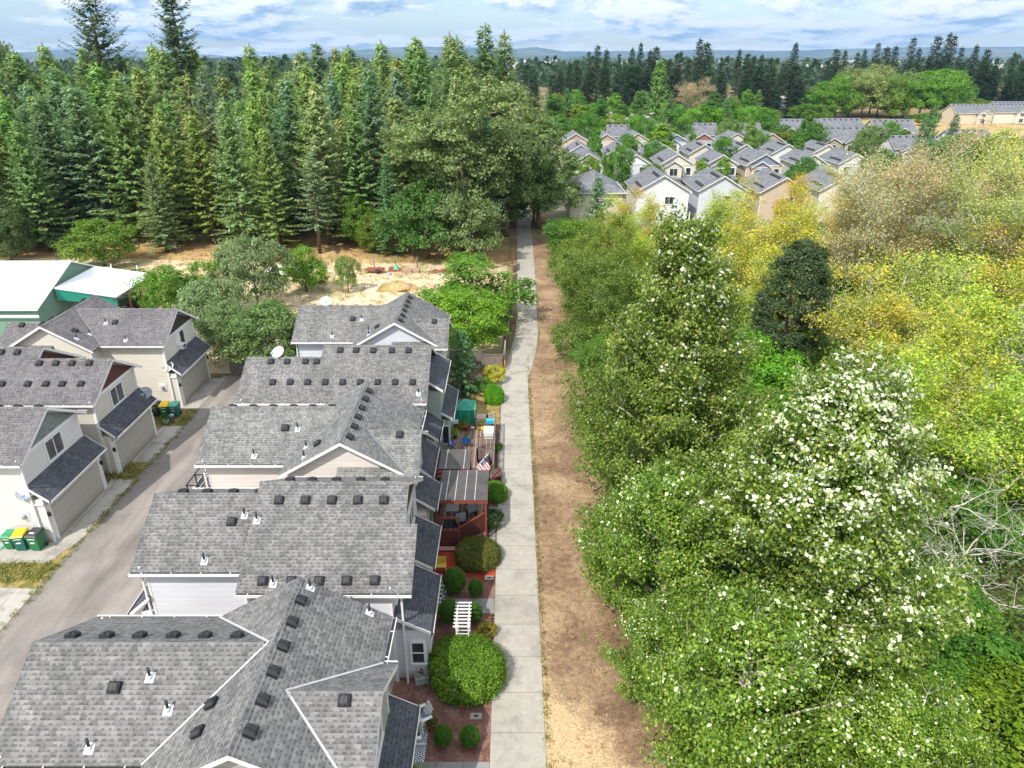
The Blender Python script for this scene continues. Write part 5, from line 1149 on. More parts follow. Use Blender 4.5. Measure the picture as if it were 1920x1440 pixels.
# ------------------------------------------------------------------ trees in and behind the estate
EST = [('tree1', 20.2, 141, .86, 1.42, (.85, 1.25, .55), 'tall green street tree with rounded crown in front of the cream stepped house'),
       ('colm', 18.6, 164, .95, 1.3, (.8, 1.3, .6), 'narrow bright green columnar tree at the left of the estate'),
       ('colm', 35.5, 176, 1.9, 1.35, (1.5, 1.6, .5), 'yellow green pointed tree in the middle of the estate'),
       ('colm', 36.4, 141.5, 1.05, .88, (1.3, 1.5, .45), 'left one of two lime columnar trees on the estate street'),
       ('colm', 40.8, 141.5, 1.05, .92, (1.15, 1.5, .5), 'right one of two lime columnar trees on the estate street'),
       ('colm', 54.5, 172, 1.25, 1.45, (1.3, 1.4, 1.0), 'pale grey green columnar tree standing above the estate roofs'),
       ('tree1', 56.2, 141.0, .92, 1.1, (.55, 1.0, .55), 'dense dark green oval tree on the estate street'),
       ('tree2', 47.4, 138.6, .55, .8, (1.5, 1.2, .4), 'small yellowing tree before the blue gabled house'),
       ('tree2', 13.4, 132, .7, 1.3, (1.25, 1.35, .5), 'yellow green tree beside the oak at the left of the estate'),
       ('spruce', 70.0, 126, 1.6, 2.9, (.7, .95, .9), 'lone dark spruce rising over the pale thicket'),
       ('tree1', 74, 204, 1.1, 1.2, (.6, .9, .5), 'dark green tree left of the double house'), ('tree2', 71, 200, 1.0, 1.0, (1.5, 1.1, .4), 'yellowing tree left of the double house'),
       ('tree1', 92, 208, 1.2, 1.0, (.8, 1.25, .6), 'round green tree before the yellow cream house'), ('tree2', 84, 205, .8, 1.1, (.8, 1.2, .6), 'small green tree before the red windows'),
       ('colm', 121, 232, 1.6, 1.0, (.5, .8, .5), 'dark bush at the near edge of the dry meadow'),
       ('tree1', 58, 232, 2.1, 1.7, (1.2, 1.6, .45), 'large round lime tree behind the estate'), ('tree2', 50, 236, 1.9, 1.7, (.8, 1.3, .6), 'green tree left of the large lime tree'),
       ('tree1', 79, 246, 1.9, 1.5, (1.05, 1.5, .5), 'fresh green round tree behind the estate green'), ('spruce', 50, 262, 3.4, 4.0, (.9, 1.2, .6), 'broad layered green conifer behind the lime trees'),
       ('bare1', 66, 290, 1.4, 1.2, (1.1, .9, 1.0), 'pinkish grey leafless tree below the dark firs'),
       ('tree3', 88, 150, 1.7, 1.5, (.8, 1.0, .8), 'broad green tree at the right beyond the thicket'), ('tree3', 97, 158, 1.8, 1.5, (.9, 1.1, .8), 'second broad green tree at the right beyond the thicket'),
       ('spruce', 92, 168, 1.5, 2.2, (.6, .85, .8), 'dark spruce below the far right terrace, left one'), ('spruce', 101, 172, 1.6, 2.2, (.6, .8, .85), 'dark spruce below the far right terrace, right one'),
       ('tree3', 106, 160, 1.9, 1.5, (.95, 1.1, .8), 'green tree at the right edge below the terrace'), ('yel1', 84, 118, 1.3, 1.35, (.9, 1, 1.6), 'golden tree at the right edge above the thicket')]
for k, x, y, s, sz, c, lb in EST: plant(k, x, y, s, c, 'conifer_tree' if k == 'spruce' else 'street_tree', lb, 'tree', 'trees in and around the estate', sz=sz, rz=rnd.random() * 6)
for i, (x, y, k, hh, c) in enumerate([(12.0, 140, 'tree2', 1.0, (.9, 1.2, .6)), (27.5, 142, 'tree3', .9, (.8, 1.1, .7)), (31.5, 162.5, 'tree1', 1.2, (.8, 1.2, .6)), (24.5, 162, 'colm', 1.0, (1.0, 1.3, .6)), (46.5, 161.5, 'tree2', 1.3, (.7, 1.1, .6)), (62.5, 162, 'colm', 1.1, (.8, 1.2, .6)), (70.5, 141, 'tree1', 1.3, (.7, 1.0, .6)),
        (28.4, 186.5, 'tree1', 1.1, (.9, 1.3, .5)), (20.4, 187, 'colm', 1.1, (.8, 1.2, .6)), (36.6, 187, 'tree2', 1.2, (.7, 1.1, .6)), (45.2, 187.5, 'colm', 1.0, (1.1, 1.3, .6)), (53.2, 187, 'tree1', 1.0, (.7, 1.1, .5)), (61.3, 187, 'tree3', 1.2, (.8, 1.1, .7)), (75.5, 190, 'tree1', 1.5, (.6, 1.0, .5)), (70.5, 180, 'colm', 1.5, (.6, .95, .55)),
        (35.5, 203, 'tree1', 1.5, (.8, 1.2, .5)), (46, 204, 'tree2', 1.5, (.9, 1.3, .5)), (58.5, 203.5, 'tree3', 1.4, (.8, 1.1, .6)), (20, 206, 'tree1', 1.6, (.7, 1.1, .5)), (71, 214, 'tree1', 1.7, (.7, 1.1, .5)), (103.5, 208, 'tree2', 1.3, (.8, 1.2, .6)), (88, 188, 'tree2', 1.0, (.8, 1.2, .6)), (99, 189, 'tree1', 1.2, (.6, 1.0, .5)), (84, 176, 'tree3', 1.5, (.8, 1.0, .7))]):
    rr = 'nearest street' if y < 150 else 'second line of houses' if y < 170 else 'farther street' if y < 195 else 'back line of houses'; ww = 'oaks' if x < 24 else 'columnar trees' if x < 38 else 'blue gabled house' if x < 50 else 'round street tree' if x < 66 else 'dry meadow'
    plant(k, x, y, 1.0 * hh * .8, c, 'garden_tree', f"{['low', 'full', 'slim', 'tall'][i % 4]} green tree, {rr} of the estate, near the {ww}", 'tree', 'garden trees between the estate houses', sz=hh, rz=i)
GS = 'trees among the older suburb roofs'
where = ['beside the oaks', 'left of its middle', 'in its middle', 'right of its middle', 'at its right end']
for i in range(60):
    y = rnd.uniform(226, 330); x = rnd.uniform(14, 34 + (y - 226) * .15 + 55)
    k = rnd.choice(['colm', 'colm', 'tree1', 'tree2', 'spruce', 'colm']); hue, c = rnd.choice([('bright green', (1.0, 1.5, .6)), ('green', (.75, 1.15, .6)), ('dull green', (.7, .95, .7)), ('yellow green', (1.4, 1.45, .5)), ('dark green', (.5, .8, .55))])
    if k == 'spruce': s, sz = 2.0, rnd.uniform(1.8, 2.6)
    elif k == 'colm': s, sz = rnd.uniform(1.5, 2.4), rnd.uniform(1.1, 1.7)
    else: s, sz = rnd.uniform(1.0, 1.5), rnd.uniform(.9, 1.35)
    sh = {'colm': 'narrow', 'tree1': 'round', 'tree2': 'spreading', 'spruce': 'cone shaped'}[k]
    plant(k, x, y, s, jit(c), 'suburban_tree', f"{hue} {sh} tree in the older suburb, {where[min(4, int((x - 14) / 15))]}, {'front' if y < 260 else 'middle' if y < 295 else 'rear'}", 'tree', GS, sz=sz, rz=rnd.random() * 6)
# the dark line of firs
GT = 'dark firs of the tree line'
def firline(x, y, h, wide, lb, kk=None, c=(.24, .32, .29)):
    k = kk or rnd.choice(['far1', 'far2', 'far3', 'far1', 'far2']); plant(k, x, y, h / 30 * wide, jit(c, .16), 'fir_tree', lb, 'fir tree', GT, sz=h / 30, rz=rnd.random() * 6)
def px2x(px, y): return (px - 960) / 1333 * (y * .9085 + 5)
TALL = [(1000, 128, 330), (1068, 118, 350), (1080, 112, 370), (1102, 96, 380), (1118, 84, 385), (1135, 92, 390), (1158, 100, 380), (1182, 90, 385), (1197, 80, 390), (1215, 94, 380), (1226, 88, 385), (1240, 110, 360), (1272, 96, 375), (1288, 110, 370), (1305, 72, 385), (1318, 80, 380), (1348, 106, 380), (1380, 92, 390),
        (1396, 100, 380), (1408, 104, 385), (1422, 102, 380), (1440, 108, 385), (1482, 80, 385), (1560, 92, 420), (1576, 94, 425), (1600, 98, 430), (1612, 92, 420), (1634, 80, 425), (1652, 88, 430), (1668, 86, 425), (1697, 70, 415), (1712, 90, 425), (1742, 68, 420), (1762, 62, 425), (1772, 66, 430), (1790, 88, 420), (1816, 84, 410), (1838, 92, 410), (1860, 108, 420), (1890, 98, 430), (1915, 94, 430)]
for i, (px, ty, y) in enumerate(TALL):
    h = 25 + (106 - ty) * .9085 * (y * .9085) / 1333
    seg = 'left of the estate gap' if px < 1250 else 'in the middle group' if px < 1500 else 'on the right skyline'
    firline(px2x(px, y), y, h, rnd.uniform(.85, 1.15), f"tall dark fir breaking the skyline, number {['one', 'two', 'three', 'four', 'five', 'six', 'seven', 'eight', 'nine', 'ten', 'eleven', 'twelve', 'thirteen', 'fourteen', 'fifteen', 'sixteen', 'seventeen', 'eighteen', 'nineteen', 'twenty'][i % 20]} from the left, {seg}" if i < 20 else f"tall dark fir {seg}, with its tip clear of the trees around it")
for i in range(66):
    y = rnd.uniform(330, 400); px = rnd.uniform(985, 1530)
    h = rnd.uniform(13, 22); firline(px2x(px, y), y, h, rnd.uniform(1.2, 1.7), 'lower dark fir filling the tree line behind the older suburb', 'far3', (.20, .28, .25))
for i in range(30):
    y = rnd.uniform(395, 440); px = rnd.uniform(1540, 1950)
    firline(px2x(px, y), y, rnd.uniform(17, 25), rnd.uniform(1.1, 1.6), 'lower dark fir filling the tree line on the right', None, (.20, .29, .26))
for i in range(16):
    y = rnd.uniform(385, 420); px = rnd.uniform(1800, 1950)
    firline(px2x(px, y), y, rnd.uniform(12, 18), 1.7, 'dark fir massed behind the far right terrace', 'far3', (.20, .32, .27))
for i, (px, y, s, sz, c, k) in enumerate([(1545, 330, 2.2, 2.2, (1.0, 1.4, .6), 'tree1'), (1575, 335, 2.4, 2.6, (1.1, 1.4, .6), 'tree2'), (1600, 345, 2.4, 2.4, (1.0, 1.1, .8), 'tree3'), (1625, 340, 2.6, 2.7, (1.25, 1.25, 1.0), 'tree3'), (1655, 350, 2.5, 2.7, (1.3, 1.2, 1.1), 'tree3'), (1680, 340, 2.4, 2.5, (1.2, 1.3, .7), 'tree2'),
                                  (1705, 345, 2.5, 2.7, (1.0, 1.2, .8), 'tree3'), (1735, 340, 2.8, 2.8, (1.1, 1.5, .6), 'tree1'), (1765, 345, 2.8, 2.9, (1.1, 1.5, .6), 'tree1'), (1790, 355, 2.4, 2.8, (1.0, 1.3, .8), 'tree2'), (1640, 365, 2.6, 3.1, (1.3, 1.2, 1.1), 'tree3'), (1590, 362, 2.4, 2.9, (1.1, 1.1, .9), 'tree3'),
                                  (1540, 315, 1.6, 1.0, (.9, 1.1, .6), 'tree2'), (1510, 322, 1.6, 1.0, (.8, 1.1, .6), 'tree1'), (1835, 335, 2.0, 1.2, (1.2, 1.2, .5), 'tree1'), (1750, 300, 1.4, .7, (.9, 1.2, .5), 'tree1'), (1440, 310, 1.0, .9, (.7, 1.3, .5), 'tree1'), (1400, 285, 2.2, 1.2, (.9, 1.4, .5), 'tree2'), (1335, 280, 2.3, 1.2, (1.1, 1.6, .4), 'tree1')]):
    plant(k, px2x(px, y), y, s, c, 'broadleaf_tree', f"{['round lime', 'spreading green', 'dull olive', 'greyish', 'grey brown', 'yellow flecked', 'mixed green', 'bright green', 'lime topped', 'loose green', 'rear greyish', 'rear olive', 'low hedge like', 'low round', 'golden round', 'low meadow edge', 'small green', 'wide green', 'wide lime'][i]} tree in the broadleaf belt before the right hand firs", 'tree', 'broadleaf trees at the far side of the dry meadow', sz=sz, rz=rnd.random() * 6)
# far woods, town and hills
def far_woods():
    rng = np.random.default_rng(9); P = []
    while len(P) < 5200:
        y = 470 * (14 ** rng.random()); x = rng.uniform(-.85, .85) * y
        band = math.sin(y * .006 + x * .0011 + 1.7) + .6 * math.sin(x * .004 + y * .002) + rng.normal() * .35
        if y < 900 and x < -20: band += 1.0
        if band < .55: continue
        P.append((x, y, rng.uniform(10, 22) * (1 if y > 800 else 1.15)))
    P = np.array(P); k = 16; c = np.repeat(P, k, 0); n = len(c); t = rng.random(n) ** 1.2
    r = (1 - t) * c[:, 2] * .30 * (.5 + rng.random(n)); a = rng.random(n) * 6.283
    pos = np.stack([c[:, 0] + np.cos(a) * r, c[:, 1] + np.sin(a) * r, t * c[:, 2]], 1)
    V, F = leaf_quads(pos, unit(np.stack([np.cos(a), np.sin(a), .8 + 0 * a], 1) + rng.normal(size=(n, 3)) * .3), rng.normal(size=(n, 3)), c[:, 2] * .34 * (.5 + rng.random(n) * .6), .7)
    o = bpy.data.objects.new('far_woods', fast_mesh('far_woods', V, F, F_needle)); col.objects.link(o); tag(o, 'blue green woods stretching over the plain to the hills', 'woods', kind='stuff', color=(.24, .32, .28))
far_woods()
def far_town():
    rng = np.random.default_rng(12); b = MB()
    for i in range(420):
        y = rng.uniform(1500, 4200); x = rng.uniform(-.1, .62) * y * (1 if rng.random() < .8 else -.6); w = rng.uniform(10, 45); h = rng.uniform(4, 10)
        b.box(x, x + w, y, y + 15, 0, h, int(rng.random() < .35))
    b.build('far_town', [MT['trim'], MT['roof_far']], kind='stuff', label='pale specks of a distant town on the plain', category='town')
far_town()
m_hill, nt, N_, L_, b_ = new_mat('hill_forest')
L_.new(ramp(N_, L_, noise(N_, L_, geo_pos(N_), .0016, 7, .6), [(.38, (.028, .05, .025)), (.52, (.06, .085, .04)), (.62, (.17, .15, .08))]), b_.inputs['Base Color']); b_.inputs['Roughness'].default_value = 1
def hills():
    rng = np.random.default_rng(4); prof = [(-400, 104), (0, 100), (150, 92), (300, 100), (400, 104), (470, 106), (560, 101), (640, 97), (770, 88), (840, 90), (900, 92), (960, 95), (1000, 92), (1060, 99), (1150, 97), (1230, 98), (1290, 95), (1380, 95), (1500, 94), (1700, 93), (1920, 91), (2400, 88)]
    def terr(name, Y0, k, amp, seed, ys):
        nx = 260; V = []; F = []; W = 1.15 * Y0
        r = np.random.default_rng(seed); ph = r.random(8) * 6
        for j in range(7):
            v = j / 6; yy = Y0 - 2600 * (1 - v)
            for i in range(nx):
                x = -W + 2 * W * i / (nx - 1); px = 960 + x / (yy * .9085) * 1333
                ty = np.interp(px, [p[0] for p in prof], [p[1] for p in prof]); H_ = (106 - ty + ys) * .9085 * Y0 * .9085 / 1333 * k
                H_ += amp * sum(math.sin(x / s_ + ph[q]) / (q + 1) for q, s_ in enumerate((900, 430, 210, 95, 47)))
                rid = 1 + .10 * math.sin(x / 260 + v * 5) * (1 - v)
                V.append((x, yy, max(-.5, H_ * (v ** 1.5) * rid) if j else -1))
        for j in range(6):
            for i in range(nx - 1): F.append((j * nx + i, j * nx + i + 1, (j + 1) * nx + i + 1, (j + 1) * nx + i))
        # back slope
        n0 = len(V)
        for i in range(nx): V.append((V[6 * nx + i][0], Y0 + 900, -1))
        for i in range(nx - 1): F.append((6 * nx + i, 6 * nx + i + 1, n0 + i + 1, n0 + i))
        me = fast_mesh(name, np.array(V), np.array(F), m_hill); me.polygons.foreach_set('use_smooth', [True] * len(F)); o = bpy.data.objects.new(name, me); col.objects.link(o); tag(o, kind='structure')
    terr('hills', 11500, 1.25, 10, 3, 2.0); terr('hills', 8200, .60, 8, 8, 0)
hills()
# ------------------------------------------------------------------ barn and farm things
M_white = m_plain('white_metal_roof', (.80, .81, .82), .4, .03); M_green = m_siding('barn_green', (.15, .27, .21), step=.3, vert=True); M_teal = m_siding('barn_teal', (.02, .30, .22), step=.3, vert=True)
M_rust = m_plain('red_brown_post', (.26, .085, .05), .7, .2); M_tgreen = m_plain('tractor_green', (.03, .11, .05), .4); M_tyel = m_plain('tractor_yellow', (.55, .42, .05), .4); M_tyre = m_plain('rubber', (.03, .03, .03), .85)
M_dwood = m_plain('weathered_wood', (.16, .135, .115), .9, .3, 5); M_redwood = m_plain('redwood_stain', (.095, .024, .018), .6, .25, 4); M_redbeam = m_plain('redwood_beam', (.22, .045, .032), .6, .2, 4)
M_plast = lambda n, c: m_plain(n, c, .45, .08)
P_green = M_plast('bin_green', (.012, .16, .045)); P_teal = M_plast('bin_teal', (.012, .13, .10)); P_yel = M_plast('lid_yellow', (.85, .56, .01)); P_blk = M_plast('lid_black', (.035, .035, .04)); P_grn2 = M_plast('lid_green', (.03, .26, .12)); P_tl2 = M_plast('lid_teal', (.10, .42, .30)); P_dk = M_plast('bin_dark', (.02, .05, .035))
P_terra = M_plast('terracotta', (.55, .12, .03)); P_blue = M_plast('blue_fabric', (.02, .09, .36)); P_cyan = M_plast('cyan_plastic', (.03, .42, .62)); P_yb = M_plast('yellow_plastic', (.62, .45, .06)); P_lgreen = M_plast('light_green_plastic', (.12, .50, .20)); P_grey = M_plast('grey_plastic', (.34, .37, .40)); P_gcov = M_plast('greenhouse_cover', (.01, .26, .16)); P_gedge = M_plast('greenhouse_seam', (.16, .60, .42))
P_dish = M_plast('dish_grey', (.30, .34, .40)); P_dishw = M_plast('dish_white', (.72, .72, .71)); P_tan = M_plast('tan_board', (.42, .31, .22)); P_red = M_plast('red_paint', (.45, .05, .04))
def barn():
    o = empty('barn', (-72, 63, 0), 'barn with bright white metal roof and green walls at the left edge', 'barn')
    b = MB(); w, d, ze, zr = 27.8, 13.8, 3.6, 6.4
    b.slab([(0, 0, ze), (w, 0, ze), (w, d / 2, zr), (0, d / 2, zr)], .12); b.slab([(0, d / 2, zr), (w, d / 2, zr), (w, d, ze), (0, d, ze)], .12); b.build('roof', M_white, o)
    b = MB(); y0, y1, x1 = .3, d - .3, w - .25
    b.poly([(0, y0, 0), (x1, y0, 0), (x1, y0, ze - .05), (0, y0, ze - .05)]); b.poly([(x1, y1, 0), (0, y1, 0), (0, y1, ze - .05), (x1, y1, ze - .05)])
    b.poly([(x1, y0, 0), (x1, y1, 0), (x1, y1, ze - .05), (x1, d / 2, zr - .16), (x1, y0, ze - .05)]); b.build('wall', M_green, o)
    b = MB(); b.box(0, w, -.06, -.01, ze - .75, ze - .55); b.build('fascia', M_white, o)
    o = empty('lean_to', (-44.2, 66.1, 0), 'white metal roofed open lean to beside the barn, on rust red posts', 'shelter')
    b = MB(); b.slab([(0.02, 0, 4.74), (4.3, 2.6, 3.0), (4.2, 11.1, 3.0), (0.02, 7.5, 4.85)], .10); b.build('roof', M_white, o)
    b = MB(); b.hexa([(0.05, .08, 3.5), (4.25, 2.7, 2.1), (4.25, 2.76, 2.1), (0.05, .14, 3.5), (0.05, .08, 4.6), (4.25, 2.7, 2.87), (4.25, 2.76, 2.87), (.05, .14, 4.6)]); b.build('fascia', M_teal, o)
    for i, (x, y) in enumerate([(4.0, 10.6), (4.0, 8.0), (4.05, 5.4), (4.05, 3.0)]):
        p = MB(); p.box(x - .1, x + .1, y - .1, y + .1, 0, 2.86); p.hexa([(x - .06, y - .6, 2.3 + .5), (x + .06, y - .6, 2.8), (x + .06, y, 2.2), (x - .06, y, 2.2), (x - .06, y - .6, 2.88), (x + .06, y - .6, 2.88), (x + .06, y, 2.4), (x - .06, y, 2.4)]); p.build('post', M_rust, o)
barn()
def wheel(parent, x, y, z, r, w, tyre, rim, name='wheel'):
    b = MB(); prof = [(r * .55, -w / 2), (r * .95, -w / 2), (r, -w * .3), (r, w * .3), (r * .95, w / 2), (r * .55, w / 2)]; b.lathe((0, 0, 0), prof, 18)
    b.v = [(v[2] + x, v[1] + y, v[0] + z) for v in b.v]; o = b.build(name, tyre, parent)
    b = MB(); b.lathe((0, 0, 0), [(.01, -w * .3), (r * .56, -w * .46), (r * .56, w * .46), (.01, w * .3)], 14); b.v = [(v[2] + x, v[1] + y, v[0] + z) for v in b.v]; b.build('rim', rim, o)
def tractor():
    o = empty('tractor', (-41.7, 73.6, 0), 'old green tractor with yellow wheel rims under the lean to', 'tractor', rz=R(-28))
    b = MB(); b.hexa([(-.35, -1.9, .7), (.35, -1.9, .7), (.4, .2, .7), (-.4, .2, .7), (-.3, -1.9, 1.35), (.3, -1.9, 1.35), (.34, .2, 1.5), (-.34, .2, 1.5)]); b.box(-.45, .45, .2, 1.2, .6, 1.05); b.build('body', M_tgreen, o)
    for s in (-1, 1):
        wheel(o, s * .85, .85, .75, .75, .38, M_tyre, M_tyel); wheel(o, s * .7, -1.45, .42, .42, .22, M_tyre, M_tyel)
        f = MB(); f.hexa([(s * .5, .3, 1.35), (s * 1.0, .3, 1.35), (s * 1.0, 1.3, 1.45), (s * .5, 1.3, 1.45), (s * .5, .3, 1.42), (s * 1.0, .3, 1.42), (s * 1.0, 1.3, 1.52), (s * .5, 1.3, 1.52)]); f.build('fender', M_tgreen, o)
    b = MB(); b.box(-.24, .24, .65, 1.1, 1.05, 1.2); b.box(-.24, .24, 1.05, 1.15, 1.2, 1.6); b.build('seat', M_tyre, o)
    b = MB(); b.lathe((0, .25, 1.62), [(.2, 0), (.24, .02), (.2, .04)], 12, cap=False); b.tube([(0, .1, 1.3), (0, .25, 1.64)], .025, 6); b.build('steering_wheel', MT['black'], o)
    b = MB(); b.tube([(.12, -1.0, 1.4), (.12, -1.0, 2.0)], .04, 8); b.build('exhaust', MT['black'], o)
tractor()
def mesh_thing(name, label, cat, mats, fn, loc=(0, 0, 0), group=None, rz=0):
    b = MB(); fn(b); o = b.build(name, mats, None, loc, label=label, category=cat, group=group); o.rotation_euler = (0, 0, rz); return o
# bins
def bin_(x, y, s, body, lid, label, rz=0, g='wheeled bins'):
    o = empty('wheelie_bin', (x, y, .05 if y < 35 else 0.02), label, 'bin', g, rz); o.scale = (s, s, s)
    b = MB(); b.hexa([(-.24, -.28, .06), (.24, -.28, .06), (.24, .24, .06), (-.24, .24, .06), (-.31, -.38, 1.0), (.31, -.38, 1.0), (.31, .36, 1.0), (-.31, .36, 1.0)])
    b.box(-.33, .33, -.40, -.33, .93, 1.0); b.box(-.12, .12, -.36, -.30, .55, .62, 1); b.box(-.2, .2, -.385, -.34, .82, .86, 1); b.build('body', [body, MT['trim']], o)
    b = MB(); b.hexa([(-.33, -.43, 1.0), (.33, -.43, 1.0), (.33, .38, 1.02), (-.33, .38, 1.02), (-.28, -.36, 1.08), (.28, -.36, 1.08), (.28, .34, 1.12), (-.28, .34, 1.12)]); b.tube([(-.3, .42, 1.04), (.3, .42, 1.04)], .03, 6); b.box(-.16, .10, -.2, -.1, 1.085, 1.115, 1); b.build('lid', [lid, MT['trim'] if lid is P_blk else lid], o)
    for s_ in (-1, 1): wheel(o, s_ * .27, .26, .13, .13, .06, M_tyre, MT['black'])
bin_(-27.95, 32.35, .88, P_green, P_grn2, 'small all green bin, leftmost of the three by the pale townhouse'); bin_(-27.25, 32.25, 1.0, P_teal, P_yel, 'teal bin with bright yellow lid by the pale townhouse', .15); bin_(-26.4, 32.25, 1.02, P_green, P_blk, 'green bin with black lid beside the pale townhouse downspout', -.05)
bin_(-27.15, 48.45, 1.0, P_dk, P_blk, 'dark bin with black lid, leftmost of the three by the cream townhouse'); bin_(-26.4, 48.35, 1.0, P_green, P_yel, 'green bin with yellow lid between two others by the cream townhouse', .1); bin_(-25.7, 48.45, .98, P_teal, P_tl2, 'teal bin with pale teal lid by the cream townhouse corner')
def hose(b, cx, cy, z, r0, n, r=.02, mi=0):
    pts = []
    for i in range(n * 14): a = i * 6.283 / 14; rr = r0 * (1 + .12 * math.sin(i * .7)) * (1 - .012 * i / n); pts.append((cx + rr * math.cos(a) * (1 + .15 * math.sin(i * .31)), cy + rr * .75 * math.sin(a), z + .012 * i / 14))
    b.tube(pts, r, 5, mi)
mesh_thing('garden_hose', 'pale coiled hose on the concrete left of the green bin', 'hose', P_gedge, lambda b: hose(b, 0, 0, .07, .32, 4), (-28.75, 32.2, 0))
mesh_thing('garden_hose', 'bright green coiled hose lying on the wooden deck', 'hose', P_lgreen, lambda b: hose(b, 0, 0, .03, .34, 6), (-3.35, 42.1, .47))
mesh_thing('utility_pedestal', 'grey green utility pedestal in the dry grass by the driveway', 'utility box', P_grey, lambda b: b.lathe((0, 0, 0), [(.16, 0), (.16, .5), (.18, .5), (.18, .62), (.02, .68)], 12), (-25.55, 47.45, 0))
def meter(x, y, z, lb):
    o = empty('gas_meter', (x, y, z), lb, 'meter'); b = MB(); b.box(-.28, .28, -.03, 0, -.3, .3); b.build('backplate', MT['trim'], o); b = MB(); b.lathe((0, -.1, -.1), [(.12, 0), (.14, .05), (.14, .2), (.08, .26)], 10); b.build('dial', P_grey, o)
meter(-27.15, 32.9, 1.75, 'small white meter box on the pale townhouse wall above the bins'); meter(-27.1, 50.03, 1.7, 'small white meter box on the cream townhouse wall above the bins')
# satellite dishes
def dish(x, y, z, mat, label, yaw, r=.42, word=False, mast=None):
    o = empty('satellite_dish', (x, y, z), label, 'satellite dish', 'satellite dishes', yaw)
    b = MB(); n = 22; vs = []; fs = []
    M_ = Matrix.Rotation(R(-48), 3, 'X')
    for k, (rr, h) in enumerate([(0, .0), (.35, .02), (.7, .07), (1.0, .14)]):
        for i in range(n): a = i * 6.283 / n; vs.append(M_ @ Vector((rr * r * 1.1 * math.cos(a), -h * r * 2 + 0, rr * r * math.sin(a))) + Vector((0, 0, .55)))
    for k in range(3):
        for i in range(n): fs.append((k * n + i, (k + 1) * n + i, (k + 1) * n + (i + 1) % n, k * n + (i + 1) % n))
    nv = len(vs); vs2 = [v + (M_ @ Vector((0, .02, 0))) for v in vs]; fs2 = [tuple(nv + q for q in reversed(f)) for f in fs]
    b.mesh([tuple(v) for v in vs + vs2], fs + fs2, 0, True); b.build('reflector', mat, o)
    b = MB(); p = M_ @ Vector((0, -r * 1.15, -r * .7)) + Vector((0, 0, .55)); q = M_ @ Vector((0, 0, -r * .95)) + Vector((0, 0, .55)); b.tube([q, p], .018, 5); b.box(p.x - .09, p.x + .09, p.y - .05, p.y + .07, p.z - .05, p.z + .06); b.build('arm', P_grey, o)
    b = MB(); b.tube([(0, .1, .5), (0, .12, 0), (0, .12, -.02)], .03, 6); b.tube([(0, .12, .35), (.3, .45, 0)], .015, 5); b.tube([(0, .12, .35), (-.3, .45, 0)], .015, 5); b.build('mast', MT['black'], o)
    if word:
        cu = bpy.data.curves.new('word', 'FONT'); cu.body = 'DIRECTV'; cu.size = .15; cu.align_x = 'CENTER'; cu.extrude = .002; t = bpy.data.objects.new('tmp_word', cu); col.objects.link(t)
        dg = bpy.context.evaluated_depsgraph_get(); me = bpy.data.meshes.new_from_object(t.evaluated_get(dg)); bpy.data.objects.remove(t)
        me.materials.clear(); me.materials.append(MT['trim']); l = bpy.data.objects.new('lettering', me); col.objects.link(l); l.parent = o
        l.matrix_local = Matrix.Translation(M_ @ Vector((0, -.14 * r * 2 * .35 - .04, r * .42)) + Vector((0, 0, .55))) @ M_.to_4x4() @ Matrix.Rotation(R(90), 4, 'X')
dish(-26.75, 33.0, 2.62, P_dish, 'grey satellite dish on the lower roof corner of the pale townhouse', R(20)); dish(-25.95, 45.4, 2.8, P_dish, 'grey lettered satellite dish on the lower roof of the beige townhouse', R(10), .46, True)
dish(-26.35, 50.2, 2.75, P_dishw, 'white satellite dish on the lower roof of the cream townhouse', R(-25)); dish(-15.35, 43.35, 6.75, P_dishw, 'white satellite dish on the ridge of the sage green townhouse', R(-30)); dish(-14.75, 53.9, 6.8, P_dishw, 'white satellite dish on the ridge of the far grey townhouse', R(15))
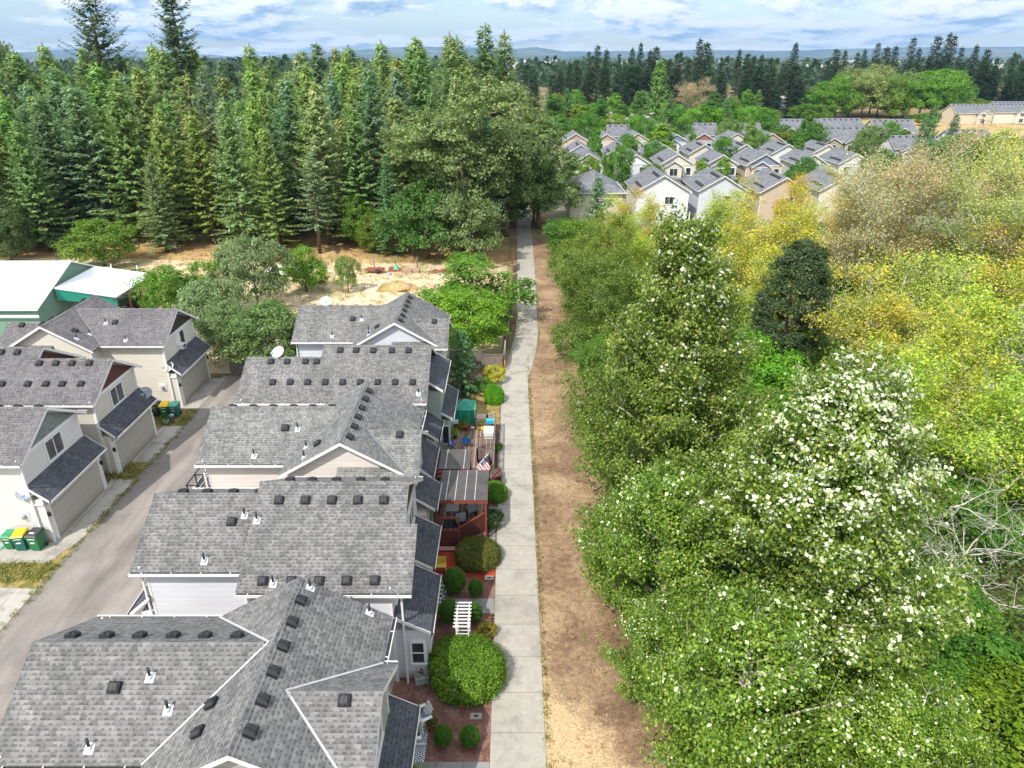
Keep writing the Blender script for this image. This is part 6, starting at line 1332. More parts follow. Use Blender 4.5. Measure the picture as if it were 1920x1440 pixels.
# pickup with ladder rack
def pickup():
    o = empty('pickup_truck', (-18.5, 38.3, 0), 'white pickup with black ladder rack, half hidden behind the peach townhouse', 'pickup truck')
    b = MB(); b.box(-.9, .9, -2.6, 2.6, .45, .95); b.box(-.9, .9, 1.35, 2.55, .95, 1.15); b.hexa([(-.88, -.2, .95), (.88, -.2, .95), (.88, 1.5, .95), (-.88, 1.5, .95), (-.72, 0, 1.62), (.72, 0, 1.62), (.72, .9, 1.62), (-.72, .9, 1.62)])
    b.box(-.9, -.82, -2.6, -.2, .95, 1.2); b.box(.82, .9, -2.6, -.2, .95, 1.2); b.box(-.82, .82, -2.6, -2.5, .95, 1.2); b.build('body', MT['trim'], o)
    b = MB(); b.hexa([(-.7, 1.0, 1.15), (.7, 1.0, 1.15), (.7, 1.45, 1.15), (-.7, 1.45, 1.15), (-.62, .92, 1.56), (.62, .92, 1.56), (.62, .97, 1.56), (-.62, .97, 1.56)]); b.build('windshield', MT['glass'], o)
    b = MB()
    for y in (-2.4, -1.2, -.1): b.box(-.88, .88, y - .03, y + .03, 1.78, 1.84); [b.box(s * .85 - .03, s * .85 + .03, y - .03, y + .03, 1.1, 1.8) for s in (-1, 1)]
    for s in (-1, 1): b.box(s * .85 - .03, s * .85 + .03, -2.5, 1.0, 1.84, 1.9)
    b.box(-.3, -.22, -2.5, .9, 1.84, 1.9); b.box(.1, .18, -2.5, .9, 1.84, 1.9); b.build('ladder_rack', MT['black'], o)
    b = MB(); b.box(-.7, .7, -2.4, -.3, .96, 1.15); b.build('bed_liner', MT['black'], o)
    for s in (-1, 1):
        wheel(o, s * .82, 1.7, .36, .36, .22, M_tyre, P_grey); wheel(o, s * .82, -1.6, .36, .36, .22, M_tyre, P_grey)
        b = MB(); b.box(s * .8 - .1, s * .8 + .1, 2.6, 2.63, .75, .9); b.build('headlight', P_grey, o)
pickup()
# ------------------------------------------------------------------ field clutter
GP = 'posts along the field edge'
for x, y, r, h, lb in [(-29.5, 91.5, .07, 1.5, 'thin wooden post left of the bright green field tree'), (-20.6, 89.6, .16, 1.6, 'thick dark post in the field, widest of the row'), (-17.8, 89.8, .07, 1.5, 'thin post second from the thick one'), (-15.1, 90.0, .07, 1.5, 'thin post behind the green junk heap'), (-12.3, 90.2, .07, 1.5, 'thin post at the right end of the row')]:
    mesh_thing('fence_post', lb, 'post', M_rust if r > .1 else M_dwood, lambda b: b.tube([(0, 0, 0), (0.02, 0, h * .6), (0, 0.02, h)], r, 7), (x, y, 0), GP)
def cart():
    o = empty('junk_trailer', (-17.2, 88.2, 0), 'rusty red trailer frame with a tyre lying in the field', 'trailer'); b = MB(); b.box(-1.4, 1.0, -.5, .5, .35, .45); b.box(-2.4, -1.4, -.05, .05, .35, .43); b.box(-1.2, .8, -.4, .4, .45, .6); b.build('frame', M_rust, o)
    for s in (-1, 1): w = MB(); w.tube([(.2, s * .6 - .08, .3), (.2, s * .6 + .08, .3)], .3, 12); w.build('wheel', M_tyre, o)
cart()
mesh_thing('loose_tyre', 'grey tyre flat on the ground right of the rusty trailer frame', 'tyre', P_grey, lambda b: b.lathe((0, 0, 0), [(.2, 0), (.42, .02), (.44, .14), (.2, .18)], 14), (-15.6, 87.3, 0))
mesh_thing('junk_pile', 'small heap with green and rusty scrap by the field posts', 'scrap heap', [M_rust, P_tl2], lambda b: (b.box(-.9, .9, -.4, .4, 0, .28), b.hexa([(-.3, -.3, .28), (.4, -.3, .28), (.4, .3, .28), (-.3, .3, .28), (-.1, -.1, .85), (.1, -.1, .9), (.1, .1, .9), (-.1, .1, .85)], 1), b.box(-.8, -.3, -.2, .3, .28, .5)), (-14.9, 88.9, 0))
mesh_thing('crate', 'tan wooden crates side by side at the right of the field posts', 'crate', [P_tan, M_rust], lambda b: (b.box(-1.0, .2, -.45, .45, 0, .5), b.box(.28, 1.0, -.45, .45, 0, .5), b.box(-1.0, .2, -.46, -.44, .2, .26, 1), b.box(-1.05, 1.05, -.5, .5, .5, .54)), (-12.6, 88.0, 0)) if False else None
for x, w, lb in ((-13.3, 1.2, 'wider tan wooden crate in the field'), (-12.2, .75, 'narrow tan crate right beside the wider one')):
    mesh_thing('crate', lb, 'crate', [P_tan, M_rust], lambda b: (b.box(-w / 2, w / 2, -.45, .45, 0, .5), b.box(-w / 2 - .02, w / 2 + .02, -.47, .47, .5, .54), b.box(-w / 2 - .01, w / 2 + .01, -.46, -.45, .2, .26, 1)), (x, 88.2, 0))
def old_car():
    o = empty('old_car', (-28.6, 86.6, 0), 'half hidden faded white old car behind the bright green tree', 'car', rz=.1); b = MB(); b.box(-2.1, 2.1, -.8, .8, .35, .85); b.hexa([(-1.2, -.75, .85), (1.0, -.75, .85), (1.0, .75, .85), (-1.2, .75, .85), (-.8, -.6, 1.35), (.6, -.6, 1.35), (.6, .6, 1.35), (-.8, .6, 1.35)]); b.build('body', MT['trim'], o)
    b = MB(); b.hexa([(-1.0, -.77, .9), (.8, -.77, .9), (.8, -.74, .9), (-1.0, -.74, .9), (-.75, -.64, 1.28), (.55, -.64, 1.28), (.55, -.61, 1.28), (-.75, -.61, 1.28)]); b.build('window', MT['glass'], o)
    for x in (-1.35, 1.35):
        for s in (-1, 1): w = MB(); w.tube([(x, s * .82 - .1, .33), (x, s * .82 + .1, .33)], .33, 12); w.build('wheel', M_tyre, o)
old_car()
def flatbed():
    o = empty('flatbed_trailer', (-63.5, 103.5, 0), 'grey flatbed trailer parked under the firs behind the barn', 'trailer', rz=.05); b = MB(); b.box(-2.4, 2.4, -.9, .9, .6, .72); b.box(-3.6, -2.4, -.06, .06, .6, .68); b.build('bed', P_grey, o)
    b = MB(); [b.box(x - .03, x + .03, -.9, -.84, .72, 1.0) for x in (-2.3, -1.1, 0, 1.1, 2.3)]; b.box(-2.4, 2.4, -.92, -.86, 1.0, 1.05); b.build('rail', P_grey, o)
    for x in (.3, 1.1): w = MB(); w.tube([(x, -1.1, .33), (x, -.9, .33)], .33, 12); w.build('wheel', M_tyre, o)
flatbed()
def mound():
    rng = np.random.default_rng(3); b = MB(); n = 22; rings = [(1.9, 0), (1.6, .25), (1.1, .6), (.6, .85), (.05, .95)]; vs = []
    for r_, z in rings:
        for i in range(n): a = i * 6.283 / n; k = 1 + .16 * rng.normal() * (r_ > .2); vs.append((r_ * k * 1.15 * math.cos(a), r_ * k * .85 * math.sin(a), max(0, z + .06 * rng.normal() * (z > 0))))
    fs = [(k * n + i, k * n + (i + 1) % n, (k + 1) * n + (i + 1) % n, (k + 1) * n + i) for k in range(4) for i in range(n)]; b.mesh(vs, fs, 0, True)
    b.build('earth_mound', G_forest, None, (-13.6, 81.2, 0), label='small orange earth mound with dry weeds in the field', category='mound')
mound()
def brush(b):
    rng = np.random.default_rng(8)
    for i in range(90): x, y = rng.normal() * 1.6, rng.normal() * .35; a = rng.normal() * .5; L_ = rng.uniform(.4, 1.1); b.tube([(x, y, rng.uniform(.05, .35)), (x + L_ * math.cos(a), y + L_ * math.sin(a), rng.uniform(.05, .5))], .03, 4, cap=False)
mesh_thing('brush_pile', 'long heap of brown cut branches at the right end of the field', 'brush pile', M_rust, brush, (-8.6, 88.3, 0))
def gate():
    o = empty('farm_gate', (-50.0, 86.5, 0), 'white metal gate rail between two posts behind the round bush', 'gate')
    b = MB(); b.tube([(-2.2, 0, 1.1), (0, 0, 1.15)], .04, 6); b.build('rail', MT['trim'], o)
    for x in (0.1, 3.3): b = MB(); b.tube([(x, 0, 0), (x, 0, 1.6 if x < 1 else 1.4)], .07, 7); b.build('post', MT['trim'], o)
gate()
# ------------------------------------------------------------------ fences
def board_fence(name, pts, h, mat, label, posts=2.4, cap=True, bw=.14):
    o = empty(name, (pts[0][0], pts[0][1], 0), label, 'fence'); B = MB(); Pm = MB(); rg_ = random.Random(2); ox, oy = pts[0]
    for (xa, ya), (xb, yb) in zip(pts[:-1], pts[1:]):
        L_ = math.hypot(xb - xa, yb - ya); ux, uy = (xb - xa) / L_, (yb - ya) / L_; m = Matrix(((ux, -uy, 0), (uy, ux, 0), (0, 0, 1))); k = 0.0
        while k < L_ - .05:
            hh = h + rg_.uniform(-.03, .03); B.obox((xa - ox + ux * (k + bw / 2), ya - oy + uy * (k + bw / 2), hh / 2), (bw / 2 - .006, .012, hh / 2), m); k += bw
        k = 0
        while k <= L_: Pm.obox((xa - ox + ux * k - uy * .06, ya - oy + uy * k + ux * .06, h / 2 + .04), (.05, .045, h / 2 + .04), m); k += posts
        if cap: Pm.obox((xa - ox + ux * L_ / 2, ya - oy + uy * L_ / 2, h + .045), (L_ / 2, .05, .02), m)
    B.build('boards', mat, o); Pm.build('posts_and_rail', mat, o); return o
board_fence('garden_fence', [(-5.4, 57.3), (-2.6, 57.3)], 1.75, M_dwood, 'grey wooden board fence behind the spruce in the last garden'); board_fence('garden_fence', [(-2.5, 57.1), (-.8, 57.1)], 1.45, M_dwood, 'lower grey board fence reaching the path by the yellow shrub')
board_fence('path_fence', [(-.75, 57.6), (-.55, 62), (-.05, 70), (.02, 87)], 1.3, M_dwood, 'weathered fence running along the left side of the path', cap=True)
board_fence('driveway_fence', [(-24.3, 56.3), (-16.8, 56.3)], 1.7, M_dwood, 'dark wooden fence in shade at the head of the alley')
mesh_thing('gate_panel', 'rust red wooden panel beside the path where the shade begins', 'gate', M_redbeam, lambda b: (b.box(-.03, .03, 0, 3.2, .1, 1.9), b.box(-.05, .06, -.06, .06, 0, 2.0), b.box(-.05, .06, 3.1, 3.25, 0, 2.0), b.box(-.04, .05, 1.5, 1.62, .1, 1.9)), (.12, 88, 0))
mesh_thing('marker_post', 'orange utility marker post at the corner by the path kink', 'marker post', [M_plast('marker_orange', (.72, .20, .03)), MT['trim']], lambda b: (b.lathe((0, 0, 0), [(.06, 0), (.06, 1.0), (.03, 1.02)], 8, 0), b.tube([(0, 0, 1.0), (.03, 0, 2.9)], .02, 5, 1)), (-.62, 57.0, 0))
# ------------------------------------------------------------------ garden plants
def shrub(kind, x, y, s, sz, c, label, name='shrub', g='shrubs in the gardens', rz=0): return plant(kind, x, y, s, c, name, label, 'shrub', g, sz=sz, rz=rz)
shrub('mound', -1.95, 23.1, 1.08, .95, (1.15, 1.35, .5), 'largest light green mounded bush spilling over the path edge'); shrub('bushr', -2.95, 24.7, .34, .38, (.95, 1.2, .7), 'small dark bush left of the arbor foot')
shrub('mound', -1.85, 31.3, .80, .62, (1.1, .80, .55), 'olive and reddish mounded bush between red mulch and path'); shrub('mound', -1.0, 37.3, .48, .62, (1.3, 1.75, .55), 'bright green bush beside the metal roofed pergola')
for x, y, s, sz, k, lb in [(-2.95, 28.75, 1.15, 1.12, 'ball_tall', 'biggest clipped ball shrub, by the diamond rug'), (-1.85, 28.5, .74, .72, 'ball_tall', 'small clipped shrub beside the concrete lid'), (-3.05, 26.65, 1.02, .98, 'ball_tall', 'clipped ball shrub left of the white arbor'), (-1.82, 26.6, .76, .9, 'ball_tall', 'tall narrow clipped shrub right of the white arbor'),
                          (-2.75, 19.85, .74, .72, 'ball_tall', 'clipped shrub near the terracotta pot, left of a pair'), (-1.68, 19.8, .78, .72, 'ball_tall', 'clipped shrub right of the pair on bark chips'), (-1.6, 17.5, .8, .6, 'ball', 'clipped shrub cut off by the bottom edge of the photo')]:
    shrub(k, x, y, s, sz, (.62, 1.0, .35), lb, 'clipped_shrub', 'clipped ball shrubs')
shrub('mound', -1.4, 50.8, .50, .85, (1.1, 1.9, .3), 'dense vivid green hedge bush by the path near the lawn patch'); shrub('bushr', -1.5, 54.4, .55, .85, (4.2, 2.6, 1.2), 'yellow leaved shrub beside the low grey fence')
shrub('bushr', -2.4, 53.0, .45, .5, (.9, 1.3, .5), 'green leafy plant between spruce and yellow shrub'); shrub('bushr', -1.2, 25.7, .28, .36, (2.4, 1.3, .5), 'small shrub with yellow orange flowers at the bed corner')
shrub('bushr', -1.0, 43.2, .22, .3, (1.0, 1.1, .6), 'weedy tuft spilling under the deck rail'); shrub('bushr', -1.15, 34.2, .38, .65, (.45, .6, .45), 'dark climbing plant by the stepping stones')
plant('spruce', -4.0, 52.6, .92, (.62, .95, .75), 'spruce_tree', 'bushy dark green spruce in the garden of the sage townhouse', 'spruce', rz=1)
shrub('bushr', -3.7, 16.6, .62, 1.35, (1.7, 1.6, 1.6), 'grey green shrub tips at the bottom edge by the porch'); shrub('bushr', -2.1, 16.2, .3, 1.2, (1.7, 1.6, 1.2), 'thin grey green shrub tip at the bottom edge before the walk')
def blades(b, n, h, sp, seed=1):
    rng = np.random.default_rng(seed)
    for i in range(n): a = rng.random() * 6.283; r = rng.random() * sp; d = Vector((math.cos(a), math.sin(a), 0)); p = d * r * .25; s = Vector((-d.y, d.x, 0)) * .012; t = p + d * r + Vector((0, 0, h * rng.uniform(.5, 1) * (1 - .45 * r / sp))); m = p.lerp(t, .55) + Vector((0, 0, h * .16)); b.poly([p - s, p + s, m + s, m - s]); b.poly([m - s, m + s, t + s * .2, t - s * .2])
o = mesh_thing('grass_clump', 'round tuft of lime green ornamental grass beside the tiled rug', 'grass clump', F_leaf, lambda b: blades(b, 700, .5, .46), (-3.72, 21.15, 0)); o.color = (1.9, 2.3, .5, 1)
# ------------------------------------------------------------------ garden furniture and ornaments
def m_rug(name, kind):
    m, nt, N, L, b = new_mat(name); uv = coords(N, 'UV'); s = 2.6 if kind == 'diamond' else 3.4
    sp = N.new('ShaderNodeSeparateXYZ'); L.new(mapping(N, L, uv, scale=(s, s * .62 if kind == 'diamond' else s, 1)), sp.inputs[0])
    fx = mathn(N, L, 'ABSOLUTE', mathn(N, L, 'SUBTRACT', mathn(N, L, 'FRACT', sp.outputs[0]), .5)); fy = mathn(N, L, 'ABSOLUTE', mathn(N, L, 'SUBTRACT', mathn(N, L, 'FRACT', sp.outputs[1]), .5))
    if kind == 'tile':
        d = mathn(N, L, 'SQRT', mathn(N, L, 'ADD', mathn(N, L, 'MULTIPLY', fx, fx), mathn(N, L, 'MULTIPLY', fy, fy))); v = mathn(N, L, 'FRACT', mathn(N, L, 'MULTIPLY', d, 3.4)); k = mathn(N, L, 'GREATER_THAN', v, .52); dark = (.045, .075, .17)
    else:
        v = mathn(N, L, 'FRACT', mathn(N, L, 'MULTIPLY', mathn(N, L, 'ADD', fx, fy), 2.0 if kind == 'diamond' else 1.0)); k = mathn(N, L, 'GREATER_THAN', v, .55 if kind == 'diamond' else .12); dark = (.03, .03, .035)
        if kind == 'lattice': dark = (.03, .035, .04)
    c = mixc(N, L, k, (.62, .62, .60), dark); L.new(c, b.inputs['Base Color']); b.inputs['Roughness'].default_value = .9; return m
def rug(x0, x1, y0, y1, mat, label, z=.05): mesh_thing('outdoor_rug', label, 'rug', mat, lambda b: b.box(0, x1 - x0, 0, y1 - y0, 0, .012), (x0, y0, z))
rug(-4.5, -3.42, 18.6, 20.9, m_rug('rug_tile', 'tile'), 'blue and white tile patterned rug on the nearest porch', .02); rug(-4.0, -3.36, 27.75, 29.55, m_rug('rug_diamond', 'diamond'), 'black and white diamond patterned rug on the second porch', .04)
rug(-3.95, -2.95, 32.75, 34.4, m_rug('rug_lattice', 'lattice'), 'dark rug with white lattice pattern inside the red deck', .47)
def adirondack(x, y, rz, label):
    o = empty('adirondack_chair', (x, y, .035), label, 'chair', 'white porch chairs', rz)
    b = MB(); [b.hexa([(-.26, -.30 + k * .115, .34 - k * .03), (.26, -.30 + k * .115, .34 - k * .03), (.26, -.20 + k * .115, .32 - k * .03), (-.26, -.20 + k * .115, .32 - k * .03), (-.26, -.30 + k * .115, .365 - k * .03), (.26, -.30 + k * .115, .365 - k * .03), (.26, -.20 + k * .115, .345 - k * .03), (-.26, -.20 + k * .115, .345 - k * .03)]) for k in range(4)]; b.build('seat', MT['trim'], o)
    b = MB(); [b.hexa([(-.25 + k * .1, .16, .22), (-.16 + k * .1, .16, .22), (-.16 + k * .1, .18, .22), (-.25 + k * .1, .18, .22), (-.26 + k * .104, .42, .95 - abs(k - 2) * .05), (-.17 + k * .104, .42, .95 - abs(k - 2) * .05), (-.17 + k * .104, .44, .95 - abs(k - 2) * .05), (-.26 + k * .104, .44, .95 - abs(k - 2) * .05)]) for k in range(5)]; b.build('backrest', MT['trim'], o)
    for s in (-1, 1):
        b = MB(); b.box(s * .34 - .07, s * .34 + .07, -.36, .34, .56, .585); b.build('armrest', MT['trim'], o); b = MB(); b.box(s * .30 - .02, s * .30 + .02, -.34, -.24, 0, .56); b.build('leg', MT['trim'], o); b = MB(); b.hexa([(s * .28 - .02, -.3, .28), (s * .28 + .02, -.3, .28), (s * .28 + .02, .5, 0), (s * .28 - .02, .5, 0), (s * .28 - .02, -.3, .36), (s * .28 + .02, -.3, .36), (s * .28 + .02, .5, .08), (s * .28 - .02, .5, .08)]); b.build('leg', MT['trim'], o)
    b = MB(); b.hexa([(-.17, .05, .3), (.17, .05, .3), (.17, .16, .3), (-.17, .16, .3), (-.17, .16, .58), (.17, .16, .58), (.17, .28, .6), (-.17, .28, .6)]); b.build('cushion', P_dk if y < 20 else P_dish, o)
adirondack(-3.72, 20.75, R(-60), 'white adirondack chair at the far corner of the tiled rug'); adirondack(-3.98, 19.9, R(-75), 'white adirondack chair half under the porch roof, nearer one')
def arbor():
    o = empty('garden_arbor', (-2.22, 24.75, 0), 'white lattice arbor standing between the clipped shrubs', 'arbor')
    for s in (-1, 1):
        for t in (-1, 1): b = MB(); b.box(s * .27 - .025, s * .27 + .025, t * .5 - .025, t * .5 + .025, 0, 2.1); b.build('post', MT['trim'], o)
        b = MB(); b.box(s * .27 - .02, s * .27 + .02, -.8, .8, 2.1, 2.17); b.build('beam', MT['trim'], o)
        b = MB(); [b.box(s * .27 - .012, s * .27 + .012, -.5, .5, .25 + k * .22, .285 + k * .22) for k in range(8)]; [b.box(s * .27 - .01, s * .27 + .01, -.3 + k * .2 - .015, -.3 + k * .2 + .015, .1, 2.05) for k in range(4)]; b.build('lattice', MT['trim'], o)
    b = MB(); [b.box(-.38, .38, -.78 + k * .215 - .02, -.78 + k * .215 + .02, 2.171, 2.23) for k in range(8)]; b.build('slats', MT['trim'], o)
    b = MB(); [b.box(-.25, .25, -.52, -.50, .3 + k * .2, .335 + k * .2) for k in range(8)]; b.build('front_lattice', MT['trim'], o)
arbor()
def lid(x, y, label): mesh_thing('utility_cover', label, 'utility cover', [G_path, MT['black']], lambda b: (b.box(-.24, .24, -.15, .15, 0, .06), b.box(-.09, .09, -.05, .05, .061, .066, 1)), (x, y, .015))
lid(-1.5, 21.1, 'concrete utility cover set in the bark chips'); lid(-1.2, 29.75, 'concrete utility cover at the edge of the red mulch')
mesh_thing('stake_light', 'thin garden stake light with pale globe on the bark bed', 'garden light', [P_tan, MT['black']], lambda b: (b.tube([(0, 0, 0), (0, 0, .8)], .012, 5, 1), b.lathe((0, 0, .78), [(.02, 0), (.075, .04), (.075, .1), (.02, .15)], 10, 0)), (-2.45, 21.7, 0))
mesh_thing('stake_light', 'second smaller dark stake light beside the pale globe one', 'garden light', [P_red, MT['black']], lambda b: (b.tube([(0, 0, 0), (0, 0, .4)], .01, 5, 1), b.lathe((0, 0, .38), [(.015, 0), (.05, .03), (.02, .09)], 8, 0)), (-2.1, 21.3, 0))
def pot(x, y, z, r, h, mat, label, plantc=None, ps=.5, seed=1, ph=None):
    o = empty('plant_pot', (x, y, z), label, 'plant pot', 'pots in the gardens'); b = MB(); b.lathe((0, 0, 0), [(r * .7, 0), (r, h * .9), (r * 1.08, h * .9), (r * 1.08, h), (r * .92, h), (r * .85, h * .8)], 14); b.build('pot', mat, o)
    if plantc:
        rng = np.random.default_rng(seed); n = 260; g = unit(rng.normal(size=(n, 3))) * (rng.random(n) ** .5)[:, None] * r * 1.6 * ps * 2; g[:, 2] = np.abs(g[:, 2]) * (ph or 1)
        V, F = leaf_quads(g + [0, 0, h], unit(rng.normal(size=(n, 3)) + [0, 0, .8]), rng.normal(size=(n, 3)), .09 * (.6 + rng.random(n)), .5); link_part('foliage', fast_mesh('pot_plant', V, F, F_leaf), o, color=plantc)
pot(-3.3, 20.55, 0, .2, .3, P_terra, 'terracotta pot beside the clipped shrubs', (1.0, .7, .9)); pot(-25.85, 47.1, .05, .2, .3, P_dishw, 'white pot with dark plant by the beige garage door', (.4, .6, .4), .8)
pot(-3.95, 45.4, .45, .24, .38, P_terra, 'left orange pot of greens in front of the greenhouse', (1.0, 1.3, .5), .6, 2); pot(-3.38, 45.35, .45, .24, .38, P_terra, 'right orange pot of greens in front of the greenhouse', (1.1, 1.3, .5), .6, 3); pot(-2.85, 45.35, .45, .12, .22, P_dishw, 'small white bucket beside the orange pots')
pot(-3.2, 43.6, .45, .17, .25, P_lgreen, 'light green pot in the middle of the deck', (1.0, 1.2, .6), .5, 4); pot(-4.45, 43.8, .45, .25, .42, P_tan, 'tan urn of plants by the bay window on the deck', (.7, 1.0, .7), .8, 5, 1.6); pot(-4.0, 44.1, .45, .15, .25, P_dk, 'dark pot with yellow green plant on the deck', (2.2, 2.2, .5), .8, 6, 1.5)
def planter_box():
    o = empty('planter_box', (-4.05, 23.3, 0), 'grey raised planter box with flowers below the bay window', 'planter', rz=.25); b = MB(); b.box(-.3, .3, -.55, .55, .0, .35); b.build('box', P_grey, o)
    rng = np.random.default_rng(6); n = 420; g = rng.normal(size=(n, 3)) * [.14, .26, .1] + [0, 0, .45]; V, F = leaf_quads(g, unit(rng.normal(size=(n, 3)) + [0, 0, .6]), rng.normal(size=(n, 3)), .10 * (.5 + rng.random(n)), .5); mi = rng.choice([0, 0, 0, 1, 2], n)
    link_part('flowers', fast_mesh('flowers', V, F, [F_leaf, P_red, MT['trim']], mi), o, color=(.9, 1.0, .7))
planter_box()
pot(-3.55, 24.0, 0, .16, .25, P_terra, 'pot of orange and red flowers by the planter box', (3.0, .6, .5), .9, 9, 1.4)
mesh_thing('bench', 'yellow bench end showing under the lower roof of the white townhouse', 'bench', P_yb, lambda b: (b.box(-.45, .45, -.2, .2, .42, .47), b.box(-.45, -.4, -.18, .18, 0, .42), b.box(.4, .45, -.18, .18, 0, .42), b.box(-.45, .45, .17, .21, .47, .85)), (-3.95, 30.3, 0))
# ------------------------------------------------------------------ deck, pergolas and what stands on them
def m_deck():
    m, nt, N, L, b = new_mat('deck_boards'); p = geo_pos(N); sp = N.new('ShaderNodeSeparateXYZ'); L.new(p, sp.inputs[0]); q = mathn(N, L, 'DIVIDE', sp.outputs[0], .145); fr = mathn(N, L, 'FRACT', q)
    w = N.new('ShaderNodeTexWhiteNoise'); w.noise_dimensions = '1D'; L.new(mathn(N, L, 'FLOOR', q), w.inputs['W']); n = noise(N, L, mapping(N, L, p, scale=(8, .8, 1)), 1, 5, .6)
    c = ramp(N, L, mathn(N, L, 'ADD', mathn(N, L, 'MULTIPLY', w.outputs[0], .6), mathn(N, L, 'MULTIPLY', n, .5)), [(.2, (.13, .075, .055)), (.55, (.24, .15, .11)), (.9, (.36, .26, .21))]); c = mixc(N, L, mathn(N, L, 'LESS_THAN', fr, .12), c, (.03, .02, .018)); L.new(c, b.inputs['Base Color']); b.inputs['Roughness'].default_value = .8; return m
M_deck = m_deck()
def m_corr():
    m, nt, N, L, b = new_mat('corrugated_roof'); p = geo_pos(N); sp = N.new('ShaderNodeSeparateXYZ'); L.new(p, sp.inputs[0]); w = mathn(N, L, 'SINE', mathn(N, L, 'MULTIPLY', sp.outputs[1], 60)); n = noise(N, L, p, 1.3, 6, .65); n2 = noise(N, L, p, 16, 2, .5)
    c = ramp(N, L, n, [(.3, (.060, .050, .048)), (.7, (.12, .105, .10))]); c = mixc(N, L, 1.0, c, ramp(N, L, w, [(0, (.78, .78, .78)), (1, (1.15, 1.15, 1.15))]), 'MULTIPLY'); c = mixc(N, L, ramp(N, L, n2, [(.73, (0, 0, 0)), (.76, (1, 1, 1))]), c, (.45, .43, .38)); L.new(c, b.inputs['Base Color']); b.inputs['Roughness'].default_value = .5; bump(N, L, w, b, .5, .02); return m
M_corr = m_corr()
def deck(x0, x1, y0, y1, z, label, mat, side):
    o = empty('deck', (x0, y0, 0), label, 'deck'); b = MB(); b.box(0, x1 - x0, 0, y1 - y0, z - .06, z); b.build('boards', mat, o); b = MB(); b.box(.03, x1 - x0 - .03, .03, y1 - y0 - .03, 0.02, z - .065); b.build('skirt', side, o)
deck(-4.75, -1.15, 38.9, 46.2, .45, 'weathered brown wooden deck behind the sage townhouse', M_deck, M_dwood); deck(-4.25, -1.5, 32.6, 38.6, .45, 'dark red stained deck under the metal roofed pergolas', M_deck, M_redwood)
def pergola(x0, x1, y0, y1, z, label, seams, left=True):
    o = empty('pergola', (x0, y0, 0), label, 'pergola'); w, d = x1 - x0, y1 - y0; b = MB(); b.box(0, w, 0, d, z, z + .03); b.build('roof', M_corr, o)
    b = MB(); [b.box(s - .015, s + .015, 0.02, d - .02, z + .031, z + .045) for s in seams]; b.build('seams', MT['flash'], o)
    for y in (.05, d - .12):
        b = MB(); b.box(-.25, w + .02, y - .04, y + .04, z - .2, z - .01); b.build('beam', M_redbeam, o)
    for k in range(7): b = MB(); b.box(-.38 if left else 0, w, .25 + k * (d - .5) / 6 - .02, .25 + k * (d - .5) / 6 + .02, z - .1, z - .005); b.build('joist', M_redwood, o)
    for x in (-.05, w - .1):
        for y in (.05, d - .12): b = MB(); b.box(x - .05, x + .05, y - .05, y + .05, 0, z - .2); b.build('post', M_redbeam if y < .1 else M_redwood, o)
pergola(-4.12, -1.36, 33.0, 36.15, 2.7, 'dark red pergola with brown corrugated roof nearest the path', (.45, .95, 1.5, 2.05)); pergola(-4.38, -2.5, 36.2, 38.5, 2.76, 'smaller dark red pergola with brown metal roof beside the wooden deck', (.42, 1.5))
def screen():
    o = empty('deck_screen', (-4.25, 32.5, 0), 'dark red screen wall with open window frame in front of the red deck', 'screen'); b = MB(); b.box(0, 1.35, -.03, .03, 0.02, 1.05); b.build('panel', M_redwood, o)
    b = MB(); b.box(0, .09, -.05, .05, 0, 1.95); b.box(1.26, 1.35, -.05, .05, 0, 1.95); b.box(.09, 1.26, -.05, .05, 1.86, 1.95); b.box(.09, 1.26, -.05, .05, 1.05, 1.13); b.build('frame', M_redbeam, o)
    b = MB(); b.hexa([(1.36, -.03, 0.02), (2.72, .70, 0.02), (2.72, .76, 0.02), (1.36, .03, 0.02), (1.36, -.03, 1.25), (2.72, .70, 1.7), (2.72, .76, 1.7), (1.36, .03, 1.25)]); b.build('side_wall', M_redwood, o)
    b = MB(); b.hexa([(1.36, -.06, 1.25), (2.72, .67, 1.7), (2.72, .79, 1.7), (1.36, .06, 1.25), (1.36, -.06, 1.31), (2.72, .67, 1.76), (2.72, .79, 1.76), (1.36, .06, 1.31)]); b.build('cap_rail', M_redbeam, o)
    b = MB(); [b.box(.1, 1.3, -.55 + k * .17, -.42 + k * .17, .12, .15) for k in range(2)]; b.build('step', P_tan, o)
screen()
def railing(pts, z, label, h=.95, mat=None, nb=.13):
    mat = mat or M_dwood; o = empty('railing', (pts[0][0], pts[0][1], z), label, 'railing', 'railings of the wooden deck'); ox, oy = pts[0]; Bm = MB(); Rm = MB()
    for (xa, ya), (xb, yb) in zip(pts[:-1], pts[1:]):
        L_ = math.hypot(xb - xa, yb - ya); ux, uy = (xb - xa) / L_, (yb - ya) / L_; m = Matrix(((ux, -uy, 0), (uy, ux, 0), (0, 0, 1)))
        for zz in (.08, h): Rm.obox((xa - ox + ux * L_ / 2, ya - oy + uy * L_ / 2, zz), (L_ / 2, .035, .025), m)
        k = nb
        while k < L_ - .05: Bm.obox((xa - ox + ux * k, ya - oy + uy * k, h / 2), (.014, .014, h / 2 - .05), m); k += nb
        for k in (0, L_): Rm.obox((xa - ox + ux * k, ya - oy + uy * k, h / 2), (.045, .045, h / 2 + .06), m)
    Rm.build('rail', mat, o); Bm.build('balusters', mat, o)
railing([(-1.2, 38.95), (-1.2, 46.1)], .45, 'long weathered railing along the path side of the deck'); railing([(-2.3, 42.6), (-1.26, 42.6)], .45, 'short railing with upright balusters above the deck stair'); railing([(-2.3, 42.6), (-2.3, 40.9), (-1.26, 40.9)], .45, 'corner railing around the deck stair opening')
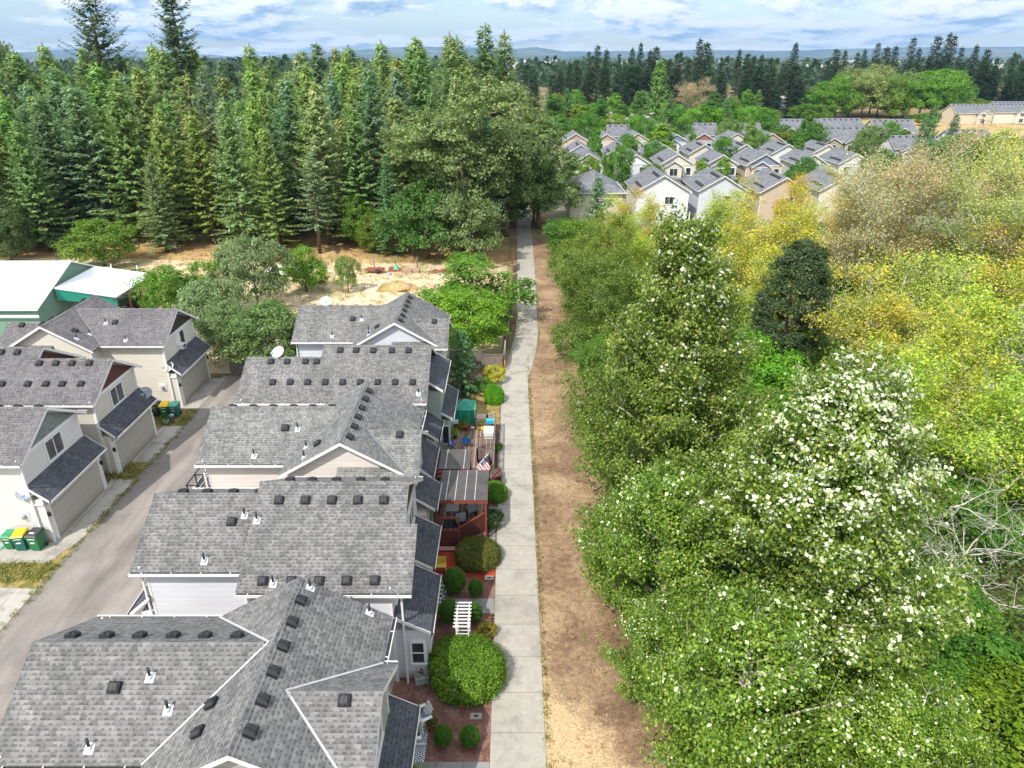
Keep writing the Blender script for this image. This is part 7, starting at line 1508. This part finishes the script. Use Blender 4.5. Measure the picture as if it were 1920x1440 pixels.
def greenhouse():
    o = empty('greenhouse', (-3.45, 46.9, 0), 'pop up greenhouse with dark green cover and peaked top', 'greenhouse'); w, d, h, t = .72, .72, 1.65, 2.15; b = MB()
    c = [(-w, -d), (w, -d), (w, d), (-w, d)]; b.hexa([(x * 1.0, y * 1.0, 0) for x, y in c] + [(x, y, h) for x, y in c]); 
    for i in range(4): (xa, ya), (xb, yb) = c[i], c[(i + 1) % 4]; b.poly([(xa * 1.03, ya * 1.03, h), (xb * 1.03, yb * 1.03, h), (0, 0, t)])
    b.build('cover', P_gcov, o); b = MB()
    for i in range(4): (xa, ya), (xb, yb) = c[i], c[(i + 1) % 4]; b.tube([(xa * 1.03, ya * 1.03, h), (0, 0, t + .01)], .025, 5); b.tube([(xa * 1.03, ya * 1.03, h), (xb * 1.03, yb * 1.03, h)], .022, 5); b.tube([(xa, ya, 0), (xa, ya, h)], .02, 5)
    b.tube([(-.3, -d - .01, 0), (-.3, -d - .01, h)], .015, 4); b.tube([(.3, -d - .01, 0), (.3, -d - .01, h)], .015, 4); b.build('seams', P_gedge, o)
greenhouse()
def planter_table(x, y, w, label, mats, z=.45, h=.8):
    o = empty('potting_table', (x, y, z), label, 'table'); b = MB(); b.box(-w / 2, w / 2, -.32, .32, h - .16, h); b.build('top', mats, o)
    for sx in (-1, 1):
        for sy in (-1, 1): b = MB(); b.box(sx * (w / 2 - .05) - .03, sx * (w / 2 - .05) + .03, sy * .27 - .03, sy * .27 + .03, 0, h - .16); b.build('leg', mats, o)
planter_table(-2.25, 46.0, 1.0, 'weathered raised planter table right of the greenhouse', M_dwood); planter_table(-1.62, 45.95, .5, 'small raised planter with greens by the rail', M_dwood)
mesh_thing('storage_tub', 'sky blue plastic tub hanging on the small raised planter', 'tub', P_cyan, lambda b: b.hexa([(-.24, -.12, 0), (.24, -.12, 0), (.24, .12, 0), (-.24, .12, 0), (-.28, -.15, .3), (.28, -.15, .3), (.28, .15, .3), (-.28, .15, .3)]), (-1.58, 45.45, .95)); mesh_thing('storage_tub', 'yellow plastic tub under the weathered planter table', 'tub', P_yb, lambda b: b.hexa([(-.3, -.15, 0), (.3, -.15, 0), (.3, .15, 0), (-.3, .15, 0), (-.34, -.18, .16), (.34, -.18, .16), (.34, .18, .16), (-.34, .18, .16)]), (-2.2, 45.4, .45))
mesh_thing('cooler', 'white lidded cooler box by the deck railing', 'cooler', [MT['trim'], P_grey], lambda b: (b.box(-.33, .33, -.5, .5, 0, .42), b.box(-.35, .35, -.52, .52, .42, .5), b.box(-.15, .15, .2, .24, .5, .515, 1)), (-1.65, 44.4, .5)); mesh_thing('cooler', 'white flat box lying at the edge of the smaller pergola', 'box', MT['trim'], lambda b: (b.box(-.4, .4, -.22, .22, 0, .2), b.box(-.42, .42, -.24, .24, .2, .25)), (-2.75, 39.2, .45)); mesh_thing('side_table', 'small pale grey table next to the flat white box', 'table', P_grey, lambda b: (b.box(-.2, .2, -.2, .2, .5, .54), b.box(-.04, .04, -.04, .04, 0, .5), b.box(-.15, .15, -.15, .15, 0, .03)), (-2.15, 38.9, .45))
def grill_table():
    o = empty('grill', (-4.3, 45.2, .45), 'pale grey gas grill with side shelf by the bay window', 'grill'); b = MB(); b.box(-.35, .45, -.35, .3, .75, .8); b.box(-.3, .1, -.25, .25, .4, .75); b.build('shelf', P_grey, o); b = MB(); b.lathe((-.05, .05, .8), [(.26, 0), (.27, .1), (.2, .24), (.05, .28)], 14); b.build('lid', P_dishw, o)
    for x in (-.3, .4):
        for y in (-.3, .25): b = MB(); b.box(x - .02, x + .02, y - .02, y + .02, 0, .75); b.build('leg', MT['black'], o)
grill_table()
def camp_chair(x, y, rz, label):
    o = empty('camping_chair', (x, y, .45), label, 'chair', 'blue folding chairs', rz); b = MB(); b.hexa([(-.26, -.24, .40), (.26, -.24, .40), (.26, .22, .36), (-.26, .22, .36), (-.26, -.24, .43), (.26, -.24, .43), (.26, .22, .39), (-.26, .22, .39)]); b.build('seat', P_blue, o)
    b = MB(); b.hexa([(-.27, .2, .36), (.27, .2, .36), (.27, .23, .36), (-.27, .23, .36), (-.27, .36, .92), (.27, .36, .92), (.27, .39, .92), (-.27, .39, .92)]); b.build('backrest', P_blue, o)
    for s in (-1, 1):
        for y0, y1 in ((-.26, .3), (.3, -.22)): b = MB(); b.tube([(s * .28, y0, 0), (s * .28, y1, .6)], .014, 5); b.build('leg', MT['black'], o)
camp_chair(-3.15, 42.9, R(185), 'blue folding chair in the middle of the deck beside the green hose'); camp_chair(-4.15, 42.6, R(120), 'blue folding chair close to the sage townhouse wall')
def flag():
    o = empty('flag', (-2.38, 37.2, 0), 'striped american flag on a slanted white pole by the smaller pergola', 'flag'); b = MB(); b.tube([(0, 0, 2.0), (.95, .55, 2.95)], .022, 6); b.build('pole', MT['trim'], o)
    b = MB(); nx, nz = 13, 8; d = Vector((.95, .55, .95)).normalized(); base = Vector((.18, .1, 2.18))
    def pt(i, j): return base + d * (.85 * i / nx) + Vector((.35 * j / nz + .03 * math.sin(i * .9 + j * .6), -.16 * j / nz + .035 * math.cos(i * .8), -.62 * j / nz))
    for i in range(nx):
        for j in range(nz):
            canton = i >= 6 and j < 3; b.poly([pt(i, j + 1), pt(i + 1, j + 1), pt(i + 1, j), pt(i, j)], 2 if canton else (0 if i % 2 == 0 else 1), True)
    b.build('cloth', [P_red, MT['trim'], M_plast('flag_blue', (.02, .03, .14))], o)
    st = MB()
    for a in range(5):
        for k in range(3):
            c = pt(7 + a * 1.15, .6 + k * .9) + Vector((.0, -.012, .01)); u = d * .03; v = Vector((.2, -.1, -.6)).normalized() * .03; P = [c + u * math.cos(t) * (1 if q % 2 == 0 else .42) + v * math.sin(t) * (1 if q % 2 == 0 else .42) for q, t in enumerate([i * math.pi / 5 for i in range(10)])]; st.poly(P)
    st.build('stars', MT['trim'], o)
flag()
mesh_thing('bench', 'red slatted bench beside the smaller pergola', 'bench', P_red, lambda b: ([b.box(-.35, .35, -.5 + k * .2, -.38 + k * .2, .4, .44) for k in range(6)], b.box(-.33, -.27, -.45, .6, 0, .4), b.box(.27, .33, -.45, .6, 0, .4)), (-2.05, 37.6, .45))
def smoker():
    o = empty('barrel_smoker', (-1.75, 39.6, .45), 'black barrel smoker grill standing inside the deck railing', 'grill', rz=.3); b = MB(); b.tube([(-.42, 0, .75), (.42, 0, .75)], .25, 14); b.build('barrel', MT['black'], o); b = MB(); b.tube([(.3, 0, .95), (.3, 0, 1.4)], .05, 8); b.build('chimney', MT['black'], o)
    for x in (-.35, .35):
        for y in (-.18, .18): b = MB(); b.tube([(x, y, 0), (x * .9, y * .6, .6)], .018, 5); b.build('leg', MT['black'], o)
smoker()
mesh_thing('planter_box', 'brown wooden planter box at the corner of the deck stair', 'planter', [M_redwood, G_bark], lambda b: (b.box(-.3, .3, -.55, .55, 0, .55), b.box(-.25, .25, -.5, .5, .551, .56, 1)), (-.98, 39.4, 0))
def patio_table():
    o = empty('patio_table', (-3.45, 34.6, .45), 'glass and white patio table inside the red deck', 'table'); b = MB(); b.box(-.35, .35, -.35, .35, .68, .72); b.build('top', P_dishw, o)
    for x in (-.3, .3):
        for y in (-.3, .3): b = MB(); b.box(x - .02, x + .02, y - .02, y + .02, 0, .68); b.build('leg', MT['black'], o)
patio_table()
for x, y, lb in ((-2.4, 34.9, 'grey cushioned patio chair under the front pergola edge'), (-3.0, 33.9, 'dark patio chair beside the lattice rug')):
    o = empty('patio_chair', (x, y, .45), lb, 'chair', 'patio chairs', R(200)); b = MB(); b.box(-.27, .27, -.27, .27, .36, .46); b.build('seat', P_grey, o); b = MB(); b.box(-.27, .27, .2, .3, .46, .95); b.build('backrest', P_grey, o)
    for sx in (-1, 1): b = MB(); b.box(sx * .27 - .02, sx * .27 + .02, -.25, .25, 0, .36); b.build('leg', MT['black'], o)
for k in range(5): mesh_thing('stepping_stone', f"square concrete stepping stone, {['nearest', 'second', 'middle', 'fourth', 'farthest'][k]} of the line beside the pergola", 'stepping stone', G_walk, lambda b: b.box(-.17, .17, -.17, .17, 0, .05), (-1.12, 33.1 + k * .42, .012), 'stepping stones')
mesh_thing('landscape_edging', 'dark block edging between the deck and the path', 'edging', M_dwood, lambda b: [b.box(-.05, .05, k * .3, k * .3 + .27, 0, .14) for k in range(24)], (-.93, 38.8, 0))
# ------------------------------------------------------------------ haze
def haze():
    b = MB(); b.box(-13500, 13500, -200, 12800, -1, 420); o = b.build('haze', None.__class__ and bpy.data.materials.new('haze_air'), kind='stuff', label='pale blue summer haze', category='haze')
    m = bpy.data.materials['haze_air']; m.use_nodes = True; nt = m.node_tree; nt.nodes.clear()
    out = nt.nodes.new('ShaderNodeOutputMaterial'); v = nt.nodes.new('ShaderNodeVolumePrincipled')
    v.inputs['Color'].default_value = (.34, .60, 1.0, 1); v.inputs['Density'].default_value = 0.00007; v.inputs['Anisotropy'].default_value = 0.2
    nt.links.new(v.outputs[0], out.inputs['Volume'])
haze()
